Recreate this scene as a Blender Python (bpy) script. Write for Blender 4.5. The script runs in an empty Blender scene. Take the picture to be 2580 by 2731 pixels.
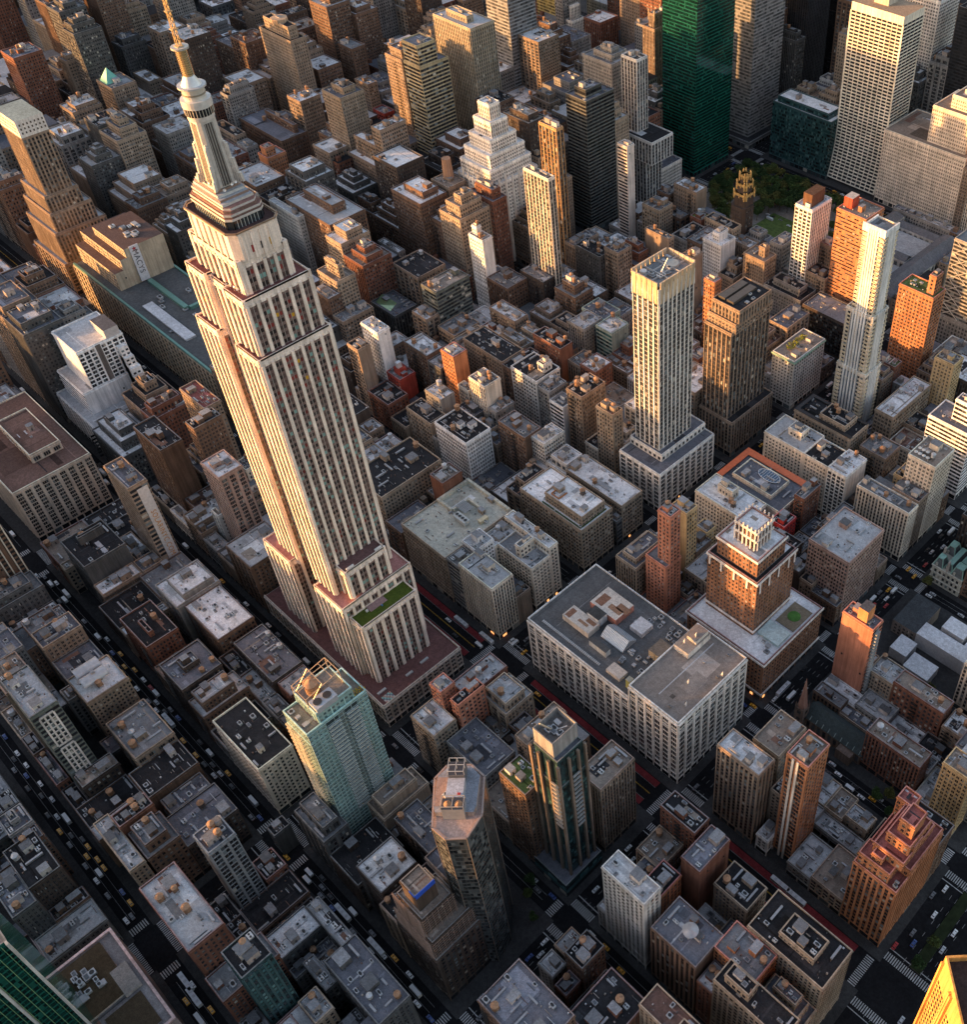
import bpy, math, random
import numpy as np
from mathutils import Vector, Matrix, Euler
R=math.radians
sc=bpy.context.scene
# ---------------------------------------------------------------- camera, sky, sun, exposure
cam_d=bpy.data.cameras.new('camera'); cam=bpy.data.objects.new('camera',cam_d); sc.collection.objects.link(cam)
cam.matrix_world=Matrix([[0.7403126, -0.4679568, 0.4826528, 356.0606349], [0.6722627, 0.5148842, -0.5319371, -233.2631568], [0.0004133, 0.7182692, 0.6957652, 574.6085802], [0.0, 0.0, 0.0, 1.0]])
cam_d.sensor_fit='HORIZONTAL'; cam_d.sensor_width=36.0; cam_d.lens=39.89895
cam_d.shift_x=-0.185685; cam_d.shift_y=-0.040956
cam_d.clip_start=1.0; cam_d.clip_end=30000
sc.camera=cam
SUN_EL=5.5; SUN_AZ=221.0            # degrees; azimuth measured clockwise from +Y (uptown)
w=bpy.data.worlds.new('World'); sc.world=w; w.use_nodes=True
nt=w.node_tree; bg=nt.nodes['Background']; sk=nt.nodes.new('ShaderNodeTexSky')
sk.sky_type='NISHITA'; sk.sun_disc=False; sk.sun_elevation=R(SUN_EL); sk.sun_rotation=R(SUN_AZ)
sk.air_density=1.0; sk.dust_density=1.6; sk.ozone_density=1.0
vm=nt.nodes.new('ShaderNodeVectorMath'); vm.operation='MULTIPLY'; vm.inputs[1].default_value=(1.13,.96,.95); nt.links.new(sk.outputs[0],vm.inputs[0]); nt.links.new(vm.outputs[0],bg.inputs[0]); bg.inputs[1].default_value=0.15
sd=bpy.data.lights.new('sun','SUN'); sd.energy=3.3; sd.angle=R(0.6); sd.color=(1.0,0.49,0.17)
so=bpy.data.objects.new('sun',sd); sc.collection.objects.link(so)
sv=Vector((math.sin(R(SUN_AZ))*math.cos(R(SUN_EL)),math.cos(R(SUN_AZ))*math.cos(R(SUN_EL)),math.sin(R(SUN_EL))))
so.rotation_euler=sv.to_track_quat('Z','Y').to_euler(); so.location=(0,0,900)
sc.view_settings.view_transform='Standard'; sc.view_settings.look='None'; sc.view_settings.gamma=1.0
sc.view_settings.use_curve_mapping=False; sc.view_settings.exposure=2.0
rnd=random.Random(7); nr=np.random.RandomState(5)
COL=sc.collection
# ---------------------------------------------------------------- materials (face colour comes from the mesh attribute "col")
def mat(name,rough=0.85,metal=0.0,spec=0.3,noise=0.25,nscale=0.12,streak=0.0,stain=0.0,fine=0.0,bump=0.0):
    m=bpy.data.materials.new(name); m.use_nodes=True; t=m.node_tree; N=t.nodes; L=t.links; b=N['Principled BSDF']
    b.inputs['Roughness'].default_value=rough; b.inputs['Metallic'].default_value=metal; b.inputs['Specular IOR Level'].default_value=spec
    a=N.new('ShaderNodeAttribute'); a.attribute_name='col'
    out=a.outputs['Color']
    geo=N.new('ShaderNodeNewGeometry')
    def mul(src,fac,lo,hi,f0=0.3,f1=0.7):
        mr=N.new('ShaderNodeMapRange'); mr.inputs[1].default_value=f0; mr.inputs[2].default_value=f1; mr.inputs[3].default_value=lo; mr.inputs[4].default_value=hi
        L.new(fac,mr.inputs[0])
        v=N.new('ShaderNodeVectorMath'); v.operation='SCALE'; L.new(src,v.inputs[0]); L.new(mr.outputs[0],v.inputs['Scale']); return v.outputs[0]
    def nz(scale,det=4,vec=None,rough=0.6):
        n=N.new('ShaderNodeTexNoise'); n.inputs['Scale'].default_value=scale; n.inputs['Detail'].default_value=det; n.inputs['Roughness'].default_value=rough
        L.new(vec or geo.outputs['Position'],n.inputs['Vector']); return n.outputs['Fac']
    if noise: out=mul(out,nz(nscale,5),1-noise,1+noise)
    if streak:
        mp=N.new('ShaderNodeMapping'); mp.inputs['Scale'].default_value=(1,1,0.06); L.new(geo.outputs['Position'],mp.inputs[0])
        out=mul(out,nz(0.55,4,mp.outputs[0]),1-streak,1+streak*0.6)
    if stain:
        out=mul(out,nz(0.45,9,rough=0.8),1-stain,1+stain*0.5,0.42,0.6)
    if fine: out=mul(out,nz(1.6,6,rough=0.7),1-fine,1+fine)
    L.new(out,b.inputs['Base Color'])
    if bump:
        bp=N.new('ShaderNodeBump'); bp.inputs['Strength'].default_value=bump; bp.inputs['Distance'].default_value=0.3; L.new(nz(0.8,6),bp.inputs['Height']); L.new(bp.outputs[0],b.inputs['Normal'])
    return m
M_WALL=mat('masonry',0.92,0,0.06,0.18,0.07,0.34,0,0.16)
M_GLASS=mat('window_glass',0.14,0.0,0.5,0.15,0.2)
M_CURT=mat('curtain_wall_glass',0.10,0.4,0.9,0.25,0.04,bump=0.02)
M_ROOF=mat('roof_membrane',0.95,0,0.04,0.15,0.05,0,0.22,0.28)
M_METAL=mat('painted_metal',0.45,0.35,0.5,0.15,0.5)
M_WOOD=mat('tank_wood',0.8,0,0.2,0.2,1.2,0.3)
M_ROAD=mat('asphalt',0.95,0,0.04,0.3,0.05,0,0.25,0.15)
M_LEAF=mat('foliage',0.8,0,0.08,0.35,0.25)
M_PAINT=mat('car_paint',0.3,0.1,0.6,0,1)
def emis(name,c,s):
    m=bpy.data.materials.new(name); m.use_nodes=True; b=m.node_tree.nodes['Principled BSDF']
    b.inputs['Base Color'].default_value=(*c,1); b.inputs['Emission Color'].default_value=(*c,1); b.inputs['Emission Strength'].default_value=s; return m
M_LAMP=emis('shop_light',(1.0,0.42,0.14),0.4)
MATS=[M_WALL,M_GLASS,M_ROOF,M_METAL,M_CURT,M_WOOD,M_ROAD,M_LEAF,M_PAINT,M_LAMP]
WALL,GLASS,ROOF,METAL,CURT,WOOD,ROAD,LEAF,PAINT,LAMP=range(10)
# ---------------------------------------------------------------- mesh builder: numpy quads
class MB:
    def __init__(s): s.q=[];s.c=[];s.m=[];s.t=[];s.tc=[];s.tm=[]
    def quads(s,v,c,m):
        v=np.asarray(v,float).reshape(-1,4,3); n=len(v)
        if n==0:return
        c=np.asarray(c,float); c=np.broadcast_to(c,(n,3)) if c.ndim==1 else c
        s.q.append(v); s.c.append(c); s.m.append(np.full(n,m,int) if np.isscalar(m) else np.asarray(m))
    def quad(s,a,b,c,d,col,m=WALL): s.quads([[a,b,c,d]],col,m)
    def tri(s,a,b,c,col,m=WALL): s.quads([[a,b,c,c]],col,m)
    def box(s,x0,x1,y0,y1,z0,z1,col,m=WALL,top=None,tm=None,bottom=False):
        f=[[(x0,y0,z0),(x1,y0,z0),(x1,y0,z1),(x0,y0,z1)],[(x1,y0,z0),(x1,y1,z0),(x1,y1,z1),(x1,y0,z1)],
           [(x1,y1,z0),(x0,y1,z0),(x0,y1,z1),(x1,y1,z1)],[(x0,y1,z0),(x0,y0,z0),(x0,y0,z1),(x0,y1,z1)]]
        s.quads(f,col,m)
        s.quads([[(x0,y0,z1),(x1,y0,z1),(x1,y1,z1),(x0,y1,z1)]],col if top is None else top,m if tm is None else tm)
        if bottom: s.quads([[(x0,y1,z0),(x1,y1,z0),(x1,y0,z0),(x0,y0,z0)]],col,m)
    def boxes(s,B,col,m=WALL):   # B: (n,6) x0,x1,y0,y1,z0,z1 vectorised
        B=np.asarray(B,float).reshape(-1,6)
        if len(B)==0:return
        x0,x1,y0,y1,z0,z1=B.T
        P=lambda a,b,c:np.stack([a,b,c],1)
        v=[P(x0,y0,z0),P(x1,y0,z0),P(x1,y1,z0),P(x0,y1,z0),P(x0,y0,z1),P(x1,y0,z1),P(x1,y1,z1),P(x0,y1,z1)]
        for f in((0,1,5,4),(1,2,6,5),(2,3,7,6),(3,0,4,7),(4,5,6,7),(3,2,1,0)):
            s.quads(np.stack([v[i] for i in f],1),col,m)
    def poly_prism(s,P,z0,z1,col,m=WALL,top=None,tm=None,P2=None):
        P2=P2 or P; n=len(P)
        for i in range(n):
            j=(i+1)%n; s.quad((*P[i],z0),(*P[j],z0),(*P2[j],z1),(*P2[i],z1),col,m)
        cx=sum(p[0] for p in P2)/n; cy=sum(p[1] for p in P2)/n
        for i in range(n):
            j=(i+1)%n; s.tri((*P2[i],z1),(*P2[j],z1),(cx,cy,z1),col if top is None else top,m if tm is None else tm)
    def cyl(s,cx,cy,r,z0,z1,col,m=WALL,n=16,r2=None,cap=True,capc=None,cm=None):
        r2=r if r2 is None else r2
        A=[(cx+r*math.cos(2*math.pi*i/n),cy+r*math.sin(2*math.pi*i/n)) for i in range(n)]
        Bp=[(cx+r2*math.cos(2*math.pi*i/n),cy+r2*math.sin(2*math.pi*i/n)) for i in range(n)]
        for i in range(n):
            j=(i+1)%n; s.quad((*A[i],z0),(*A[j],z0),(*Bp[j],z1),(*Bp[i],z1),col,m)
            if cap and r2>0.01: s.tri((*Bp[i],z1),(*Bp[j],z1),(cx,cy,z1),col if capc is None else capc,m if cm is None else cm)
    def bar(s,a,b,r,col,m=METAL):
        a=np.array(a,float);b=np.array(b,float);d=b-a;d/=np.linalg.norm(d)+1e-9
        u=np.cross(d,[0,0,1]) if abs(d[2])<.9 else np.cross(d,[1,0,0]);u/=np.linalg.norm(u);v=np.cross(d,u)
        k=[(u+v)*r,(v-u)*r,(-u-v)*r,(u-v)*r]
        for i in range(4):
            j=(i+1)%4; s.quad(a+k[i],a+k[j],b+k[j],b+k[i],col,m)
        s.quad(b+k[0],b+k[1],b+k[2],b+k[3],col,m)
    def build(s,name,parent=None,loc=None):
        v=np.concatenate(s.q).reshape(-1,3); c=np.concatenate(s.c); m=np.concatenate(s.m); n=len(c)
        if loc is not None: v=v-np.asarray(loc)
        me=bpy.data.meshes.new(name)
        me.vertices.add(4*n); me.vertices.foreach_set('co',v.ravel().astype(np.float32))
        # triangles given as quads with a doubled last vertex
        q=v.reshape(-1,4,3); isT=np.all(q[:,2]==q[:,3],axis=1)
        cnt=np.where(isT,3,4); idx=np.arange(4*n).reshape(-1,4)
        keep=np.ones((n,4),bool); keep[isT,3]=False
        me.loops.add(int(cnt.sum())); me.loops.foreach_set('vertex_index',idx[keep].astype(np.int32))
        me.polygons.add(n); st=np.concatenate([[0],np.cumsum(cnt)[:-1]])
        me.polygons.foreach_set('loop_start',st.astype(np.int32)); me.polygons.foreach_set('loop_total',cnt.astype(np.int32))
        used=sorted(set(m.tolist())); mp={k:i for i,k in enumerate(used)}
        for k in used: me.materials.append(MATS[k])
        me.polygons.foreach_set('material_index',np.array([mp[k] for k in m.tolist()],np.int32))
        at=me.attributes.new('col','FLOAT_COLOR','FACE'); cc=np.ones((n,4),np.float32); cc[:,:3]=np.clip(c,0,1); at.data.foreach_set('color',cc.ravel())
        me.update(calc_edges=True)
        o=bpy.data.objects.new(name,me); COL.objects.link(o)
        if parent is not None: o.parent=parent
        if loc is not None and parent is None: o.location=loc
        return o
def tag(o,label=None,cat=None,group=None,kind=None):
    if label:o['label']=label
    if cat:o['category']=cat
    if group:o['group']=group
    if kind:o['kind']=kind
    return o
def thing(name,label,cat,loc=(0,0,0),group=None):
    o=bpy.data.objects.new(name,None); COL.objects.link(o); o.location=loc; o.empty_display_size=1; return tag(o,label,cat,group)
def child(me,name,parent,loc,scale=(1,1,1),rz=0):
    o=bpy.data.objects.new(name,me); COL.objects.link(o); o.parent=parent; o.location=loc; o.scale=scale; o.rotation_euler=(0,0,rz); return o
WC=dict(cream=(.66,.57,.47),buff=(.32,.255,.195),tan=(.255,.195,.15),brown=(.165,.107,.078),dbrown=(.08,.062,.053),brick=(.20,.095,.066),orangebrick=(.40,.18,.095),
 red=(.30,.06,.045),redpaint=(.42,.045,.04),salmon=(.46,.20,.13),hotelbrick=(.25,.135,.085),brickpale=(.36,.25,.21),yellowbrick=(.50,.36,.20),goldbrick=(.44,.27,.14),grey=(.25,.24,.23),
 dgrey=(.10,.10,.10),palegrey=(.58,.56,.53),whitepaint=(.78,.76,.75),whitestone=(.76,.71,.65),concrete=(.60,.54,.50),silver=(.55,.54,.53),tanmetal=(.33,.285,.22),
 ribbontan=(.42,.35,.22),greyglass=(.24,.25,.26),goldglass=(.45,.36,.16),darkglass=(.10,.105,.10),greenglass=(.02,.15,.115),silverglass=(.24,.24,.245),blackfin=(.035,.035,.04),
 tealglass=(.05,.11,.12),greenish=(.30,.36,.33),darkbalc=(.12,.13,.115),darkteal=(.045,.085,.09),aqua=(.36,.54,.51),lime=(.76,.64,.55),lamp=(.2,.2,.2))
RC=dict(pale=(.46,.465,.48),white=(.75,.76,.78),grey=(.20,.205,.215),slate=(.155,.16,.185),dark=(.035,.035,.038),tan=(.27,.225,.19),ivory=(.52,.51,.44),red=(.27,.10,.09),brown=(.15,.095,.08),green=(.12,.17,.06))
PAL={'n':([(.022,.024,.028),(.035,.038,.043),(.07,.08,.088),(.15,.18,.19),(.40,.38,.33)],[.46,.28,.15,.07,.04]),
 'green':([(.006,.035,.028),(.010,.06,.046),(.006,.02,.018),(.02,.12,.09)],[.4,.25,.27,.08]),
 'silver':([(.10,.105,.11),(.18,.185,.19),(.06,.062,.065)],[.4,.3,.3]),
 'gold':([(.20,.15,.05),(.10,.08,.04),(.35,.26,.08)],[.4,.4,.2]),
 'smoke':([(.03,.034,.034),(.07,.078,.078),(.012,.013,.014),(.13,.14,.14)],[.4,.3,.2,.1]),
 'black':([(.015,.016,.018),(.025,.027,.03)],[.6,.4]),
 'teal':([(.02,.06,.065),(.04,.11,.115),(.015,.022,.025),(.10,.20,.20)],[.35,.25,.25,.15]),
 'aqua':([(.05,.085,.09),(.16,.27,.26),(.10,.12,.12)],[.5,.25,.25]),
 'esb':([(.035,.028,.028),(.11,.075,.068),(.19,.33,.30),(.16,.035,.03),(.075,.058,.054)],[.44,.22,.13,.03,.18])}
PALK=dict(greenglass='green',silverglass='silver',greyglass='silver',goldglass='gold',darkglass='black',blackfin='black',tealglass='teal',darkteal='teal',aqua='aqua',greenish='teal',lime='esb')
def pal(key,n):
    C,p=PAL[key]; i=nr.choice(len(C),n,p=p); a=np.array(C)[i]; return a*nr.uniform(.8,1.2,(n,1))
# ---------------------------------------------------------------- facades
# a face: P(u,z,d) -> world; u along the face, d outwards
def mapper(side,x0,x1,y0,y1):
    if side=='S': return (lambda u,z,d:np.stack([x0+u,y0-d+0*u,z+0*u],-1)),x1-x0
    if side=='E': return (lambda u,z,d:np.stack([x1+d+0*u,y0+u,z+0*u],-1)),y1-y0
    if side=='N': return (lambda u,z,d:np.stack([x1-u,y1+d+0*u,z+0*u],-1)),x1-x0
    if side=='W': return (lambda u,z,d:np.stack([x0-d+0*u,y1-u,z+0*u],-1)),y1-y0
def rects(mb,P,u0,u1,z0,z1,d,col,m):
    u0=np.atleast_1d(np.asarray(u0,float)).ravel();u1=np.atleast_1d(u1).ravel();z0=np.atleast_1d(z0).ravel();z1=np.atleast_1d(z1).ravel()
    u0,u1,z0,z1=np.broadcast_arrays(u0,u1,z0,z1)
    mb.quads(np.stack([P(u0,z0,d),P(u1,z0,d),P(u1,z1,d),P(u0,z1,d)],1),col,m)
def slabs(mb,P,u0,u1,z0,z1,d,col,m=WALL):   # protruding boxes on a face
    u0,u1,z0,z1=[np.atleast_1d(np.asarray(a,float)).ravel() for a in np.broadcast_arrays(u0,u1,z0,z1)]
    a=[P(u0,z0,0),P(u1,z0,0),P(u1,z1,0),P(u0,z1,0)]; b=[P(u0,z0,d),P(u1,z0,d),P(u1,z1,d),P(u0,z1,d)]
    mb.quads(np.stack(b,1),col,m)
    for i,j in((0,1),(1,2),(2,3),(3,0)): mb.quads(np.stack([a[i],a[j],b[j],b[i]],1),col,m)
def facade(mb,side,x0,x1,y0,y1,z0,z1,style,wall,pk='n',bay=3.1,fl=3.6,street=False,top=1.6,trim=None,hw=None):
    P,w=mapper(side,x0,x1,y0,y1); h=z1-z0
    if w<2.5 or h<3: return
    wall=np.array(wall); trim=wall*1.1 if trim is None else np.array(trim)
    za=z0+(5.2 if street else 0.6)
    if street and style!='b':      # shop fronts: shopfronts between piers
        n=max(1,int(w/5.5)); e=np.linspace(0,w,n+1); lit=nr.rand(n)<.0
        rects(mb,P,e[:-1]+.5,e[1:]-.5,z0+.3,z0+4.1,.06,pal('n',n)*.8,GLASS)
        slabs(mb,P,0.02,w-0.02,z0+4.6,z0+5.1,.25,trim)
    zt=z1-top
    nf=max(1,int(round((zt-za)/fl))); f=(zt-za)/nf
    zz=za+np.arange(nf)*f
    if style=='b':
        k=int(w*h/700)
        if k>0:
            u=nr.uniform(1.5,max(1.6,w-3),k); z=zz[nr.randint(0,nf,k)]+1
            rects(mb,P,u,u+1.2,z,z+1.6,.05,pal('n',k),GLASS)
        return
    if style=='p':
        nb=max(1,int(w/bay)); m=(w-nb*bay)/2; ub=m+np.arange(nb)*bay
        U,Z=np.meshgrid(ub,zz); n=U.size; ww=(hw or .5)*bay
        typ=rnd.random(); a=U.ravel()+(bay-ww)/2; b=U.ravel()+(bay+ww)/2; c0=pal(pk,n)
        if typ<.35:
            m_=(a+b)/2; rects(mb,P,a,m_-.1,Z.ravel()+f*.22,Z.ravel()+f*.76,.05,c0,GLASS); rects(mb,P,m_+.1,b,Z.ravel()+f*.22,Z.ravel()+f*.76,.05,pal(pk,n),GLASS)
        else:
            rects(mb,P,a,b,Z.ravel()+f*.22,Z.ravel()+f*.76,.05,c0,GLASS)
            if typ<.6: rects(mb,P,a,b,Z.ravel()+f*.22,Z.ravel()+f*.24+.12,.09,trim*1.05,WALL)
            # drawn blinds cover the upper part of some panes
            q=nr.rand(n)<.13; 
            if q.any(): rects(mb,P,a[q]+.05,b[q]-.05,Z.ravel()[q]+f*.5,Z.ravel()[q]+f*.75,.07,np.array((.24,.225,.20))*nr.uniform(.4,1.3,(int(q.sum()),1)),WALL)
        if typ>.5 and nb>4:
            e=m+np.arange(0,nb+1,3)*bay; slabs(mb,P,np.clip(e-.22,.02,w-.02),np.clip(e+.22,.02,w-.02),za,zt,.28,trim)
        if nf>5:
            slabs(mb,P,0.02,w-.02,za+f*2-.35,za+f*2,.22,trim)
            if nf>9: slabs(mb,P,0.02,w-.02,za+f*(nf-2)-.35,za+f*(nf-2),.22,trim)
        # blinds and sills
    elif style=='W':
        nb=max(2,int(round(w/4.2))); b=w/nb; e=np.arange(nb)*b; rects(mb,P,e+b*.1,e+b*.9,za,zt,.02,wall*.42,WALL)
        for k in(0,1):
            U,Z=np.meshgrid(e+b*(.13+.38*k),zz)
            rects(mb,P,U.ravel(),U.ravel()+b*.35,Z.ravel()+f*.16,Z.ravel()+f*.94,.05,pal(pk,U.size),GLASS)
        e=np.arange(nb+1)*b; slabs(mb,P,np.clip(e-.11*b,.02,w-.02),np.clip(e+.11*b,.02,w-.02),za-.4,zt+.5,.55,trim)
    elif style=='v':
        nb=max(2,int(round(w/bay))); b=w/nb; ub=np.arange(nb)*b
        rects(mb,P,ub+.2*b,ub+.8*b,za,zt-.3,.02,wall*.55,WALL)
        U,Z=np.meshgrid(ub,zz)
        rects(mb,P,U.ravel()+.24*b,U.ravel()+.76*b,Z.ravel()+f*.25,Z.ravel()+f*.85,.05,pal(pk,U.size),GLASS)
        e=np.arange(nb+1)*b; a=np.clip(e-.2*b,0.02,w-.02); c=np.clip(e+.2*b,.02,w-.02)
        slabs(mb,P,a,c,za,zt+.4,.35,trim)
    elif style=='R':
        n2=max(1,int(w/2.2)); ub=np.linspace(.3,w-.3,n2+1); U,Z=np.meshgrid(ub[:-1],zz); du=ub[1]-ub[0]; q=(nr.rand(U.size)<.8)
        rects(mb,P,(U.ravel()+.05)[q],(U.ravel()+du-.05)[q],(Z.ravel()+f*.5)[q],(Z.ravel()+f*.88)[q],.04,pal(pk,int(q.sum()))*.7,GLASS)
        rects(mb,P,.02,w-.02,zz+f*.97,zz+f,.05,wall*.6,WALL)
    elif style=='r':
        n2=max(1,int(w/3.2)); ub=np.linspace(.3,w-.3,n2+1); U,Z=np.meshgrid(ub[:-1],zz); du=ub[1]-ub[0]
        rects(mb,P,U.ravel()+.05,U.ravel()+du-.05,Z.ravel()+f*.38,Z.ravel()+f*.98,.04,pal(pk,U.size),GLASS)
        slabs(mb,P,.02,w-.02,zz,zz+f*.38,.22,trim)
    elif style=='g':
        b=1.9; nb=max(2,int(round(w/b))); b=w/nb; U,Z=np.meshgrid(np.arange(nb)*b,zz); n=U.size
        rects(mb,P,U.ravel()+.08,U.ravel()+b-.08,Z.ravel()+.08,Z.ravel()+f*.30,.04,wall*nr.uniform(.75,1.2,(n,1)),CURT)
        rects(mb,P,U.ravel()+.08,U.ravel()+b-.08,Z.ravel()+f*.32,Z.ravel()+f-.04,.05,pal(pk,n),CURT)
    elif style=='G':
        bb=hw or 4.4; nb=max(2,int(round(w/bb))); b=w/nb; f2=fl if fl!=3.6 else 3.9; nf=max(1,int(round((zt-za)/f2))); f=(zt-za)/nf; zz=za+np.arange(nf)*f
        U,Z=np.meshgrid(np.arange(nb)*b,zz)
        rects(mb,P,U.ravel()+.15*b,U.ravel()+.49*b,Z.ravel()+f*.2,Z.ravel()+f*.88,.03,pal('n',U.size)*.8,GLASS)
        rects(mb,P,U.ravel()+.51*b,U.ravel()+.85*b,Z.ravel()+f*.2,Z.ravel()+f*.88,.03,pal('n',U.size)*.8,GLASS)
        e=np.arange(nb+1)*b; slabs(mb,P,np.clip(e-.11*b,.02,w-.02),np.clip(e+.11*b,.02,w-.02),za,zt+.3,.45,trim)
        slabs(mb,P,.03,w-.03,zz,zz+f*.16,.3,trim)
    elif style=='V':
        nb=max(2,int(round(w/6.5))); b=w/nb; ub=np.arange(nb)*b
        for k in range(3):
            U,Z=np.meshgrid(ub+b*(.2+.21*k),zz)
            rects(mb,P,U.ravel(),U.ravel()+b*.18,Z.ravel()+f*.15,Z.ravel()+f*.85,.05,pal(pk,U.size),GLASS)
        e=np.arange(nb+1)*b; slabs(mb,P,np.clip(e-.13*b,.02,w-.02),np.clip(e+.13*b,.02,w-.02),za,zt+.4,.5,trim)
# ---------------------------------------------------------------- shared roof furniture
def proto_mesh(f,name):
    mb=MB(); f(mb); o=mb.build(name); me=o.data; bpy.data.objects.remove(o); return me
def _ac(mb):
    mb.box(-.5,.5,-.5,.5,.12,1,(.42,.43,.44),METAL); mb.cyl(0,0,.36,1.0,1.1,(.2,.2,.2),METAL,12,capc=(.03,.03,.03)); mb.box(-.45,.45,-.45,.45,0,.12,(.1,.1,.1),METAL)
def _ac2(mb):
    mb.box(-.5,.5,-.5,.5,.1,.9,(.55,.55,.54),METAL)
    for i in(-.25,.25): mb.cyl(i,0,.2,.9,1.0,(.25,.25,.25),METAL,10,capc=(.04,.04,.04))
    mb.box(-.52,.52,-.4,-.35,.2,.7,(.1,.1,.1),METAL)
def _hatch(mb): mb.box(-.5,.5,-.5,.5,0,.8,(.24,.22,.2),METAL,top=(.28,.28,.29)); mb.box(-.3,.3,-.3,.3,.8,.95,(.10,.11,.12),GLASS)
def _duct(mb): mb.box(-.5,.5,-.5,.5,.3,1,(.36,.36,.37),METAL); mb.box(-.35,-.2,-.5,.5,0,.3,(.2,.2,.2),METAL); mb.box(.2,.35,-.5,.5,0,.3,(.2,.2,.2),METAL)
AC=[proto_mesh(_ac,'air_unit'),proto_mesh(_ac2,'air_unit'),proto_mesh(_hatch,'roof_hatch'),proto_mesh(_duct,'duct')]
ACN=['air_unit','air_unit','roof_hatch','duct']
def _barrel(c):
    def f(mb):
        mb.cyl(0,0,1,0,1.9,c,WOOD,18)
        for z in(.25,.7,1.15,1.6): mb.cyl(0,0,1.03,z,z+.05,tuple(k*.45 for k in c),METAL,18,cap=False)
    return f
T_W=proto_mesh(_barrel((.30,.175,.105)),'tank'); T_S=proto_mesh(_barrel((.42,.43,.44)),'tank'); T_D=proto_mesh(_barrel((.12,.10,.09)),'tank')
C_W=proto_mesh(lambda mb:mb.cyl(0,0,1.12,0,.62,(.38,.225,.135),WOOD,18,r2=.03),'conical_cap')
C_S=proto_mesh(lambda mb:mb.cyl(0,0,1.1,0,.5,(.48,.49,.50),METAL,18,r2=.03),'conical_cap')
C_D=proto_mesh(lambda mb:mb.cyl(0,0,1.12,0,.6,(.34,.20,.12),WOOD,18,r2=.03),'conical_cap')
def _legs(mb):
    for a in(-.7,.7):
        for b in(-.7,.7): mb.box(a-.06,a+.06,b-.06,b+.06,0,1,(.1,.08,.07),METAL)
    mb.box(-.95,.95,-.95,.95,.94,1,(.12,.1,.09),METAL,bottom=True)
    for s in(-1,1):
        mb.bar((-.7,.7*s,.05),(.7,.7*s,.9),.035,(.1,.08,.07)); mb.bar((.7*s,-.7,.9),(.7*s,.7,.05),.035,(.1,.08,.07))
T_L=proto_mesh(_legs,'steel_stand')
def water_tank(x,y,z,label,kind='w',r=2.1,leg=3.0):
    t=thing('water_tank',label,'water tank',(x,y,z),'rooftop water tanks')
    tm,cm={'w':(T_W,C_W),'s':(T_S,C_S),'d':(T_D,C_D)}[kind]
    child(T_L,'steel_stand',t,(0,0,0),(r,r,leg)); child(tm,'tank',t,(0,0,leg),(r,r,r)); child(cm,'conical_cap',t,(0,0,leg+1.9*r),(r,r,r))
    return t
def roofdeck(mb,x0,x1,y0,y1,z,rc,wc,ph=1.1,pt=.45,patch=True):
    rc=np.asarray(rc,float); mb.quad((x0,y0,z),(x1,y0,z),(x1,y1,z),(x0,y1,z),rc,ROOF)
    wc=np.array(wc)*.95; W,D=x1-x0,y1-y0
    if patch and W>7 and D>7:
        for k in range(rnd.randint(2,4+int(W*D/260))):
            a=rnd.uniform(1.5,W*.45); b=rnd.uniform(1.5,D*.45)
            if rnd.random()<.35: a,b=(rnd.uniform(.5,1.1),D*.8) if rnd.random()<.5 else (W*.8,rnd.uniform(.5,1.1))
            px=rnd.uniform(x0+.6,x1-a-.6); py=rnd.uniform(y0+.6,y1-b-.6); zz=z+.012*(k+1)
            c=np.clip(rc*rnd.choice((.45,.7,.8,1.25,1.5,1.7)),0.02,.7) if rnd.random()<.8 else np.array(rnd.choice(((.5,.5,.52),(.05,.05,.055),(.22,.13,.10),(.3,.26,.22))))
            mb.quad((px,py,zz),(px+a,py,zz),(px+a,py+b,zz),(px,py+b,zz),c,ROOF)
    mb.boxes([[x0,x1,y0,y0+pt,z,z+ph],[x0,x1,y1-pt,y1,z,z+ph],[x0,x0+pt,y0+pt,y1-pt,z,z+ph],[x1-pt,x1,y0+pt,y1-pt,z,z+ph]],wc,WALL)
    cc=np.clip(np.maximum(wc*1.5,.22),0,.75); t=z+ph+.01; e=.06
    mb.boxes([[x0-e,x1+e,y0-e,y0+pt+e,t,t+.14],[x0-e,x1+e,y1-pt-e,y1+e,t,t+.14],[x0-e,x0+pt+e,y0+pt+e,y1-pt-e,t,t+.14],[x1-pt-e,x1+e,y0+pt+e,y1-pt-e,t,t+.14]],cc,WALL)
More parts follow.
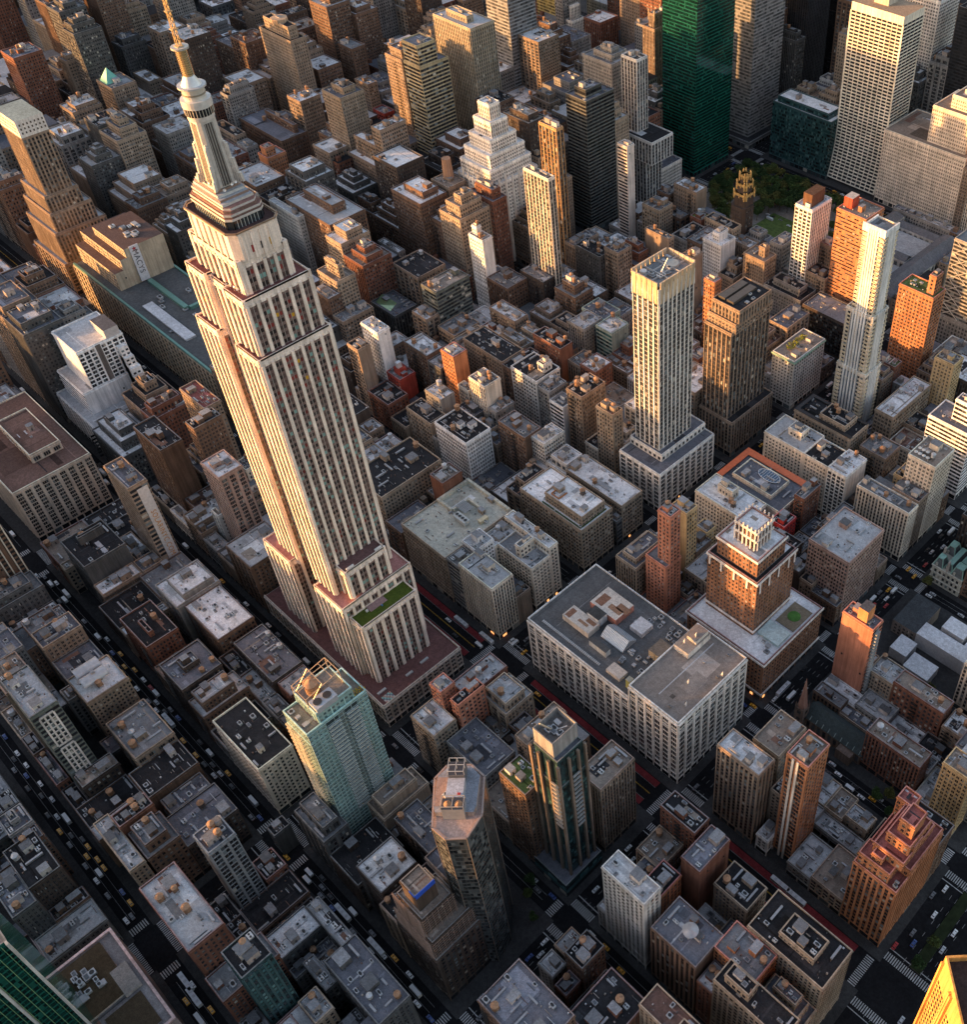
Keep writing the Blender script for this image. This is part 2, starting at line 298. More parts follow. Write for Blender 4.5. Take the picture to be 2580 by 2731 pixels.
def building(name,label,cat,x0,x1,y0,y1,h,wall,face,roof,tiers=(),clutter=2,group=None,tanks='',opts=None):
    """one building: Empty > wall, roof, upper_storeys, lower_wing, bulkhead, air_unit ..."""
    opts=opts or {}; wc=WC[wall]; wc=tuple(np.clip(np.array(wc)*rnd.uniform(.9,1.1),0,.85)); rc=np.array(RC[roof])*rnd.uniform(.88,1.12); pk=PALK.get(wall,'n')
    bx,by=(x0+x1)/2,(y0+y1)/2
    root=thing(name,label,cat,(bx,by,0),group)
    O=(bx,by,0); bay=rnd.choice((2.2,2.4,2.7,3.0)); fl=rnd.choice((3.3,3.5,3.7)); hwf=rnd.choice((.46,.52,.6))
    fs,fe=face.split(',')
    glassy=wall in('greenglass','silverglass','goldglass','darkglass','blackfin','tealglass','aqua','darkteal')
    wm=CURT if glassy else WALL
    def body(nm,a0,a1,b0,b1,z0,z1,street,deck=True,holes=None,ph=1.1,extra=True):
        mb=MB(); f=[[(a0,b0,z0),(a1,b0,z0),(a1,b0,z1),(a0,b0,z1)],[(a1,b0,z0),(a1,b1,z0),(a1,b1,z1),(a1,b0,z1)],[(a1,b1,z0),(a0,b1,z0),(a0,b1,z1),(a1,b1,z1)],[(a0,b1,z0),(a0,b0,z0),(a0,b0,z1),(a0,b1,z1)]]
        mb.quads(f,wc,wm)
        kw=dict(pk=pk,bay=opts.get('bay',bay),fl=opts.get('fl',fl),hw=opts.get('hw') or (hwf if (fs=='p') else None))
        facade(mb,'S',a0,a1,b0,b1,z0,z1,fs,wc,street=street,**kw); facade(mb,'E',a0,a1,b0,b1,z0,z1,fe,wc,street=street,**kw)
        if not glassy and extra:
            cc=np.clip(np.array(wc)*1.15,0,.85); e=.35
            mb.boxes([[a0-e,a1+e,b0-e,b0+.02,z1-.7,z1+.15],[a1-.02,a1+e,b0,b1+e,z1-.7,z1+.15],[a0-e,a0+.02,b0,b1+e,z1-.7,z1+.15],[a0,a1,b1-.02,b1+e,z1-.7,z1+.15]],cc,WALL)
        mb.build(nm,root,O)
        mr=MB(); roofdeck(mr,a0+.03,a1-.03,b0+.03,b1-.03,z1+.16,rc,wc,ph); mr.build('roof',root,O)
    low=[t for t in tiers if t[0]<0]; up=[t for t in tiers if t[0]>0]
    low=sorted(low,key=lambda t:t[0]);  zb=0
    for (dh,w,e,s,n) in low:
        body('lower_wing',x0-w,x1+e,y0-s,y1+n,zb,h+dh,zb==0); zb=h+dh+.17
    body('wall',x0,x1,y0,y1,zb,h,zb==0)
    z=h+.17; cur=(x0,x1,y0,y1)
    for (dh,w,e,s,n) in up:
        a=(x0+w,x1-e,y0+s,y1-n)
        if a[1]-a[0]<2 or a[3]-a[2]<2: continue
        body('upper_storeys',*a,z,h+dh,False); z=h+dh+.17; cur=a
    # clutter on the main roof (outside the upper tier) and on top
    zt=z; A=cur; wA=A[1]-A[0]; dA=A[3]-A[2]
    placed=[]
    def spot(a,b,region,avoid=None,tries=14):
        for _ in range(tries):
            px=rnd.uniform(region[0]+a/2+.8,region[1]-a/2-.8) if region[1]-region[0]>a+1.6 else None
            py=rnd.uniform(region[2]+b/2+.8,region[3]-b/2-.8) if region[3]-region[2]>b+1.6 else None
            if px is None or py is None: return None
            q=(px-a/2,px+a/2,py-b/2,py+b/2)
            if avoid and not(q[1]<avoid[0]-.4 or q[0]>avoid[1]+.4 or q[3]<avoid[2]-.4 or q[2]>avoid[3]+.4): continue
            if any(not(q[1]<p[0]-.3 or q[0]>p[1]+.3 or q[3]<p[2]-.3 or q[2]>p[3]+.3) for p in placed): continue
            placed.append(q); return px,py
        return None
    if clutter>=1 and not opts.get('clean'):
        for k in range(rnd.choice((1,2,2)) if clutter>1 else 1):
            a=min(rnd.uniform(3,7),wA*.45); b=min(rnd.uniform(3,7),dA*.45); p=spot(a,b,A)
            if p:
                mb=MB(); hh=rnd.uniform(2.4,5); c=np.clip(np.array(rnd.choice([wc,wc,(.55,.5,.46),(.35,.3,.27)]))*1.0,0,.8)
                mb.box(p[0]-a/2,p[0]+a/2,p[1]-b/2,p[1]+b/2,zt,zt+hh,c,WALL,top=np.array(RC[rnd.choice(('pale','slate','dark','grey','white'))]),tm=ROOF)
                mb.box(p[0]+a/2,p[0]+a/2+.06,p[1]-.5,p[1]+.5,zt,zt+2.1,(.08,.07,.07),METAL)
                mb.box(p[0]-a/2-.12,p[0]+a/2+.12,p[1]-b/2-.12,p[1]+b/2+.12,zt+hh+.02,zt+hh+.25,c*.8,WALL,top=np.array(RC['grey'])*rnd.uniform(.6,1.6),tm=ROOF)
                mb.build('bulkhead',root,O)
    nu=opts.get('units',{0:0,1:2,2:5,3:9}[clutter])
    regs=[(A,None,zt)]
    if up: regs.append(((x0,x1,y0,y1),(x0+up[0][1],x1-up[0][2],y0+up[0][3],y1-up[0][4]),h+.17))
    for k in range(nu):
        reg,av,zz=rnd.choice(regs)
        if zz!=zt: keepp=placed; 
        i=rnd.choice((0,1,2,3,3,0)); a=rnd.uniform(1.3,3.6); b=rnd.uniform(1.2,2.6)
        if i==3: a=rnd.uniform(.9,1.2); b=rnd.uniform(4,9); 
        if i==3 and rnd.random()<.5:a,b=b,a
        p=spot(a,b,reg,av)
        if p: child(AC[i],ACN[i],root,(p[0]-bx,p[1]-by,zz),(a,b,rnd.uniform(.9,2.0)))
    if clutter>=2 and not opts.get('clean'):
        mb=MB(); R0=(x0,x1,y0,y1) if up else A; z0=h+.17 if up else zt
        for k in range(6+int((R0[1]-R0[0])*(R0[3]-R0[2])/45)):
            px=rnd.uniform(R0[0]+1,R0[1]-1.6); py=rnd.uniform(R0[2]+1,R0[3]-1.6)
            if up and A[0]-1<px<A[1]+.6 and A[2]-1<py<A[3]+.6: 
                z1=zt
                if not(A[0]+.6<px<A[1]-1.2 and A[2]+.6<py<A[3]-1.2): continue
            else: z1=z0
            t=rnd.random(); c=np.array(rnd.choice(((.5,.5,.5),(.12,.12,.12),(.35,.3,.26),(.6,.6,.6),(.2,.12,.09))))
            if t<.5: mb.box(px,px+rnd.uniform(.3,.9),py,py+rnd.uniform(.3,.9),z1,z1+rnd.uniform(.5,1.6),c,METAL)
            elif t<.75: mb.bar((px,py,z1+.3),(min(px+rnd.uniform(2,7),R0[1]-1),py,z1+.3),.14,c) if z1==z0 and not up else None
            else: mb.bar((px,py,z1),(px,py,z1+rnd.uniform(1.5,3.5)),.07,c)
        if mb.q: mb.build('roof_vents',root,O)
    if opts.get('escape'):
        mb=MB(); c=(.035,.032,.03); u=rnd.uniform(2,max(2.1,(x1-x0)-7)); 
        for k in range(1,int((h-6)/fl)):
            z1=5.2+k*fl; mb.box(x0+u,x0+u+4.2,y0-1.35,y0-.4,z1,z1+.1,c,METAL,bottom=True); mb.bar((x0+u,y0-1.3,z1+1),(x0+u+4.2,y0-1.3,z1+1),.05,c); mb.bar((x0+u+(.3 if k%2 else 3.9),y0-.9,z1),(x0+u+(3.9 if k%2 else .3),y0-.9,z1+fl),.14,c)
        if mb.q: mb.build('fire_escape',root,O)
    for k,t in enumerate(tanks):
        r=rnd.uniform(1.35,1.95); p=spot(2*r,2*r,A) or spot(2*r,2*r,(x0,x1,y0,y1),regs[-1][1])
        if not p: r=min(1.6,wA*.25,dA*.25); p=(A[0]+wA*(.3+.4*(k%2)),A[2]+dA*.6)
        o=('','second ','third ','fourth ')[min(k,3)]
        water_tank(p[0],p[1],zt if (A[0]<=p[0]<=A[1] and A[2]<=p[1]<=A[3]) else h+.17,
           o+{'w':'wooden','s':'silvery','d':'dark wooden'}[t]+' tank on the '+opts.get('short',label),t,r,rnd.uniform(1.5,3.2))
    return root
# ---------------------------------------------------------------- large structure: ground, streets, pavements
ft=.3048
YS={k:(-277.5+257.5*(k-33))*ft for k in range(20,34)}; YS[34]=0
for k in range(35,42): YS[k]=(277.5+257.5*(k-35))*ft
YS[42]=2100*ft
for k in range(43,60): YS[k]=(2100+277.5+257.5*(k-43))*ft
N_=lambda k:YS[k]+(15.24 if k in(34,42) else 9.1)
S_=lambda k:YS[k]-(15.24 if k in(34,42) else 9.1)
AV=[(-1160,-1130),(-874,-846),(-602,-577),(-325,-296),(-15.2,17.5),(142,167),(284,326),(448,475)]
def struct(name,mb,kind='structure'):
    o=mb.build(name); tag(o,kind=kind); return o
g=MB(); g.quad((-9000,-6000,-.3),(6000,-6000,-.3),(6000,12000,-.3),(-9000,12000,-.3),(.03,.03,.032),ROAD); struct('ground',g)
g=MB(); g.quad((-1400,-600,-.2),(700,-600,-.2),(700,1500,-.2),(-1400,1500,-.2),(.017,.017,.019),ROAD); struct('road',g)
g=MB()
SWK=3.6
for i in range(len(AV)-1):
    for k in range(25,52):
        x0,x1=AV[i][1],AV[i+1][0]; y0,y1=N_(k),S_(k+1)
        wy=SWK if not k in(34,33) else 5.0
        g.box(x0-5,x1+5,y0-(5.5 if k in(34,42) else 3.6),y1+(5.5 if k+1 in(34,42) else 3.6),-.2,-.05,(.055,.054,.055),ROAD)
struct('pavement',g)
# bus lanes, lane lines, crossings
g=MB(); Z=-.19
def strip(x0,x1,y0,y1,c,z=Z): g.quad((x0,y0,z),(x1,y0,z),(x1,y1,z),(x0,y1,z),c,ROAD)
for a,b in((-296,-15),(17,142),(167,284)):
    strip(a+8,b-8,5.2,9.2,(.20,.035,.04)); strip(a+8,b-8,-9.2,-5.2,(.20,.035,.04))
struct('bus_lane',g)
g=MB(); Z=-.186
WHT=(.42,.42,.42); YEL=(.6,.36,.05)
for a,b in zip([v[1] for v in AV[:-1]],[v[0] for v in AV[1:]]):
    for k in range(27,50):
        y=YS[k]
        if k in(34,42):
            strip(a+8,b-8,-.25+y,-.1+y,YEL);strip(a+8,b-8,.1+y,.25+y,YEL)
            for s in(-4.9,4.9): strip(a+8,b-8,y+s-.07,y+s+.07,WHT)
        else:
            for s in(-1.7,1.7): strip(a+8,b-8,y+s-.06,y+s+.06,(.4,.4,.4))
for (a,b) in AV:
    c=(a+b)/2; n=4 if b-a<40 else 6
    for k in range(27,50):
        for j in range(-n//2+1,n//2):
            xx=c+j*3.4
            for yy in np.arange(N_(k)+3,S_(k+1)-3,9): strip(xx-.08,xx+.08,yy,yy+3,WHT)
struct('lane_markings',g)
g=MB(); Z=-.182
def zebra(x0,x1,y0,y1,along):
    L=(x1-x0) if along=='x' else (y1-y0); n=int(L/1.25)
    for i in range(n):
        t=i*1.25+.3
        if along=='x': strip(x0+t,x0+t+.62,y0,y1,WHT)
        else: strip(x0,x1,y0+t,y0+t+.62,WHT)
for (a,b) in AV[2:]:
    for k in range(28,46):
        ax0,ax1=a+5,b-5; sy0=S_(k)+(5.5 if k in(34,42) else 3.6); sy1=N_(k)-(5.5 if k in(34,42) else 3.6)
        zebra(ax0,ax1,S_(k)-2.2,S_(k)+2.4,'x'); zebra(ax0,ax1,N_(k)-2.4,N_(k)+2.2,'x')
        zebra(a-2.2,a+2.4,sy0,sy1,'y'); zebra(b-2.4,b+2.2,sy0,sy1,'y')
        strip(ax0,ax1,S_(k)-4.6,S_(k)-4.1,WHT); strip(ax0,ax1,N_(k)+4.1,N_(k)+4.6,WHT)
struct('crossings',g)
# wide avenue with planted median
g=MB()
for k in range(27,48):
    g.box(302,308,N_(k)+3,S_(k+1)-3,-.2,.25,(.10,.095,.09),ROAD,top=(.022,.030,.014),tm=LEAF)
struct('median_kerb',g)
# park ground
g=MB(); g.box(-292,-112,490,621,-.1,.5,(.24,.22,.20),ROAD,top=(.22,.20,.18)); struct('park_terrace',g)
g=MB(); g.quad((-215,515,.52),(-140,515,.52),(-140,565,.52),(-215,565,.52),(.09,.13,.04),LEAF); tag(g.build('lawn'),kind='structure')
# ---------------------------------------------------------------- the landmark skyscraper
def skyscraper():
    L=np.array(WC['lime']); T=thing('limestone_skyscraper','limestone art deco skyscraper with stepped shoulders and a tall silver mast','skyscraper',(-83,-45,0)); O=(-83,-45,0)
    red=(.20,.085,.08); pink=(.42,.20,.18)
    def roofq(mb,x0,x1,y0,y1,z,c): mb.quad((x0,y0,z),(x1,y0,z),(x1,y1,z),(x0,y1,z),c,ROOF)
    def bays(mb,side,x0,x1,y0,y1,z0,z1,nb,pier=.30,shoulder=1.0):
        P,w=mapper(side,x0,x1,y0,y1); b=(w-2*shoulder)/nb; nf=int((z1-5-z0)/3.75); f=(z1-5-z0)/nf; zz=z0+np.arange(nf)*f
        e=shoulder+np.arange(nb)*b
        rects(mb,P,e+pier*b/2,e+b-pier*b/2,z0,z1-4.6,.03,(.21,.145,.13),WALL)   # spandrels
        cols=[]
        for k in range(2):
            U,Z=np.meshgrid(e+pier*b/2+.12+k*(b*(1-pier)-.1)/2,zz); n=U.size
            ww=(b*(1-pier)-.1)/2-.38; top=(Z.ravel()>z1-30)&(z1>230); c=pal('esb',n); rr=nr.rand(n)
            c[top&(rr<.16)]=(.24,.045,.04); c[top&(rr>.988)]=(.55,.30,.03)
            rects(mb,P,U.ravel(),U.ravel()+ww,Z.ravel()+f*.18,Z.ravel()+f*.74,.06,c,GLASS)
        m=(e+b/2); rects(mb,P,m-.14,m+.14,z0,z1-4.6,.10,(.36,.33,.30),METAL)
        pe=shoulder+np.arange(nb+1)*b; slabs(mb,P,np.clip(pe-pier*b/2,0.01,w-.01),np.clip(pe+pier*b/2,0.01,w-.01),z0,z1-3.6,.75,L*1.06)
        slabs(mb,P,.01,shoulder,z0,z1,.45,L*1.04); slabs(mb,P,w-shoulder,w-.01,z0,z1,.45,L*1.04)
        for q in e+b/2: slabs(mb,P,q-b*.22,q+b*.22,z1-4.4,z1-3.1,.5,L*1.1)
    def block(nm,x0,x1,y0,y1,z0,z1,nS,nE,rc=red,**kw):
        mb=MB(); mb.quads([[(x0,y0,z0),(x1,y0,z0),(x1,y0,z1),(x0,y0,z1)],[(x1,y0,z0),(x1,y1,z0),(x1,y1,z1),(x1,y0,z1)],[(x1,y1,z0),(x0,y1,z0),(x0,y1,z1),(x1,y1,z1)],[(x0,y1,z0),(x0,y0,z0),(x0,y0,z1),(x0,y1,z1)]],L,WALL)
        if nS: bays(mb,'S',x0,x1,y0,y1,z0,z1,nS,**kw)
        if nE: bays(mb,'E',x0,x1,y0,y1,z0,z1,nE,**kw)
        if nS: bays(mb,'N',x0,x1,y0,y1,z0,z1,nS,**kw)
        if nE: bays(mb,'W',x0,x1,y0,y1,z0,z1,nE,**kw)
        mb.build(nm,T,O)
        mr=MB(); roofq(mr,x0,x1,y0,y1,z1-.9,rc)
        mr.boxes([[x0,x1,y0,y0+.6,z1-1,z1],[x0,x1,y1-.6,y1,z1-1,z1],[x0,x0+.6,y0+.6,y1-.6,z1-1,z1],[x1-.6,x1,y0+.6,y1-.6,z1-1,z1]],L,WALL)
        mr.build('roof',T,O); return mb
    # podium
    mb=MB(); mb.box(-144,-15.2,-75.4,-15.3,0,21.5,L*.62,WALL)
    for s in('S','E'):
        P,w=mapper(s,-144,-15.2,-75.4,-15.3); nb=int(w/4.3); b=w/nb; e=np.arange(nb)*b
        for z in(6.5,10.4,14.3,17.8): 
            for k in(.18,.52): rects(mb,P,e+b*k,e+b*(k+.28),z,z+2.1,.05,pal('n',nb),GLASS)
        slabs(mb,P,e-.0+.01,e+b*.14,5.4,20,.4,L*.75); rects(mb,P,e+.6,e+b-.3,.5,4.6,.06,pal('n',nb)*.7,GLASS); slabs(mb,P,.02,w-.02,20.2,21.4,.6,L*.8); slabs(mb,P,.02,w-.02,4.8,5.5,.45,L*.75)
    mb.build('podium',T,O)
    mr=MB(); roofq(mr,-143.6,-15.6,-75,-15.7,21.6,(.16,.08,.075)); 
    mr.boxes([[-144,-15.2,-75.4,-74.7,21.5,22.7],[-15.9,-15.2,-74.7,-15.3,21.5,22.7],[-144,-15.9,-16,-15.3,21.5,22.7]],L*.75,WALL)
    for q in((-26,-72,-66),(-24,-52,-47),(-25,-40,-34)): mr.box(q[0],q[0]+1.5,q[1],q[2],21.7,22.6,(.5,.5,.5),METAL)
    mr.build('podium_roof',T,O)
    mb=MB()
    for i in range(4): 
        for j in range(6): mb.box(-22+i*1.4,-20.7+i*1.4,-72+j*1.1,-71+j*1.1,21.7,21.78,[(.3,.55,.5),(.5,.3,.25),(.6,.55,.5),(.15,.2,.25)][(i*3+j*5)%4],METAL)
    mb.build('roof_mosaic',T,O)
    block('east_wing',-44,-32,-66,-27,21.6,76,2,6,rc=(.075,.10,.02),pier=.36)
    mr=MB(); mr.box(-43.4,-38.4,-55,-43,75.2,75.5,(.33,.21,.2),ROOF); mr.box(-41,-39.8,-57,-55.6,75.2,76.6,(.7,.7,.7),METAL); mr.box(-38,-37,-48,-47.2,75.2,76,(.1,.25,.5),METAL); mr.build('roof_terrace',T,O)
    block('lower_shoulder',-72,-44,-69,-20,21.6,85.5,5,8,rc=pink,shoulder=.8)
    block('middle_shoulder',-60,-46,-60,-32,85.6,108.5,2,4,rc=(.15,.085,.08))
    mr=MB(); mr.box(-47.6,-46.8,-58,-53,108.5,109.6,(.75,.75,.75),METAL); mr.box(-47.6,-46.8,-38,-33.5,108.5,109.6,(.75,.75,.75),METAL); mr.build('roof_light',T,O)
    block('west_wing',-122,-94,-70,-20,21.6,90,5,8,rc=pink,shoulder=.8)
    block('west_annex',-134,-122,-64,-27,21.6,76,2,6,rc=pink)
    # main shaft: centre slab plus two projecting bays on the south and north sides
    block('shaft_core',-110,-56,-59,-30.5,85.6,257,0,0)
    block('shaft_bay',-75.5,-55.5,-65,-24.5,85.6,259,4,7,rc=red)
    block('shaft_bay',-111.5,-91.5,-65,-24.5,85.6,259,4,7,rc=red)
    block('recess_bay',-91.4,-75.6,-59.6,-30,85.7,288.8,3,0)
    block('upper_bay',-75.6,-58.5,-62,-26,258.3,290,3,6,rc=red)
    block('upper_bay',-108.5,-91.4,-62,-26,258.3,290,3,6,rc=red)
    block('crown_block',-103.5,-62.5,-57.5,-31.5,289,307,7,4,shoulder=2.2)
    # 86th floor terrace block with chamfered corners
    mb=MB()
    def cham(x0,x1,y0,y1,c): return [(x0+c,y0),(x1-c,y0),(x1,y0+c),(x1,y1-c),(x1-c,y1),(x0+c,y1),(x0,y1-c),(x0,y0+c)]
    mb.poly_prism(cham(-102,-61.5,-57,-32,3.2),306,319.6,L*1.05,top=(.10,.06,.055),tm=ROOF)
    for x in np.arange(-97,-65,5.4): mb.box(x,x+1.1,-57.7,-57.0,306,318.6,L*1.1)
    for y in np.arange(-52.5,-35,4.4): mb.box(-61.5,-60.9,y,y+1.0,306,318.6,L*1.1)
    for y,c in((-49,(.30,.04,.04)),(-44.3,(.05,.05,.055)),(-39.7,(.62,.36,.02))): mb.box(-61.5,-61.2,y,y+1.4,309,312.5,c,GLASS)
    mb.build('terrace_block',T,O)
    mb=MB(); Pm=cham(-102.6,-61,-57.6,-31.4,3.4)
    for i in range(8):
        a,b=Pm[i],Pm[(i+1)%8]; mb.bar((*a,320.6),(*b,320.6),.35,(.30,.20,.13)); mb.bar((*a,320.0),(*b,320.0),.3,tuple(L*.9),WALL)
    mb.build('terrace_parapet',T,O)
    # glazed observatory and banded metal tiers
    mb=MB(); ch=cham(-98,-66,-54,-35.5,2.4); M=(.62,.60,.58)
    mb.poly_prism(ch,319.6,324,(.03,.035,.04),GLASS)
    for i in range(8):
        a,b=np.array(ch[i]),np.array(ch[(i+1)%8]); n=max(1,int(np.linalg.norm(b-a)/1.7))
        for k in range(n+1):
            p=a+(b-a)*k/n; mb.bar((*p,319.6),(*p,324),.13,(.5,.55,.55))
    mb.build('observatory_glazing',T,O)
    mb=MB(); z=324
    for k,(ins,hh) in enumerate(((-.5,1.2),(0,1.0),(-.4,1.1),(.4,1.2),(1.0,1.0))):
        mb.poly_prism(cham(-98+ins,-66-ins,-54+ins,-35.5-ins,2.4),z,z+hh,M if k%2==0 else (.20,.13,.11),METAL if k%2==0 else WALL,top=(.27,.15,.13),tm=ROOF); z+=hh
    mb.build('metal_cornice',T,O)
    mb=MB(); z=329.5
    for k in range(6):
        mb.box(-96+k*.5,-70-k*2.2,-52.5+k*.55,-37-k*.5,z,z+1.15,M if k%2==0 else (.30,.20,.16),METAL,top=(.40,.41,.43),tm=ROOF); z+=1.15
    mb.build('mast_plinth',T,O)
    # mast: four winged buttresses round a glazed shaft
    cx,cy=-80,-45; zb,zt=336,366
    mb=MB()
    def lerp(a,b,t):return a+(b-a)*t
    def ring(r,n=16):return [(cx+r*math.cos(2*math.pi*(i+.5)/n),cy+r*math.sin(2*math.pi*(i+.5)/n)) for i in range(n)]
    mb.poly_prism(cham(cx-5.2,cx+5.2,cy-5.2,cy+5.2,1.6),zb-.5,zt,(.60,.57,.54),METAL,P2=cham(cx-4.4,cx+4.4,cy-4.4,cy+4.4,1.2))
    mb.build('mast_shaft',T,O)
    mb=MB()
    for dx,dy in((1,0),(-1,0),(0,1),(0,-1)):
        for j in range(-3,4):
            w=.36; a=(cx+dx*5.32+ -dy*j*.62,cy+dy*5.32+dx*j*.62); b=(cx+dx*4.5+ -dy*j*.55,cy+dy*4.5+dx*j*.55)
            mb.bar((*a,zb),(*b,zt-1.5),.17,(.42,.40,.37) if j%2 else (.10,.09,.085),METAL)
        mb.quads([[(cx+dx*5.28-dy*2.3*s,cy+dy*5.28+dx*2.3*s,zb) for s in(-1,1)]+[(cx+dx*4.48-dy*2.0*s,cy+dy*4.48+dx*2.0*s,zt-1.5) for s in(1,-1)]],(.12,.10,.09),GLASS)
    mb.build('mast_window',T,O)
    for dx,dy in((1,1),(1,-1),(-1,1),(-1,-1)):
        mb=MB()
        for k,(r0,z1) in enumerate(((9.6,343),(8.4,350),(7.2,357))):
            d=np.array([dx,dy])/math.sqrt(2); n=np.array([-dy,dx])/math.sqrt(2); t=1.0-.15*k
            for rr in np.linspace(5.2,r0,4): 
                p=np.array([cx,cy])+d*rr; zz=lerp(z1,z1-3,(rr-5)/(r0-5+.01)); mb.bar((*p,zb-.3),(*(p-d*.5),zz),.62,(.66,.62,.58),METAL)
                mb.bar((*(p+n*.7),zb-.3),(*(p-d*.5+n*.6),zz-.6),.16,(.40,.37,.35),METAL); mb.bar((*(p-n*.7),zb-.3),(*(p-d*.5-n*.6),zz-.6),.16,(.40,.37,.35),METAL)
        mb.build('buttress_wing',T,O)
    mb=MB(); mb.cyl(cx,cy,5.6,366,368,(.66,.63,.60),METAL,28); mb.cyl(cx,cy,5.9,368,371.4,(.02,.02,.022),GLASS,28)
    for i in range(28):
        a=2*math.pi*i/28; mb.bar((cx+5.95*math.cos(a),cy+5.95*math.sin(a),368),(cx+5.95*math.cos(a),cy+5.95*math.sin(a),371.4),.1,(.6,.57,.5),METAL)
    mb.cyl(cx,cy,6.3,371.4,374.6,(.68,.65,.62),METAL,28); mb.build('lantern_drum',T,O)
    mb=MB(); mb.cyl(cx,cy,4.6,374.6,379.5,(.60,.56,.50),METAL,24); mb.cyl(cx,cy,4.9,376.5,377.1,(.3,.26,.2),METAL,24)
    mb.cyl(cx,cy,5.9,379.5,380.2,(.55,.55,.55),METAL,24); mb.cyl(cx,cy,4.2,380.2,384,(.64,.63,.62),METAL,24,r2=2.2); mb.build('dome',T,O)
    mb=MB(); mb.cyl(cx,cy,1.7,384,395,(.40,.29,.15),METAL,12); 
    for k in range(12): mb.cyl(cx,cy,2.3,384.5+k*.9,384.75+k*.9,(.52,.38,.18),METAL,12,capc=(.3,.22,.12))
    mb.cyl(cx,cy,3.6,395.3,396.1,(.5,.48,.44),METAL,20); mb.build('antenna_base',T,O)
    mb=MB(); c=(.50,.37,.19)
    z0=396; 
    for k in range(20):
        z1=z0+2.3; r0=1.15-.045*k; r1=1.15-.045*(k+1)
        for s in range(4):
            a=math.pi/4+s*math.pi/2; a2=a+math.pi/2
            p=(cx+r0*math.cos(a),cy+r0*math.sin(a),z0); q=(cx+r1*math.cos(a),cy+r1*math.sin(a),z1); q2=(cx+r1*math.cos(a2),cy+r1*math.sin(a2),z1)
            mb.bar(p,q,.13,c); mb.bar(p,q2,.08,c)
        if k%3==0: mb.box(cx-r0-.35,cx+r0+.35,cy-r0-.35,cy+r0+.35,z0,z0+.35,(.5,.36,.2),METAL)
        z0=z1
    mb.build('antenna_lattice',T,O)
    for k in range(9):
        a=k*2.4; child(DISH,'satellite_dish',T,(3+9*math.cos(a)+0,0+6*math.sin(a),336.4-2.2*(k%2)),(1,1,1),a)
    for k in range(6): child(DISH,'satellite_dish',T,(-24.5+3*(k%2),-10-1.2*k,259.2),(1.2,1.2,1.2),k)
    for k in range(5): child(DISH,'satellite_dish',T,(8+3*k,-15.5+.4*k,290),(1.0,1.0,1.0),k)
def _dish(mb):
    mb.bar((0,0,0),(0,0,1.4),.08,(.4,.4,.4)); n=12
    for i in range(n):
        a,b=2*math.pi*i/n,2*math.pi*(i+1)/n; mb.tri((0.15,.0,1.5),(.55,.75*math.cos(a),1.6+.75*math.sin(a)),(.55,.75*math.cos(b),1.6+.75*math.sin(b)),(.72,.72,.72),METAL)
        mb.tri((0.13,.0,1.5),(.53,.75*math.cos(b),1.6+.75*math.sin(b)),(.53,.75*math.cos(a),1.6+.75*math.sin(a)),(.72,.72,.72),METAL)
DISH=proto_mesh(_dish,'satellite_dish')
skyscraper()
def tower_tiers(name,label,cat,T,wall,roofc='grey',parts=None,**kw):
    """T: list of (x0,x1,y0,y1,z0,z1,faceS,faceE,nm)"""
    bx=(T[0][0]+T[0][1])/2; by=(T[0][2]+T[0][3])/2; root=thing(name,label,cat,(bx,by,0)); O=(bx,by,0); wc=np.array(WC[wall]); pk=PALK.get(wall,'n')
    glassy=wall in('greenglass','silverglass','darkglass','blackfin','tealglass','aqua','darkteal')
    for (x0,x1,y0,y1,z0,z1,fs,fe,nm) in T:
        mb=MB(); mb.quads([[(x0,y0,z0),(x1,y0,z0),(x1,y0,z1),(x0,y0,z1)],[(x1,y0,z0),(x1,y1,z0),(x1,y1,z1),(x1,y0,z1)],[(x1,y1,z0),(x0,y1,z0),(x0,y1,z1),(x1,y1,z1)],[(x0,y1,z0),(x0,y0,z0),(x0,y0,z1),(x0,y1,z1)]],wc,CURT if glassy else WALL)
        facade(mb,'S',x0,x1,y0,y1,z0,z1,fs,wc,street=z0==0,pk=pk,**kw); facade(mb,'E',x0,x1,y0,y1,z0,z1,fe,wc,street=z0==0,pk=pk,**kw)
        if kw.get('corn',1) and not glassy:
            e=.4; cc=np.clip(wc*1.18,0,.88); mb.boxes([[x0-e,x1+e,y0-e,y0+.02,z1-.8,z1+.15],[x1-.02,x1+e,y0,y1+e,z1-.8,z1+.15]],cc,WALL)
        mb.build(nm,root,O)
        mr=MB(); roofdeck(mr,x0+.03,x1-.03,y0+.03,y1-.03,z1+.16,np.array(RC[roofc]),wc); mr.build('roof',root,O)
    return root,O
def units(root,O,reg,z,n,big=1.0):
    for k in range(n):
        i=rnd.choice((0,1,2,3,0)); a=rnd.uniform(1.3,3.4)*big; b=rnd.uniform(1.2,2.6)*big
        if reg[1]-reg[0]<a+2 or reg[3]-reg[2]<b+2: continue
        child(AC[i],ACN[i],root,(rnd.uniform(reg[0]+a/2+.8,reg[1]-a/2-.8)-O[0],rnd.uniform(reg[2]+b/2+.8,reg[3]-b/2-.8)-O[1],z),(a,b,rnd.uniform(1,2.2)))
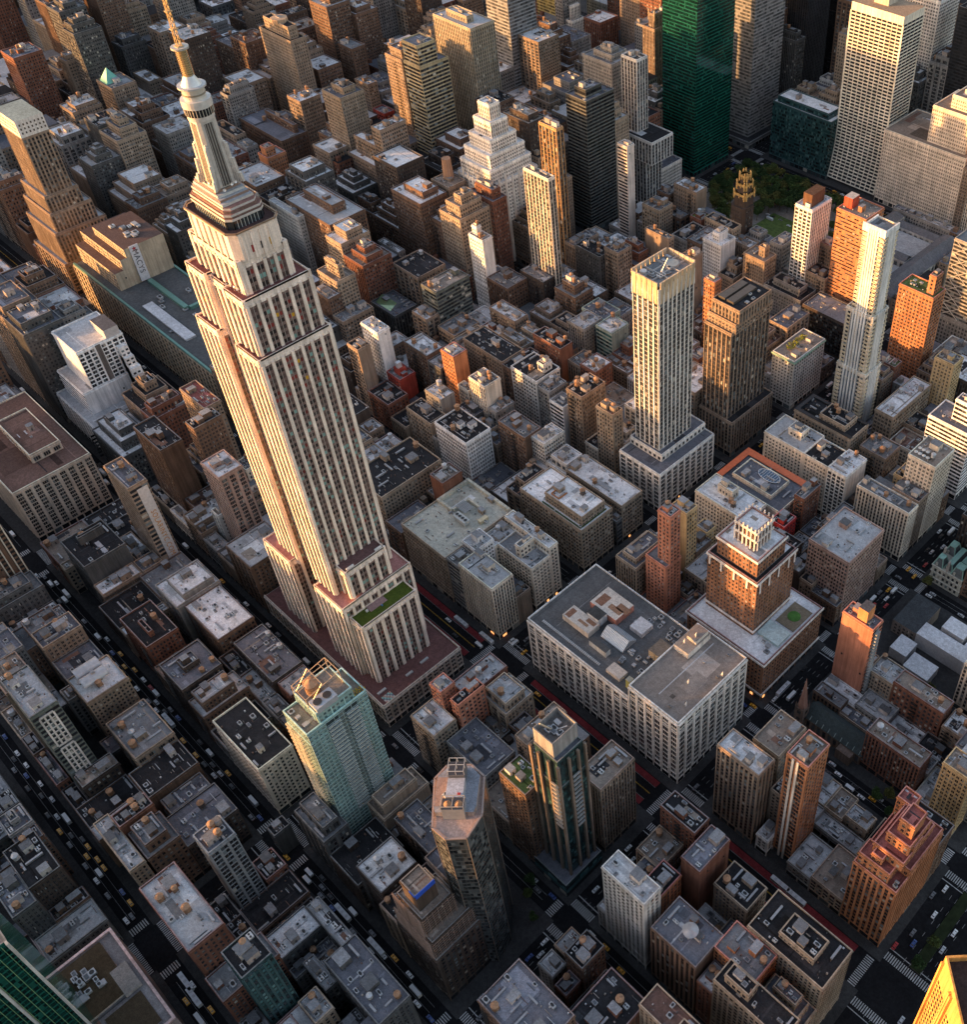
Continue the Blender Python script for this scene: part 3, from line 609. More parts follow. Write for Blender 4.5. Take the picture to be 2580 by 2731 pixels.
# fluted white tower on a rounded podium
T=[(-55,-15.2,172.4,232.4,0,38,'V','V','podium'),(-55,-24,184,232,38.2,44,'v','v','podium_setback'),(-52,-29,187,221,44.2,178,'W','W','shaft')]
root,O=tower_tiers('residential_tower','tall fluted white tower with a toothed crown above a striped podium','tower',T,'whitestone','slate',bay=4.2,fl=3.7)
mb=MB()
for s,(n,w0) in {'S':(5,23),'E':(8,34),'N':(5,23),'W':(8,34)}.items():
    P,w=mapper(s,-52,-29,187,221); b=w/n
    for k in range(n):
        u=k*b+.35; uu=np.array([u]);
        a=[P(np.array([u+b*.15]),np.array([172.]),.4)[0],P(np.array([u+b*.6]),np.array([172.]),.4)[0],P(np.array([u+b*.86]),np.array([189.]),1.5)[0],P(np.array([u-b*.04]),np.array([189.]),1.5)[0]]
        i=[P(np.array([u+b*.15]),np.array([172.]),-.3)[0],P(np.array([u+b*.6]),np.array([172.]),-.3)[0],P(np.array([u+b*.86]),np.array([189.]),.5)[0],P(np.array([u-b*.04]),np.array([189.]),.5)[0]]
        mb.quad(*a,(.56,.42,.28),WALL); mb.quad(*i[::-1],(.50,.40,.30),WALL)
        for q in range(4): mb.quad(a[q],i[q],i[(q+1)%4],a[(q+1)%4],(.60,.48,.34),WALL)
    slabs(mb,P,np.arange(n+1)*b*.995,np.arange(n+1)*b*.995+.5,172,184,.9,(.72,.68,.62))
mb.quad((-51.5,187.5,185.2),(-29.5,187.5,185.2),(-29.5,220.5,185.2),(-51.5,220.5,185.2),(.22,.23,.24),ROOF)
for x in(-44,-37): mb.box(x-.2,x+.2,187.5,220.5,185.2,186.6,(.5,.5,.5),METAL)
for y in(198,209): mb.box(-51.5,-29.5,y-.2,y+.2,185.2,186.6,(.5,.5,.5),METAL)
mb.build('toothed_crown',root,O)
units(root,O,(-51,-30,188,220),185.3,8,1.4)
mb=MB(); mb.cyl(-40,212,4.5,185.3,187.4,(.40,.42,.42),METAL,20,capc=(.30,.33,.33)); mb.cyl(-47,192,2.3,185.3,188,(.5,.5,.5),METAL,18); mb.build('cooling_drum',root,O)
mb=MB(); mb.cyl(-38,200,.9,185.3,188,(.7,.7,.7),METAL,12); mb.bar((-38,200,188),(-36.5,204,196),.28,(.75,.74,.72)); mb.build('window_crane',root,O)
# tan tower with dark window strips, dark framed roof
T=[(-48,-15.3,254,304,0,34,'v','v','podium'),(-47,-22,256,300,34.2,113,'W','W','shaft'),(-46,-20,258,300,113.2,121,'p','p','upper_storeys'),(-44,-19,260,296,121.2,132,'v','v','crown')]
root,O=tower_tiers('office_tower','tan stone tower with dark window strips and a dark framed roof','tower',T,'tan','dark',bay=3.2)
units(root,O,(-43,-20,262,294),132.2,10,1.1)
mb=MB()
for a in(-42,-34): mb.box(a,a+6,264,290,132.3,134.5,(.10,.09,.08),METAL)
mb.build('screen_frame',root,O)
# slender stepped white tower
T=[(21,48,331.5,353.5,0,12,'G','G','base'),(21.5,47.5,332,353,12.2,68,'p','p','lower_shaft'),(22.5,45.5,333,352.5,68.2,119,'p','p','middle_shaft'),(26,43.5,334,351,119.2,186,'p','p','upper_shaft')]
root,O=tower_tiers('apartment_tower','slender white and sand coloured tower with stepped bay windows','tower',T,'cream','grey',bay=2.9,fl=3.5,hw=.75)
mb=MB()
for (x0,x1,y0,y1,z0,z1,a,b,nm) in T[1:]:
    for s in('S','E'):
        P,w=mapper(s,x0,x1,y0,y1); c=w/2
        u=c+np.array([-6,-3.4,-.8,1.8,4.4])*(w/24)
        rects(mb,P,c-7.0*w/24,c+6.4*w/24,z0,z1-3,.10,(.14,.17,.21),GLASS)
        slabs(mb,P,u,u+1.25,z0,z1+1.4,.9,(.80,.78,.75))
        nf=int((z1-z0)/3.5)
        for k in range(nf):
            for q in(.3,w-4.6): slabs(mb,P,q,q+4.2,z0+k*3.5,z0+k*3.5+.9,.8,(.66,.55,.38))
mb.boxes([[25.5,44,333.5,334.6,184,190],[43,44,334.6,351,184,189],[25.5,26.6,334.6,351.5,184,188]],(.78,.76,.73),WALL)
mb.build('pilaster',root,O)
# dark glass octagonal tower
root=thing('glass_tower','tall dark glass octagonal tower with pinkish roof terrace','tower',(128,-117,0)); O=(128,-117,0)
oc=[(126,-131),(134.5,-130.5),(141,-124),(137.5,-112),(124,-99),(115,-99),(107,-107),(108,-115)]
mb=MB(); h=133
for i in range(8):
    a=np.array(oc[i],float);b=np.array(oc[(i+1)%8],float); d=b-a; L=np.linalg.norm(d); d/=L; n=np.array([d[1],-d[0]])
    mb.quad((*a,0),(*b,0),(*b,h),(*a,h),(.075,.078,.08),WALL)
    nb=max(3,int(L/1.8)); bb=L/nb; nf=36; f=(h-3)/nf
    U,Zz=np.meshgrid(np.arange(nb)*bb,1+np.arange(nf)*f); U=U.ravel();Zz=Zz.ravel()
    def Pq(u,z,e): return np.stack([a[0]+d[0]*u+n[0]*e,a[1]+d[1]*u+n[1]*e,z],-1)
    mb.quads(np.stack([Pq(U+.08,Zz+.1,.05),Pq(U+bb-.08,Zz+.1,.05),Pq(U+bb-.08,Zz+f*.72,.05),Pq(U+.08,Zz+f*.72,.05)],1),pal('smoke',len(U)),GLASS)
    mb.bar((*(a+n*.1),0),(*(a+n*.1),h+1.2),.2,(.20,.17,.15),METAL)
    mb.bar((*a,h+.6),(*b,h+.6),.4,(.40,.30,.26),METAL)
mb.quads([[(*oc[0],h),(*oc[1],h),(*oc[2],h),(*oc[7],h)],[(*oc[7],h),(*oc[2],h),(*oc[3],h),(*oc[6],h)],[(*oc[6],h),(*oc[3],h),(*oc[4],h),(*oc[5],h)]],(.42,.31,.27),ROOF)
mb.build('shaft',root,O)
def octpart(nm,f):
    mb=MB(); f(mb); o=mb.build(nm,root); o.location=(123-128,-114+117,0); o.rotation_euler=(0,0,R(43)); return o
octpart('upper_terrace',lambda m:(m.poly_prism([(-8.5,-9),(8.5,-9),(9.5,-6),(9.5,9),(5,14),(-5,14),(-9.5,9),(-9.5,-6)],h+.1,h+4,(.26,.22,.21),WALL,top=(.27,.28,.32),tm=ROOF),m.box(-9.2,-3.5,-6,8,h+4,h+4.3,(.34,.24,.21),ROOF)))
def _te(m):
    m.box(-5,5,-10.5,-5,h+.1,h+9,(.30,.30,.31),METAL,top=(.07,.07,.08))
    for q in(-2.4,2.4): m.cyl(q,-7.8,1.8,h+9,h+10.3,(.34,.2,.12),WOOD,18,r2=.05)
    for x in(-5,0,5):
        for y in(-10.5,-5): m.bar((x,y,h+9),(x,y,h+11.3),.13,(.5,.43,.35))
        m.bar((x,-10.5,h+11.3),(x,-5,h+11.3),.13,(.5,.43,.35))
    m.bar((-5,-10.5,h+11.3),(5,-10.5,h+11.3),.13,(.5,.43,.35)); m.bar((-5,-5,h+11.3),(5,-5,h+11.3),.13,(.5,.43,.35))
octpart('tank_enclosure',_te)
octpart('plant_room',lambda m:(m.box(-3.8,3.8,-4.5,5,h+4,h+9,(.40,.41,.44),METAL,top=(.42,.44,.50),tm=ROOF),m.box(1.5,2.8,-3.5,-2.6,h+9,h+9.6,(.5,.05,.04),METAL)))
def _fc(m):
    m.box(-3.6,3.6,5.3,12,h+4,h+11,(.14,.14,.15),METAL,top=(.06,.06,.07))
    for x in(-3.6,0,3.6):
        for y in(5.3,8.6,12): m.bar((x,y,h+11),(x,y,h+14),.12,(.55,.52,.48))
        m.bar((x,5.3,h+14),(x,12,h+14),.12,(.55,.52,.48))
    for y in(5.3,8.6,12): m.bar((-3.6,y,h+14),(3.6,y,h+14),.12,(.55,.52,.48))
octpart('fan_cage',_fc)
units(root,(128,-117,0),(118,124,-122,-112),h+4.3,3)
# dark teal glass tower with brown columns
T=[(118,143,-76,-49,0,12,'r','r','podium'),(121.5,139.5,-69,-51,12.2,100,'g','g','shaft'),(122.5,139,-68.3,-51.5,100.2,123,'g','g','upper_shaft')]
root,O=tower_tiers('glass_tower','dark teal glass tower with brown concrete columns and a square roof box','tower',T,'darkteal','slate',fl=3.8)
mb=MB(); cc=(.20,.155,.125)
for x,y in((121.2,-69.4),(127,-69.6),(134,-69.6),(140,-69.2),(140.2,-62),(140.2,-56),(139.8,-51)): mb.box(x-.75,x+.75,y-.6,y+.6,12.2,122,cc)
for k in range(22):
    z=20+k*4.0; mb.box(134.7,139.8,-70.6,-69.7,z,z+.8,(.42,.38,.34)) if k>10 else None; mb.box(140.6,141.5,-61.4,-56.6,z,z+.8,(.30,.30,.30)) if k>8 else None
mb.build('column',root,O)
mb=MB(); mb.boxes([[122.5,136,-67.5,-67,123.3,136],[135.5,136,-67,-51.5,123.3,136],[122.5,123,-67,-51.5,123.3,136],[123,135.5,-52,-51.5,123.3,136]],(.27,.265,.26),WALL); mb.quad((123,-67,131.5),(135.5,-67,131.5),(135.5,-52,131.5),(123,-52,131.5),(.2,.19,.18),ROOF); mb.build('roof_box',root,O)
units(root,O,(123,135,-66.5,-52.5),131.6,6,1.3)
mb=MB(); mb.bar((129,-60,131.6),(125,-65,139),.3,(.55,.45,.33)); mb.bar((129,-60,131.6),(133,-55,134),.3,(.4,.4,.4)); mb.build('roof_crane',root,O)
# aqua glass apartment tower
T=[(17.7,38,-139,-104,0,9,'V','V','base'),(17.7,38,-139,-104,9.2,122,'p','p','shaft'),(18,37,-131,-110,122.2,130,'p','p','upper_storeys')]
root,O=tower_tiers('apartment_tower','tall aqua glass apartment tower with white balcony slats','tower',T,'aqua','tan',fl=3.1,hw=.56,bay=2.5)
mb=MB()
for q in(-128.5,-117.5): mb.box(38.15,38.25,q,q+7,38,121,(.03,.04,.042),GLASS)
mb.box(38.1,38.3,-120.8,-117.8,9,122,(.20,.26,.26),CURT)
for z in np.arange(10,122,3.1): mb.box(38.1,38.42,-139,-104,z,z+.16,(.50,.62,.59),METAL)
for y in np.arange(-138.8,-104,5): mb.box(38.1,38.42,y-.1,y+.1,9,122,(.50,.62,.59),METAL)
for k in range(26):
    z=40+k*3.1
    mb.box(38.3,39.6,-128.5,-121,z,z+.25,(.72,.74,.70)); mb.box(38.3,39.6,-117.5,-110.5,z,z+.25,(.72,.74,.70)); mb.box(39.5,39.6,-128.5,-121,z+.25,z+1.1,(.45,.55,.52),CURT); mb.box(39.5,39.6,-117.5,-110.5,z+.25,z+1.1,(.45,.55,.52),CURT)
for k in range(31):
    z=20+k*3.1; mb.box(18,23,-140.4,-139.1,z,z+.9,(.60,.50,.34)); mb.box(25,30,-140.4,-139.1,z,z+.9,(.60,.50,.34))
mb.build('balcony',root,O)
mb=MB(); c=(.60,.42,.26)
for a,b in(((19,-131,130),(19,-131,137)),((31,-131,130),(31,-131,137)),((31,-111,130),(31,-111,140)),((19,-111,130),(19,-111,140)),((19,-131,137),(31,-131,137)),((31,-131,137),(31,-111,140)),((19,-131,137),(19,-111,140)),((19,-111,140),(31,-111,140)),((19,-121,141),(31,-121,140)),((25,-131,138),(25,-111,140)),((19,-131,130),(19,-121,141)),((31,-131,130),(31,-121,140)),((19,-115,139),(31,-115,139)),((22,-111,140),(22,-131,138.5))): mb.bar(a,b,.15,c)
mb.build('roof_frame',root,O)
units(root,O,(18,37,-139,-132),122.3,4,1.2)
mb=MB(); mb.box(30.5,37.5,-130,-118,130.3,134,(.45,.47,.5),METAL); mb.cyl(34,-127,2.2,134,134.5,(.3,.3,.3),METAL,16,capc=(.05,.05,.05)); mb.cyl(34,-121.5,2.2,134,134.5,(.3,.3,.3),METAL,16,capc=(.05,.05,.05)); mb.build('twin_fan_unit',root,O)
water_tank(25,-124,130.2,'large wooden water tank inside the frame on the aqua glass tower','w',3.4,1.5)
mb=MB()
for k in range(90): 
    a=nr.uniform(-1,1,3); p=np.array([35.5+a[0]*1.6,-107+a[1]*4,123.2+a[2]*.6]); d=nr.uniform(-.7,.7,(3,3)); mb.tri(p+d[0],p+d[1],p+d[2],(.55,.35,.03) if k%3 else (.12,.16,.04),LEAF)
mb.build('roof_garden',root,O)
# stepped orange brown brick tower on the wide avenue
T=[(259,284,15.3,58,0,63,'v','v','wall'),(260,278,16.5,26,63.2,72,'p','p','upper_storeys'),(262,284,26.1,56,63.2,70,'p','p','upper_storeys'),(264,281,22,50,72.2,79,'p','p','upper_storeys'),(266,272,18,24,72.2,77,'p','p','bay_turret'),(267,280,27,46,79.2,87,'p','p','upper_storeys'),(276,281,30,38,79.2,84,'p','p','bay_turret'),(270,278,31,42,87.2,98,'p','b','lantern'),(259,268,50,58,63.2,80,'p','p','north_wing')]
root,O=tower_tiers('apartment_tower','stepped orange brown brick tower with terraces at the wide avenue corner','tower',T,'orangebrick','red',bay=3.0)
units(root,O,(279,284,16,26),63.2,2)
mb=MB()
for q in range(26): 
    x=nr.uniform(258.5,283); y=nr.choice([15.9,nr.uniform(16,56)]); 
    if y>17: x=nr.choice([259.5,283.2])
    p=np.array([x,y,63.9]); 
    for k in range(6): d=nr.uniform(-.6,.6,(3,3)); mb.tri(p+d[0],p+d[1],p+d[2],(.07,.11,.04),LEAF)
mb.build('terrace_planting',root,O)
building('apartment_building','dark roofed brick wing north of the stepped orange brown tower','building',262,284,58.3,75.4,46,'brown','p,p','dark',[],3)
# brown brick setback hotel with white cornices
T=[(80,142,93.9,153.8,0,37,'p','p','podium'),(84.5,122.5,107,145,37.2,86,'p','p','shaft'),(88.5,119,110.5,138,86.2,100,'p','p','upper_storeys'),(97.5,112,117,131,100.2,108,'v','v','lantern_base'),(97,112.5,116.5,131.5,108.2,115,'v','v','lantern')]
root,O=tower_tiers('hotel','brown brick setback tower with white cornices and a colonnaded lantern','tower',T,'hotelbrick','white',bay=2.7,hw=.45)
mb=MB(); c=(.74,.69,.65)
for (x0,x1,y0,y1,z) in((80,142,93.9,153.8,36.2),(84.5,122.5,107,145,85),(84.5,122.5,107,145,40.5),(88.5,119,110.5,138,99.4),(97,112.5,116.5,131.5,108),(97,112.5,116.5,131.5,114.8),(80,142,93.9,153.8,6)):
    e=.9; mb.boxes([[x0-e,x1+e,y0-e,y0-.42,z,z+1.7],[x1+.42,x1+e,y0-.42,y1+e,z,z+1.7],[x0-e,x0-.42,y0-.42,y1+e,z,z+1.7]],c,WALL)
for x in np.arange(97,113,3): mb.box(x-.4,x+.4,115.4,116.2,101,119,c); mb.box(x-.4,x+.4,131.6,132.2,108,119,c)
for y in np.arange(117,132,3): mb.box(113,113.7,y-.4,y+.4,101,119,c); mb.box(96.2,96.9,y-.4,y+.4,101,119,c)
for x in(86,95,105,115): mb.box(x,x+1.2,106,106.5,78,85,c)
for y in(109,118,127,137,143): mb.box(123,123.4,y,y+1.2,76,85,c)
mb.build('white_cornice',root,O)
mb=MB(); mb.boxes([[84.9,122.1,107.4,110.2,86.35,86.5],[119.3,122.1,110.2,144.6,86.35,86.5],[84.9,88.3,110.2,144.6,86.35,86.5]],(.03,.03,.03),ROOF); mb.build('black_terrace',root,O)
mb=MB(); mb.box(126,140,126,146,37.4,37.9,(.20,.16,.12),ROOF,top=(.22,.18,.13)); mb.cyl(133,136,4.2,37.9,38.1,(.07,.17,.04),LEAF,24); mb.build('roof_garden',root,O)
units(root,O,(126,141,97,122),37.3,7,1.3); units(root,O,(89,97,112,137),100.3,5,1.5)
mb=MB(); mb.box(124,140,110,123,37.4,39.5,(.46,.58,.57),METAL,top=(.50,.60,.60),tm=ROOF); mb.build('glazed_canopy',root,O)
# huge cream block across the avenue from the podium
root=thing('department_building','huge cream stone block with flat grey roof and glass skylight','building',(80,45,0)); O=(80,45,0); wc=np.array(WC['whitestone'])*.98
for nm,x0,x1,h,f in(('west_wall',17.7,104,50,'V'),('east_wall',104.05,142,63,'V')):
    mb=MB(); mb.box(x0,x1,15.3,75.4,0,h,wc*(.9 if x0<50 else 1),WALL,top=(.14,.14,.145),tm=ROOF)
    for s in('S','E'): facade(mb,s,x0,x1,15.3,75.4,0 if (s=='S' or x0>100) else 51,h,'V',wc,street=True,fl=4.6)
    for s in('S','E'):
        P,w=mapper(s,x0,x1,15.3,75.4); slabs(mb,P,.02,w-.02,h-1.4,h-.2,.9,wc*1.05); 
        if s=='S' or x0>100: slabs(mb,P,.02,w-.02,10,10.7,.5,wc*1.03); slabs(mb,P,.02,w-.02,h-9,h-8.4,.4,wc*1.03)
    mb.build(nm,root,O)
mr=MB(); roofdeck(mr,17.9,104,15.5,75.2,50.1,np.array((.13,.13,.132)),wc,1.2); mr.build('roof',root,O)
mr=MB(); roofdeck(mr,104.2,141.8,15.5,75.2,63.1,np.array((.24,.21,.19)),wc,1.2); mr.build('roof',root,O)
def rbox(nm,x0,x1,y0,y1,z0,z1,c,t,tm=ROOF):
    mb=MB(); mb.box(x0,x1,y0,y1,z0,z1,c,WALL,top=t,tm=tm); return mb.build(nm,root,O)
rbox('roof_block',34,56,30,40,50.3,55,(.55,.47,.40),(.55,.50,.45)); rbox('roof_block',40,62,48,64,50.3,56,(.45,.20,.15),(.60,.54,.48)); rbox('roof_block',45,55,40.3,47.7,50.3,57,(.6,.6,.6),(.07,.07,.07))
rbox('roof_block',60,74,27,31,50.3,55,(.50,.50,.48),(.10,.10,.10)); rbox('roof_block',81,92,20,27,50.3,53,(.60,.52,.44),(.60,.52,.45)); rbox('roof_block',70,80,52,62,50.3,54,(.5,.5,.52),(.52,.53,.55))
rbox('roof_block',92,102,45,56,50.3,57,(.42,.34,.24),(.2,.17,.14)); rbox('stair_tower',97,100.5,20,23.5,50.3,58,(.34,.33,.12),(.36,.36,.30)); rbox('penthouse',106,117,52,72,63.3,68,(.62,.57,.52),(.30,.26,.23)); rbox('penthouse',109,116,60,71,68.1,71,(.6,.56,.5),(.26,.22,.2))
mb=MB(); 
for s in(0,1):
    y0,y1=(36,42) if s==0 else (48,42); mb.quad((61,y0,51.5),(79,y0,51.5),(79,y1,56.5),(61,y1,56.5),(.30,.36,.40),CURT) if s==0 else mb.quad((79,y0,51.5),(61,y0,51.5),(61,y1,56.5),(79,y1,56.5),(.30,.36,.40),CURT)
    for k in range(19):
        x=61+k; mb.bar((x,y0,51.6),(x,y1,56.6),.09,(.6,.62,.64))
    for k in range(5):
        t=k/4; mb.bar((61,y0+(y1-y0)*t,51.6+5*t),(79,y0+(y1-y0)*t,51.6+5*t),.09,(.6,.62,.64))
mb.tri((79,36,51.5),(79,48,51.5),(79,42,56.5),(.4,.45,.5),CURT); mb.box(61,79,36,48,50.3,51.5,(.45,.46,.48),METAL); mb.build('glass_skylight',root,O)
for (a,b,c_,d_,cc) in((35,39,31,38,(.24,.13,.09)),(44,52,33,35,(.30,.18,.12)),(48,55,36,39,(.26,.15,.1))):
    mb=MB(); mb.quad((a,c_,55.012),(b,c_,55.012),(b,d_,55.012),(a,d_,55.012),cc,ROOF); mb.quad((a+7,c_+19,56.012),(b+9,c_+19,56.012),(b+9,d_+21,56.012),(a+7,d_+21,56.012),cc,ROOF); mb.build('rust_patch',root,O)
mb=MB(); mb.boxes([[26+k*1.3,26.7+k*1.3,20,21.6,50.3,51.1] for k in range(38)],(.5,.5,.5),METAL); mb.build('roof_grating',root,O)
units(root,O,(80,103,28,46),50.3,16,1.0); units(root,O,(60,100,55,74),50.3,14,1.2); units(root,O,(120,140,18,72),63.3,4,.6)
for x,y in((110,55),(112,63),(128,38),(137,26),(139,55)): child(DISH,'satellite_dish',root,(x-80,y-45,63.3 if x>120 else 68.2),(2.2,2.2,2.2),.6)
# black brick tower with gilded crown
root=thing('black_brick_tower','black brick tower with a gilded pinnacled crown beside the park','tower',(-175,461,0)); O=(-175,461,0); K=(.075,.058,.05); Gd=(.60,.40,.15)
def cl(x0,x1,y0,y1,c): return [(x0+c,y0),(x1-c,y0),(x1,y0+c),(x1,y1-c),(x1-c,y1),(x0+c,y1),(x0,y1-c),(x0,y0+c)]
mb=MB(); mb.poly_prism(cl(-183.5,-166.5,451,467.5,2.5),0,72,K)
for s in('S','E'): facade(mb,s,-181,-169 if s=='S' else -166.5,451 if s=='S' else 453.5,465,2,71,'p',K,pk='n',bay=2.4,fl=3.5,hw=.45)
mb.build('shaft',root,O)
for z0,z1,r in((72,84,6.9),(84,93,5.4),(93,101,3.9)):
    mb=MB(); mb.poly_prism(cl(-175-r,-175+r,461-r,461+r,1.4),z0,z1,K); mb.build('upper_storeys',root,O)
    mb=MB(); mb.poly_prism(cl(-175-r-.25,-175+r+.25,461-r-.25,461+r+.25,1.5),z1-2.4,z1,Gd,METAL)
    for (px,py) in cl(-175-r-.3,-175+r+.3,461-r-.3,461+r+.3,1.5): mb.box(px-.55,px+.55,py-.55,py+.55,z1-5.5,z1+2.2,Gd,METAL); mb.cyl(px,py,.6,z1+2.2,z1+3.4,Gd,METAL,6,r2=.05)
    for t in(-.35,0,.35):
        for (px,py) in((-175+t*2*r,461-r-.3),(-175+r+.3,461+t*2*r)): mb.box(px-.35,px+.35,py-.35,py+.35,z1-4,z1+1.2,Gd,METAL)
    mb.build('gilded_pinnacle',root,O)
# white gridded tower with flared base
root=thing('office_tower','tall white gridded tower with a flared base facing the park','tower',(-186,680,0)); O=(-186,680,0)
x0,x1=-217,-158; nb=10; H=184; wcol=(.74,.69,.58); nfl=50; mb=MB(); mg=MB()
def yo(z): return 668-9.0*max(0,(1-z/62))**2.2
zz=np.linspace(3,176,nfl+1)
def yE(z): return 704
for k in range(nfl):
    za,zb=zz[k],zz[k+1]; ya,yb=yo(za),yo(zb); f=zb-za
    for i in range(nb):
        a=x0+(x1-x0)*i/nb; b=x0+(x1-x0)*(i+1)/nb
        mg.quad((a,ya+.5,za),(b,ya+.5,za),(b,yb+.5,zb),(a,yb+.5,zb),(.022,.024,.03) if (i*7+k*3)%5 else (.05,.055,.06),GLASS)
    mb.box(x0,x1,ya-.05,ya+.5,za,za+f*.34,wcol)
    n2=5
    for i in range(n2):
        a=ya+.6+(704-ya-.6)*i/n2; b=ya+.6+(704-ya-.6)*(i+1)/n2; mg.quad((x1-.4,a,za),(x1-.4,b,za),(x1-.4,b,zb),(x1-.4,a,zb),(.022,.024,.03),GLASS)
    mb.box(x1-.4,x1+.05,ya+.5,704,za,za+f*.34,wcol)
    for i in range(nb+1):
        a=x0+(x1-x0)*i/nb; w=.32 if 0<i<nb else .8; mb.quad((a-w,ya-.25,za),(a+w,ya-.25,za),(a+w,yb-.25,zb),(a-w,yb-.25,zb),wcol); mb.quad((a+w,ya-.25,za),(a+w,ya+.4,za),(a+w,yb+.4,zb),(a+w,yb-.25,zb),wcol)
    for i in range(6):
        a=ya+.6+(704-ya-.6)*i/5; w=.3 if 0<i<5 else .8; mb.quad((x1+.25,a-w,za),(x1+.25,a+w,za),(x1+.25,a+w,zb),(x1+.25,a-w,zb),wcol)
mb.build('frame_grid',root,O); mg.build('glazing',root,O)
mb=MB(); mb.box(x0,x1,667.8,704,176,H,wcol,top=(.36,.27,.19),tm=ROOF); mb.box(x0,x0+.5,669,704,0,176,wcol); mb.box(x0,x1,703.5,704,0,176,wcol); mb.build('parapet_band',root,O)
mb=MB(); mb.box(-200,-184,680,696,H,H+6,(.5,.45,.38),WALL,top=(.2,.18,.16),tm=ROOF); mb.build('bulkhead',root,O)
# stepped white pyramid shaped tower
T=[(-392,-346,309,366,0,85,'p','p','wall'),(-390,-349,312,362,85.2,98,'p','p','upper_storeys'),(-387,-352,316,358,98.2,110,'p','p','upper_storeys'),(-384,-355,321,352,110.2,122,'p','p','upper_storeys'),(-381,-358,326,346,122.2,136,'p','v','upper_storeys'),(-377,-362,330,342,136.2,150,'v','v','crown')]
root,O=tower_tiers('office_tower','white stepped pyramid shaped office tower with many terraces','tower',T,'whitestone','white',bay=2.6,fl=3.5)
units(root,O,(-377,-362,330,342),150.2,5,1.2)
mb=MB()
for q in range(7):
    mb.box(-391+6.6*q,-389+6.6*q,308.3,308.9,0,87+(q*5)%7,(.70,.65,.58)); mb.box(-345.9,-345.3,310+8*q,312+8*q,0,87+(q*3)%7,(.70,.65,.58))
mb.build('buttress',root,O)
# library
root=thing('library','wide grey marble library with courtyards beside the park','building',(-67,550,0)); O=(-67,550,0); m=(.42,.41,.39)
for nm,q,h in(('front_wing',(-48,-27,490,612),23),('rear_wing',(-106,-92,490,612),25),('north_wing',(-92,-48,600,612),20),('south_wing',(-92,-48,490,502),20),('centre_wing',(-92,-48,545,557),24)):
    mb=MB(); mb.box(*q,0,h,m,WALL,top=(.14,.14,.145),tm=ROOF)
    for s in('S','E'): facade(mb,s,*q,0,h,'v',np.array(m),bay=6,fl=9)
    xa,xb,ya,yb=q; cx=(xa+xb)/2; cy=(ya+yb)/2
    if yb-ya>xb-xa:
        mb.quad((xa,ya,h),(xa,yb,h),(cx,yb-4,h+5),(cx,ya+4,h+5),(.15,.15,.16),ROOF); mb.quad((xb,yb,h),(xb,ya,h),(cx,ya+4,h+5),(cx,yb-4,h+5),(.15,.15,.16),ROOF); mb.tri((xa,ya,h),(cx,ya+4,h+5),(xb,ya,h),(.15,.15,.16),ROOF)
    else: mb.quad((xa,ya,h),(xb,ya,h),(xb,cy,h+4),(xa,cy,h+4),(.15,.15,.16),ROOF); mb.quad((xb,yb,h),(xa,yb,h),(xa,cy,h+4),(xb,cy,h+4),(.15,.15,.16),ROOF)
    mb.build(nm,root,O)
mb=MB(); mb.box(-91,-49,503,599,10,17,(.33,.33,.33),WALL,top=(.38,.39,.40),tm=ROOF); mb.build('courtyard_roof',root,O)
# mansion with copper mansards
root=thing('mansion','ornate stone mansion with green copper mansard roofs','building',(178,262,0)); O=(178,262,0); m=(.47,.45,.38)
mb=MB(); mb.box(167.2,190,251,275,0,17,m)
for s in('S','E','W'): facade(mb,s,167.2,190,251,275,0,17,'p',np.array(m),bay=3.4,fl=4.3,street=False)
for z in(5,11,16.4): mb.boxes([[166.6,190.6,250.4,250.95,z,z+.6],[166.6,167.15,250.95,275,z,z+.6],[190.05,190.6,251,275,z,z+.6]],(.55,.53,.46),WALL)
mb.build('wall',root,O)
mb=MB()
for q in((167.5,174.5,251.3,259),(181,190,251.3,260),(167.5,175,266,275),(174.6,181,253,275),(181,190,260.2,275)):
    a=[(q[0],q[2]),(q[1],q[2]),(q[1],q[3]),(q[0],q[3])]; hh=7 if q[1]-q[0]<8 and q[0]<170 or q[0]==181 and q[2]<252 else 4.5; c=[(q[0]+1.8,q[2]+1.8),(q[1]-1.8,q[2]+1.8),(q[1]-1.8,q[3]-1.8),(q[0]+1.8,q[3]-1.8)]
    mb.poly_prism(a,17,17+hh,(.14,.15,.15),ROOF,top=(.26,.44,.38),tm=METAL,P2=c)
    for i in range(4): mb.bar((*a[i],17.1),(*c[i],17.1+hh),.35,(.27,.46,.39)); mb.bar((*c[i],17+hh),(*c[(i+1)%4],17+hh),.4,(.27,.46,.39))
    mb.box(q[0]+1.5,q[0]+3,q[2]-.1,q[2]+.6,17.5,20,m); 
mb.build('mansard_roof',root,O)
mb=MB()
for x,y in((169,262),(188,263),(178,252)): mb.box(x-.7,x+.7,y-1,y+1,17,26,(.45,.4,.35))
mb.build('chimney',root,O)
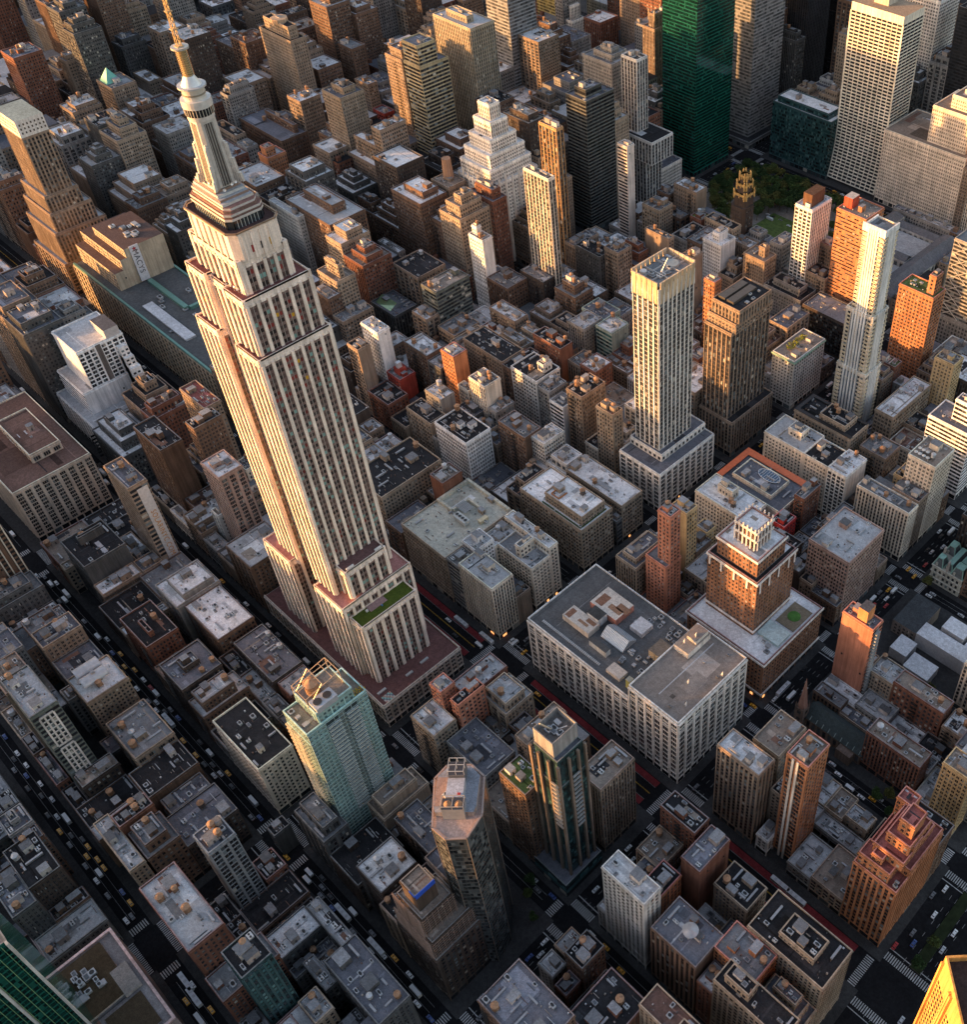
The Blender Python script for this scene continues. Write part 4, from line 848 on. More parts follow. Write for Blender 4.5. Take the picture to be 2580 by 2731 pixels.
# museum pavilions
root=thing('museum_pavilion','low pale metal and glass museum pavilions at the right edge','building',(205,215,0)); O=(205,215,0)
for k,q in enumerate(((190,226,196,208,13),(182,194,178,192,9),(200,216,210,222,15),(218,232,208,224,12),(196,214,172,186,8))):
    mb=MB(); mb.box(*q[:4],0,q[4],(.62,.62,.63),METAL,top=(.60,.61,.64),tm=ROOF)
    P,w=mapper('S',*q[:4]); e=np.arange(1,int(w)-1)*1.0; slabs(mb,P,e,e+.12,.5,q[4]-.6,.2,(.5,.5,.52),METAL); P,w=mapper('E',*q[:4]); e=np.arange(1,int(w)-1)*1.0; slabs(mb,P,e,e+.12,.5,q[4]-.6,.2,(.5,.5,.52),METAL)
    mb.build('pavilion',root,O)
mb=MB(); mb.box(172,190,196,226,0,12,(.2,.17,.15),WALL,top=(.07,.075,.08),tm=ROOF); facade(mb,'S',172,190,196,226,0,12,'p',np.array((.2,.17,.15))); mb.build('brownstone_house',root,O)
# church
root=thing('church','dark stone church with slate roof and pointed corner spire','church',(190,103,0)); O=(190,103,0); m=(.16,.12,.10)
mb=MB(); mb.box(174,214,98,112,0,10,m); facade(mb,'S',174,214,98,112,0,10,'v',np.array(m),bay=4,fl=8)
mb.box(200,210,93,97.9,0,9,m); mb.build('wall',root,O)
mb=MB(); mb.quad((173,97.4,10),(215,97.4,10),(215,105,17.5),(173,105,17.5),(.06,.075,.075),ROOF); mb.quad((215,112.6,10),(173,112.6,10),(173,105,17.5),(215,105,17.5),(.06,.075,.075),ROOF)
mb.quad((215,97.4,10),(215,112.6,10),(215,105,17.5),(215,105,17.5),m); mb.quad((173,112.6,10),(173,97.4,10),(173,105,17.5),(173,105,17.5),m)
for x in np.arange(177,214,4.5): mb.bar((x,97.6,10.4),(x,99.5,12.4),.16,(.35,.42,.40))
mb.build('slate_roof',root,O)
mb=MB(); mb.box(167.6,174,94,100.4,0,20,m)
for z in(8,15): mb.box(169.5,172,93.9,94,z,z+3,(.04,.035,.03),GLASS); mb.box(174,174.1,96,98.4,z,z+3,(.04,.035,.03),GLASS)
mb.build('bell_tower',root,O)
mb=MB(); oc8=[(170.8+3.1*math.cos(a),97.2+3.1*math.sin(a)) for a in np.arange(8)*math.pi/4]; mb.poly_prism(oc8,20,48,(.30,.17,.13),P2=[(170.8+.08*math.cos(a),97.2+.08*math.sin(a)) for a in np.arange(8)*math.pi/4])
for a,b in((168,94.4),(173.6,94.4),(173.6,100),(168,100)): mb.cyl(a,b,.7,20,25.5,m,WALL,6,r2=.05)
mb.build('spire',root,O)
# department store with the vertical sign
root=thing('department_store','huge department store with copper trim and a vertical white sign','store',(-460,45,0)); O=(-460,45,0); m=np.array((.46,.38,.28))
mb=MB(); mb.box(-576.8,-345,15.4,75.4,0,45,m,top=(.12,.12,.12),tm=ROOF)
for s in('S','E'): facade(mb,s,-576.8,-345,15.4,75.4,0,45,'V',m,street=True,fl=4.4)
mb.build('wall',root,O)
mb=MB(); mb.boxes([[-576,-345,15.6,17.4,45,46.8],[-576,-345,73.6,75.3,45,46.8],[-347,-345.1,17.4,73.6,45,46.8],[-501,-440,46,50,45,48],[-440,-437,50.1,73,45,48]],(.15,.30,.25),METAL); mb.build('copper_trim',root,O)
mb=MB(); mb.box(-470,-400,24,33,45.2,47,(.4,.4,.42),WALL,top=(.62,.62,.64),tm=ROOF); mb.box(-420,-390,55,70,45.2,50,(.4,.4,.42),WALL,top=(.1,.1,.1),tm=ROOF); mb.build('roof_shed',root,O)
for (q,z0,z1) in(((-576.5,-506,24,74),45.2,62),((-576.5,-505.5,32,74),62.2,72),((-560,-505,38,74),72.2,80)):
    mb=MB(); mb.box(*q,z0,z1,m,top=(.13,.09,.08),tm=ROOF); facade(mb,'S',*q,z0,z1,'p',m,fl=3.6); facade(mb,'E',*q,z0,z1,'b',m*.55); mb.build('upper_storeys',root,O)
mb=MB(); mb.box(-504.8,-504.3,42.5,50.5,46.5,81,(.76,.74,.77),METAL); mb.build('sign_panel',root,O)
units(root,O,(-555,-508,45,72),80.2,14,2.0); units(root,O,(-480,-350,20,70),45.3,12,1.6)
def text3d(body,name,parent,O,loc,size,rot,col,space=1.0):
    cu=bpy.data.curves.new(name,'FONT'); cu.body=body; cu.size=size; cu.extrude=.04; cu.align_x='CENTER'; cu.align_y='CENTER'; cu.resolution_u=3; cu.space_character=space
    o=bpy.data.objects.new(name,cu); COL.objects.link(o); dg=bpy.context.evaluated_depsgraph_get(); me=bpy.data.meshes.new_from_object(o.evaluated_get(dg)); bpy.data.objects.remove(o)
    at=me.attributes.new('col','FLOAT_COLOR','FACE'); at.data.foreach_set('color',np.tile(np.array([*col,1.],np.float32),len(me.polygons)))
    me.materials.clear(); me.materials.append(M_METAL); o=bpy.data.objects.new(name,me); COL.objects.link(o); o.parent=parent; o.location=(loc[0]-O[0],loc[1]-O[1],loc[2]-O[2]); o.rotation_euler=rot; return o
# sign text runs down the panel: rotate so letters read downwards
ROTE=Matrix(((0,0,1),(0,-1,0),(1,0,0)))
def downtext(body,parent,O,loc,size,col):
    # letters' baseline direction = -Z (downwards), glyph up = +Y (uptown)
    M=Matrix(((0,0,1),(0,1,0),(-1,0,0)))
    return text3d(body,'sign_lettering',parent,O,loc,size,M.to_euler(),col,1.12)
downtext("MACYS",root,O,(-504.2,46.3,65.5),6.6,(.05,.05,.06))
mb=MB(); s5=[]
for k in range(10):
    r=2.2 if k%2==0 else .9; a=math.pi/2+k*math.pi/5; s5.append((46.5+r*math.cos(a),78+r*math.sin(a)))
for k in range(10): a,b=s5[k],s5[(k+1)%10]; mb.tri((-504.15,*a),(-504.15,*b),(-504.15,46.5,78),(.45,.03,.04),METAL); 
mb.build('sign_star',root,O)
# tall stepped tower at the upper left
T=[(-664,-602.5,15.5,72,0,32,'V','V','podium'),(-660,-603,19,66,32.2,62,'v','v','lower_storeys'),(-656,-604,22,60,62.2,80,'v','v','upper_storeys'),(-651,-605,24,54,80.2,96,'v','v','upper_storeys'),(-644,-606,27,50,96.2,150,'v','v','shaft')]
root,O=tower_tiers('office_tower','tall tan stepped tower with white crown at the upper left','tower',T,'tan','pale',bay=3.2)
mb=MB(); mb.box(-644.3,-605.7,26.7,50.3,150.3,165,(.66,.62,.58),WALL,top=(.3,.36,.34),tm=ROOF)
for z in(153,156.5,160): 
    for s in('S','E'):
        P,w=mapper(s,-644.3,-605.7,26.7,50.3); e=np.arange(2,w-2,3.2); rects(mb,P,e,e+1.3,z,z+1.8,.05,(.1,.08,.07),GLASS)
mb.build('white_crown',root,O)
# white stepped hotel slab
T=[(-436,-372,-73,-17,0,30,'V','p','podium'),(-433,-390,-66,-20,30.2,50,'r','b','lower_storeys'),(-430,-391,-58,-22,50.2,84,'b','G','shaft')]
root,O=tower_tiers('hotel','white stepped hotel slab with square windows left of the skyscraper','tower',T,'whitepaint','pale',fl=3.4,hw=4.6)
for k in range(5):
    mb=MB(); a=-390.5; q=(a,a+5,-22-7.5+k*1.5+0,-22+ -1.2,30.2,78-k*9); q=(-391,-386+k*3.2,-30,-23.5+k*.8,30.2+0,76-k*8.5); mb.box(*q,(.72,.69,.67)); P,w=mapper('E',*q[:4])
    e=np.arange(.8,w-2,3.4); 
    for z in np.arange(32,q[5]-3,3.6): rects(mb,P,e,e+2,z,z+1.7,.05,pal('n',len(e)),GLASS)
    mb.build('stepped_bay',root,O)
mb=MB(); mb.box(-391.2,-390.4,-44,-40,50.3,84,(.15,.13,.12),WALL); mb.box(-412,-391,-34,-23,84.3,92,(.6,.58,.58),METAL,top=(.12,.12,.13),tm=ROOF); mb.build('plant_enclosure',root,O)
# wide building with sunken brown roofs, and ribbed green glass tower next to it
root=thing('department_building','wide building with brown sunken roofs and a pinkish parapet','building',(32,-270,0)); O=(32,-270,0)
mb=MB(); mb.box(1,64,-300,-250.8,0,40,(.36,.29,.27),WALL,top=(.23,.21,.21),tm=ROOF); facade(mb,'E',1,64,-300,-250.8,0,40,'p',np.array((.36,.29,.27)),street=True); mb.build('wall',root,O)
mr=MB(); roofdeck(mr,1.2,63.8,-299.8,-251,40.1,np.array((.24,.22,.22)),(.5,.36,.34),1.6,1.2); mr.build('roof',root,O)
mr=MB(); mr.box(4,36,-284,-258,40.2,41.8,(.42,.36,.32),WALL,top=(.075,.055,.035),tm=ROOF); mr.box(40,60,-274,-256,40.2,41.2,(.30,.26,.25),WALL,top=(.08,.06,.04),tm=ROOF); mr.box(22,38,-262,-254,40.2,42,(.4,.36,.33),WALL,top=(.3,.27,.25),tm=ROOF); mr.build('sunken_roof',root,O)
units(root,O,(8,30,-282,-264),41.9,16,1.3)
T=[(12,49,-316,-277,0,150,'g','g','shaft')]
root,O=tower_tiers('glass_tower','green glass tower with white ribs cut by the lower left corner','tower',T,'greenglass','slate')
mb=MB()
for y in(-315.5,-302.5,-290,-277.6): mb.box(49.1,51,y-.5,y+.5,0,151.5,(.42,.42,.40),WALL)
for y in np.arange(-314,-278,3.1): mb.box(49.1,49.5,y-.1,y+.1,0,150,(.25,.42,.22),METAL)
mb.build('rib',root,O)
# scaffolded brown tower
T=[(106,138,-153.8,-126,0,50,'p','p','wall'),(110,136,-152,-129,50.2,64,'p','p','upper_storeys'),(112,131,-151,-134,64.2,80,'p','p','upper_storeys'),(116,127,-149,-138,80.2,95,'b','b','stair_tower')]
root,O=tower_tiers('office_building','brown scaffolded tower with a bright blue tarpaulin edge','building',T,'dbrown','tan')
mb=MB()
for (x0,x1,y0,y1,z0,z1) in((109,137,-153,-128,50,66),(111,132,-152,-133,64,83)):
    for x in np.arange(x0,x1,3): mb.bar((x,y0-.6,z0),(x,y0-.6,z1),.09,(.35,.25,.2)); 
    for y in np.arange(y0,y1,3): mb.bar((x1+.6,y,z0),(x1+.6,y,z1),.09,(.35,.25,.2))
    for z in np.arange(z0,z1,2.2): mb.bar((x0,y0-.6,z),(x1,y0-.6,z),.1,(.28,.2,.16)); mb.bar((x1+.6,y0,z),(x1+.6,y1,z),.1,(.28,.2,.16)); mb.quad((x0,y0-1.2,z),(x1,y0-1.2,z),(x1,y0-.1,z),(x0,y0-.1,z),(.2,.15,.12))
mb.build('scaffolding',root,O)
mb=MB(); mb.box(127.2,127.6,-149,-138,93.5,97,(.03,.10,.55),PAINT); mb.box(123,127.2,-149.4,-149.1,94.5,96.6,(.03,.10,.55),PAINT); mb.build('tarpaulin',root,O)
# grey tower with cross bracing
T=[(18,62,486.5,520,0,30,'p','p','podium'),(22,58,488,518,30.2,104,'r','r','shaft')]
root,O=tower_tiers('office_tower','grey tower with crossed white bracing at the right edge','tower',T,'grey','grey')
mb=MB()
for k in range(6):
    z=32+k*12; 
    mb.bar((24,487.4,z),(40,487.4,z+12),.17,(.6,.6,.6)); mb.bar((40,487.4,z),(24,487.4,z+12),.17,(.6,.6,.6)); mb.bar((58.6,491,z),(58.6,505,z+12),.17,(.6,.6,.6)); mb.bar((58.6,505,z),(58.6,491,z+12),.17,(.6,.6,.6))
mb.build('cross_brace',root,O)
# bright yellow orange brick tower set diagonally, lower right corner
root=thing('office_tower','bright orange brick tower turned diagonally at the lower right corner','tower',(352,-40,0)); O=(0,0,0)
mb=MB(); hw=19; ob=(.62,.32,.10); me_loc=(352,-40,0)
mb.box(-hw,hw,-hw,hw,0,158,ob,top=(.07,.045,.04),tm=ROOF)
for s in('S','W'):
    P,w=mapper(s,-hw,hw,-hw,hw)
    for c in(2,14.5,27):
        U,Zz=np.meshgrid(c+np.arange(5)*1.9,np.arange(5,144,3.6)); rects(mb,P,U.ravel(),U.ravel()+1.2,Zz.ravel(),Zz.ravel()+2.2,.06,pal('n',U.size)*.5,GLASS)
        slabs(mb,P,c-1.6,c-.6,0,158,1.2,ob); slabs(mb,P,c+9.4,c+10.4,0,158,1.2,ob)
mb.boxes([[-hw,hw,-hw,-hw+.8,158,162],[-hw,-hw+.8,-hw+.8,hw,158,162],[hw-.8,hw,-hw+.8,hw,158,162],[-hw+.8,hw-.8,hw-.8,hw,158,162]],ob,WALL)
o=mb.build('wall',root); o.location=(0,0,0)
mb=MB(); mb.box(-9,-3,-6,0,158.2,163,(.5,.47,.43),METAL); mb.cyl(-6,-3,2.2,163,163.5,(.3,.3,.3),METAL,18,capc=(.08,.07,.06)); mb.build('fan_unit',root)
mb=MB(); mb.box(0,12,-3,8,158.2,160.5,(.4,.42,.44),METAL); mb.bar((-4,-2,162),(2,2,160),.25,(.6,.6,.6)); mb.build('plant_box',root)
root.rotation_euler=(0,0,R(45))
# long building pieces for the fountain of steam pipes etc. are in the generic list

# dark slab with white ribs at the left edge
T=[(-300,-253.5,-222,-172.5,0,150,'b','b','shaft')]
root,O=tower_tiers('office_tower','dark brown slab tower with thin white ribs cut by the left edge','tower',T,'brown','dark')
mb=MB()
for y in(-221.5,-214,-206,-198,-190.5): mb.box(-253.3,-253.1,y-.12,y+.12,0,150,(.30,.26,.23))
for y in(-184,-180.6,-176.8,-173.2): mb.box(-253.3,-252.4,y-.35,y+.35,0,151,(.55,.52,.44))
for z in np.arange(4,148,3.6): mb.box(-253.3,-253.0,-183.5,-181,z,z+1.6,(.03,.03,.03),GLASS); mb.box(-253.3,-253.0,-176.3,-173.7,z,z+1.6,(.03,.03,.03),GLASS)
mb.build('rib',root,O)
CATALOGUE="""
-47.4|-15.2|15.2|32.7|50.9|cream|v,v|pale|6:8:6:12:14|pale limestone office block with white cornice at the street corner beside the red bus lanes|cornerlime
-58.6|-15.2|64.4|72.3|48.9|cream|p,p|white||limestone block with tall arched top windows and whitish roof along the avenue|archlime
-48.1|-15.2|48.3|64.3|42.4|cream|p,p|grey|10:16:12:2:2|narrow limestone block between the corner block and the arched block|midlime
-108.3|-62.3|15.2|74.3|44.4|buff|p,p|ivory||wide office block with a plain greenish grey roof and large fan unit|bigroof
-59.9|-47.5|15.2|29.1|46.6|grey|r,r|grey||narrow block with horizontal white and black bands beside the wide greenish roof|stripey
-128.7|-111.3|15.2|43.3|32.7|brown|p,p|slate||low block with slate coloured roof between the skyscraper and the wide greenish roof|slate
-170.3|-134.9|19.5|71.8|48.0|buff|p,p|dark||mid-rise with black roof and pale additions just right of the skyscraper shaft|darktank
-122.0|-108.4|52.7|69.9|55.0|brick|b,b|tan||red brick building with cream roof under a large silvery tank|redtank
-174.1|-138.2|97.0|120.6|43.8|whitepaint|p,p|dark||building with white painted east wall full of small windows and two round tanks|whiteside
-209.7|-179.9|97.0|111.9|37.9|buff|p,b|dark||beige building with black roof next to the white painted wall|blackroof
-202.8|-183.8|112.0|124.9|50.0|grey|p,b|white||low building whose white roof carries coloured murals|fitroof
-136.2|-107.1|127.0|143.3|48.0|brown|p,b|grey||brown brick building with fire escapes next to a pale windowed wall|brownpair
-107.0|-93.5|133.2|153.6|46.0|palegrey|p,p|white||pale building with regular windows and two silver tanks on its roof|palewin
-225.5|-211.6|62.7|75.5|32.0|tan|p,p|white||low block with whitish roof and square bulkhead at the skyscraper edge|smallwhite
-203.2|-183.5|59.6|75.5|30.0|brick|p,b|white||small brick block with a pale blue roof beside a black roof|smallgrey
-76.5|-15.2|93.9|123.8|41.8|buff|p,p|white|8:22:3:4:4|beige corner block with a rooftop garden terrace around an orange edged penthouse|terrace
-34.7|-15.2|127.2|132.8|24.4|dgrey|p,r|grey||narrow dark low block squeezed between two beige avenue blocks|lowshop
-70.8|-15.2|132.9|154.0|36.0|buff|p,p|white||long flat white roofed building ending at the avenue corner|longwhite
-138.1|-118.9|103.5|125.4|6.0|grey|b,b|slate||low parking deck with parked cars between taller brick buildings|parking
-177.3|-158.8|135.7|151.1|62.0|cream|v,b|grey||slim cream building with black window strips and two wooden tanks|creamslim
-211.5|-196.6|138.0|151.2|68.8|orangebrick|p,b|white||slim orange red brick tower with pale blank side wall|redslim
-255.4|-238.2|113.3|128.2|38.5|red|p,b|grey||dark red building with a white glazed lantern on top|redlantern
-269.9|-256.2|93.7|105.0|70.0|tan|p,b|dark||tall beige building with light windows next to the skyscraper shaft|tallbeige
-194.0|-181.3|136.1|142.8|45.0|cream|p,p|grey||small cream building beside the red orange slim tower|lowcream
-258.4|-229.4|135.9|153.2|54.0|brown|p,b|white||brown building with iron fire escapes and tanks behind the dark red building|fireesc
-229.0|-182.3|172.2|195.1|51.8|tan|p,p|dark||broad building with flat dark roof and copper edging|bigdark
-171.7|-142.7|172.2|196.9|53.7|palegrey|p,p|dark|7:18:4:12:4|pale grey office building with a row of roof bulkheads|greyoffice
-141.1|-129.0|172.2|190.8|50.7|grey|p,p|grey||low grey building with bluish roof and one silver tank|greylow
-128.9|-114.3|172.2|185.7|44.2|whitepaint|r,b|grey||narrow white banded building between brick neighbours|whitebalc
-108.5|-92.3|172.2|196.7|66.9|tan|p,p|dark||tan fronted brick building with long east wall and orange tanks|creambrick
-137.7|-120.7|214.0|232.5|50.0|brick|p,p|white||brick building with a stepped white roof behind the tan fronted one|brickfar
-77.6|-60.7|172.2|182.5|67.9|buff|p,p|brown|12:6:3:8:2|ornate beige building with rounded bays left of the white slender tower|ornate
-183.4|-152.3|207.3|220.4|60.0|brick|p,b|dark||brick building with dark roof and plain reddish east wall|brickbig
-846.0|-821.3|564.6|573.3|200.0|greyglass|r,r|dark||tall grey slab with thin light bands at the top edge of the view|slabA
-539.5|-482.3|413.0|443.3|160.0|tanmetal|v,v|pale|6:12:14:8:14|broad office tower with fine vertical tan stripes and pale flat roof|slabB
-516.8|-491.8|354.5|389.4|138.0|ribbontan|r,r|slate|20:1:1:1:12|tan and glass banded office tower with stepped top box|ribbon
-527.2|-478.3|279.5|302.1|68.0|tan|p,p|white|17:6:2:7:6|tan office block with a large sunlit penthouse box|goldbox
-464.6|-429.6|268.5|299.5|90.0|dbrown|p,p|white||dark brown stepped block joined to the right of the sunlit penthouse block|goldnext
-296.0|-274.9|329.1|337.0|157.0|goldbrick|W,W|grey|16:3:3:3:3|golden brown tower with a square crown behind the cream apartment tower|crown
-351.6|-325.0|412.3|449.1|136.5|darkglass|r,r|slate|7:6:6:6:10|dark glass office tower with a sunlit top band|darkglass
-271.9|-242.6|287.6|294.7|140.0|cream|W,W|tan|12:18:6:6:12|tall cream apartment tower with vertical window bays and roof garden|aptcream
-281.6|-269.4|407.6|417.2|113.0|concrete|r,b|red|10:9:1:1:14|slender unfinished concrete tower with open floors and blank pale side|concslab
-350.6|-330.6|486.1|500.9|150.0|silver|W,W|dark|-95:4:14:3:4 -72:8:26:8:8|silver ribbed tower with stepped lower wings|silver
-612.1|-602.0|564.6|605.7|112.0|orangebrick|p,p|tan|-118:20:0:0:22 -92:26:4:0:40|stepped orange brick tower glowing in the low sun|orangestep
-612.5|-602.0|658.9|679.1|65.0|whitestone|v,v|dark|16:4:4:3:3|pale stone tower with octagonal crown near the top of the view|whitecrown
-494.6|-452.6|510.3|546.4|70.0|grey|p,p|slate|8:10:8:8:8|wide grey stone block with stepped roof|widegrey
-570.7|-535.5|506.5|544.9|150.0|greyglass|r,r|dark||dark banded office tower behind the orange brick tower|topdark
-687.0|-632.0|668.2|702.2|190.0|goldglass|r,g|dark||glass tower with yellow reflecting west front at the top edge|topgold
-717.7|-691.9|407.6|425.2|83.5|brown|p,p|grey||narrow brown brick tower with planted roof|brownslab
-622.3|-602.0|376.4|389.3|48.0|red|p,p|slate|9:20:10:4:4|long red brick building below the banded tower|redbrow
-557.9|-530.3|261.0|283.3|72.0|tan|p,p|white||grey brown block left of the sunlit penthouse block|leftgrey
-478.1|-410.1|178.7|216.3|78.0|brown|p,p|pale|8:10:14:14:10|large brown block with pale roof structures and a heavy cornice|hsq
-415.0|-384.7|225.0|232.5|39.5|grey|p,p|white|6:12:10:6:10|grey building with long narrow wings and pale roof|vwing
-296.0|-276.8|185.7|221.1|66.0|darkbalc|r,r|tan|10:20:4:14:4|building with dark green balconies and a planted roof terrace|greenbalc
-310.1|-291.7|251.0|262.0|78.8|whitepaint|p,b|slate|8:2:10:3:3 -66:0:0:0:10 -45:0:0:0:16|slim white hotel tower with blank blue grey side wall|whitehotel
-358.2|-330.2|258.4|292.8|80.0|buff|p,p|tan|10:6:3:4:6 18:14:5:8:12|stepped tan building with several terraces behind the slim white hotel|stepmid
-402.5|-377.8|285.6|305.9|82.0|buff|p,p|tan||tan building with a stubby round chimney tower lit by the sun|octtop
-358.7|-325.0|172.2|196.4|26.0|dgrey|v,v|slate||low classical bank with columns and a green glass roof slope|bank
-369.5|-341.5|135.7|154.0|72.0|buff|p,p|tan|12:6:3:6:8 24:16:8:14:16|stepped beige building just right of the skyscraper with square top|stepbeige
-276.6|-255.5|112.8|124.2|76.0|whitepaint|p,b|white|12:10:6:6:6|slim white tower with square lantern right of the skyscraper shaft|whitetower
-250.1|-218.6|218.0|232.5|48.0|tan|p,p|white||tan brick building with two tanks and a pale blank annex|tank3
-273.4|-244.5|274.1|287.5|46.5|dbrown|p,p|grey||brown building wrapped in scaffolding below the cream apartment tower|scaff
-273.2|-251.2|179.5|206.3|38.0|tan|p,p|grey||low tan building in front of the green balconies|lowtan
-228.7|-203.9|273.0|294.5|50.0|brown|p,p|grey|8:6:4:4:6|stepped brown building with three wooden tanks|stepbrown
-231.4|-202.7|295.9|310.9|40.0|dbrown|p,p|white||building with bright white roof and a row of tanks|whiterf
-261.1|-230.2|329.1|345.3|52.0|dgrey|p,p|dark||grey building with dark cluttered roof|courtb
-230.1|-213.7|335.7|353.2|60.0|tan|p,p|slate||narrow tan building topped with two grey tanks|twotank
-195.3|-169.1|272.5|292.1|45.0|greenish|p,p|slate||building with greenish grey windows and skylight roof|blueglass
-166.1|-147.9|260.1|279.8|48.0|greenish|r,b|white||pale building with small yellow green panels on its wall|greenchk
-370.0|-325.0|566.0|624.0|196.0|greenglass|g,g|dark||emerald green glass office tower at the edge of the park|greentower
-388.0|-330.0|664.0|715.6|235.0|silverglass|r,r|dark|-228:3:10:10:3|grey glass tower whose left front burns gold, beside the green tower|goldcrystal
-386.0|-326.0|752.0|794.0|190.0|blackfin|v,v|dark||black tower with thin white vertical fins|blackfin
-386.0|-326.0|828.0|872.5|190.0|blackfin|g,g|dark||plain black tower right of the finned tower|blackplain
-293.0|-217.1|656.0|684.0|64.0|tealglass|g,g|white|6:4:6:3:3|low wide blue green glass block on the far side of the park|parkglass
-154.0|-62.0|656.0|715.6|78.0|cream|p,p|tan|36:44:6:8:6 48:58:14:16:14|beige stepped office block right of the white gridded tower|salmon
-53.2|-15.2|656.0|701.0|110.0|cream|v,v|tan||beige tower cut by the right edge above the library|fivehundred
-220.0|-170.0|755.0|794.0|170.0|whitestone|p,p|dark||white tower dotted with small square windows behind the gridded tower|dots
-144.0|-110.0|745.0|794.0|175.0|blackfin|r,r|dark||dark tower in the top right corner|darkright
-100.0|-40.0|745.0|785.0|70.0|palegrey|r,r|slate||pale building with curved dark window bands near the right edge|curvy
-102.5|-85.1|438.0|465.4|108.5|whitestone|G,v|white||white framed tower with square dark windows and a brown roof box|whitegrid
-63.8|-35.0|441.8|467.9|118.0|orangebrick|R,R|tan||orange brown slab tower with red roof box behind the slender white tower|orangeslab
19.2|50.0|413.3|431.2|96.3|orangebrick|p,p|green|16:22:3:4:4|orange brick tower with a square chimney box and planted roof|tenforty
-179.6|-158.3|410.2|430.5|56.0|whitepaint|p,b|white|8:8:6:4:4|white tower with small windows and blank lilac side wall|whitecliff
-201.9|-168.6|438.7|450.9|55.5|buff|p,p|dark|7:40:3:3:3|beige stone block with cornices behind the white tower|classic
-36.8|-15.2|330.0|370.6|48.7|palegrey|p,p|tan||grey stone store with green copper cornice and a roof garden|storeblock
-109.6|-98.5|329.1|337.9|85.0|orangebrick|p,p|white||red brick tower lit orange behind the tall white slender tower|redbehind
-111.9|-71.6|414.2|437.9|36.0|grey|p,p|dark|6:6:6:6:6|low grey block covered with dark roof machinery|darkhvac
-64.6|-20.7|407.8|433.3|40.0|dbrown|g,g|grey|8:2:40:6:4|low black glass block with a flat pale roof|blackglass
-135.4|-112.0|413.4|430.1|58.0|tan|p,p|tan|9:12:5:6:4|tan building with white square bulkhead|tantower
-131.3|-117.8|446.0|467.9|56.5|grey|p,p|slate||grey gabled building with chimneys beside the white framed tower|chateau
-224.4|-196.0|382.5|389.4|60.0|tan|b,p|grey|6:4:20:4:4|tan building with stepped roof boxes below the silver ribbed tower|stepbox
-251.9|-224.2|452.0|467.3|66.0|tan|p,b|white|8:4:4:30:4|tan brick building with tall tanks at the park corner|tanktan
-258.6|-237.1|415.0|433.9|58.0|buff|p,p|grey||beige building with two orange tanks below the silver ribbed tower|woodtanks
-219.7|-206.1|438.9|452.7|50.0|brick|p,b|green||red brick building with white penthouse and green roof patch|copperside
-151.6|-140.2|348.7|363.3|80.0|tan|v,b|tan||tan building with a large wooden tank behind the fluted white tower crown|tanktower
-85.0|-73.0|455.0|467.9|70.5|tan|p,p|red||small tan building between the white framed tower and orange slab|smalltan
-347.3|-325.0|511.3|546.4|28.3|palegrey|p,p|slate||grey twelve storey building with white roof box at the green tower foot|winglow
-426.5|-409.5|596.9|620.4|125.0|tan|v,v|grey|14:6:3:3:3|tan gothic tower with orange lit edge left of the green tower|goth
18.4|63.5|172.2|195.1|45.8|cream|p,p|white|7:12:20:10:6|beige block with black balcony railing line and whitish roof|beigeL
17.5|74.0|196.0|232.5|44.0|cream|b,p|slate|3:10:12:6:10|block with a broad orange red roof border and an oval skylight|orangerim
17.5|53.2|250.7|275.9|48.2|cream|p,p|pale|6:14:10:10:6|long pale stone block with rooftop machinery right of the orange rimmed roof|longpale
53.3|74.7|250.7|273.3|48.2|cream|p,p|dark||pale stone block with arched windows and black roof|archpale
74.8|90.3|250.7|276.2|48.4|whitestone|G,b|white||white gridded building with a brick side wall and one tank|gridwhite
17.5|68.3|287.3|310.9|46.0|buff|p,p|dark|5:20:8:4:4|wide building with black rimmed roof and two bright orange tanks|blackcourt
78.6|86.4|205.3|224.5|58.0|brick|p,p|grey|5:4:4:2:16|brown brick building with corner turrets beside the courtyard|brickmid
74.1|85.8|186.0|199.5|45.0|redpaint|p,p|dark||bright red painted building between brick neighbours|redpaint
48.1|58.6|101.3|110.7|101.5|salmon|p,p|grey|-43:7:0:4:1 -88:12:4:9:4|slim salmon brick tower with thin white floor lines and one black tank|salmontower
37.5|50.7|125.7|136.1|80.0|yellowbrick|b,p|pale||narrow blank yellow building with green roofed top behind the salmon tower|yellowwall
37.2|47.8|150.6|160.6|40.0|yellowbrick|p,p|slate||small yellow brick building with blue grey roof|yellowbox
110.4|142.0|178.9|218.5|57.9|brickpale|p,p|pale|6:16:8:40:6|large pinkish brick apartment block with an open court and tiny lawn|bigapart
99.9|142.0|250.7|262.3|47.9|cream|v,p|grey|12:8:40:3:3 22:22:60:5:4|cream stepped office block with vertical window strips and white crest|creamstep
108.9|120.7|284.8|299.6|40.3|yellowbrick|p,p|dark|-16:0:14:4:0|yellow tan block with white windowed end wall|tanend
120.8|142.0|275.6|300.7|73.3|cream|p,p|tan|7:2:22:6:6|tall cream corner block with a roof terrace of parasols|umbrellas
104.2|139.2|331.0|353.9|63.3|whitepaint|r,r|slate|18:14:8:8:6|white block with long window bands stepping up at the right edge|ribbonwhite
60.8|77.1|331.0|384.3|43.9|buff|p,p|white||low beige block with two silver tanks and grey flat roof|lowbeige
77.2|95.3|349.0|367.8|28.0|buff|p,p|dark||low block with plain dark roof near the right edge|darkflat
75.0|97.2|290.9|310.9|42.0|tan|p,p|grey|5:14:14:8:6|tan block with a row of wooden tanks behind the cream stepped block|tankrow
86.5|100.8|205.1|222.6|28.0|dbrown|p,p|slate||low dark block in the shade between tall buildings|slate2
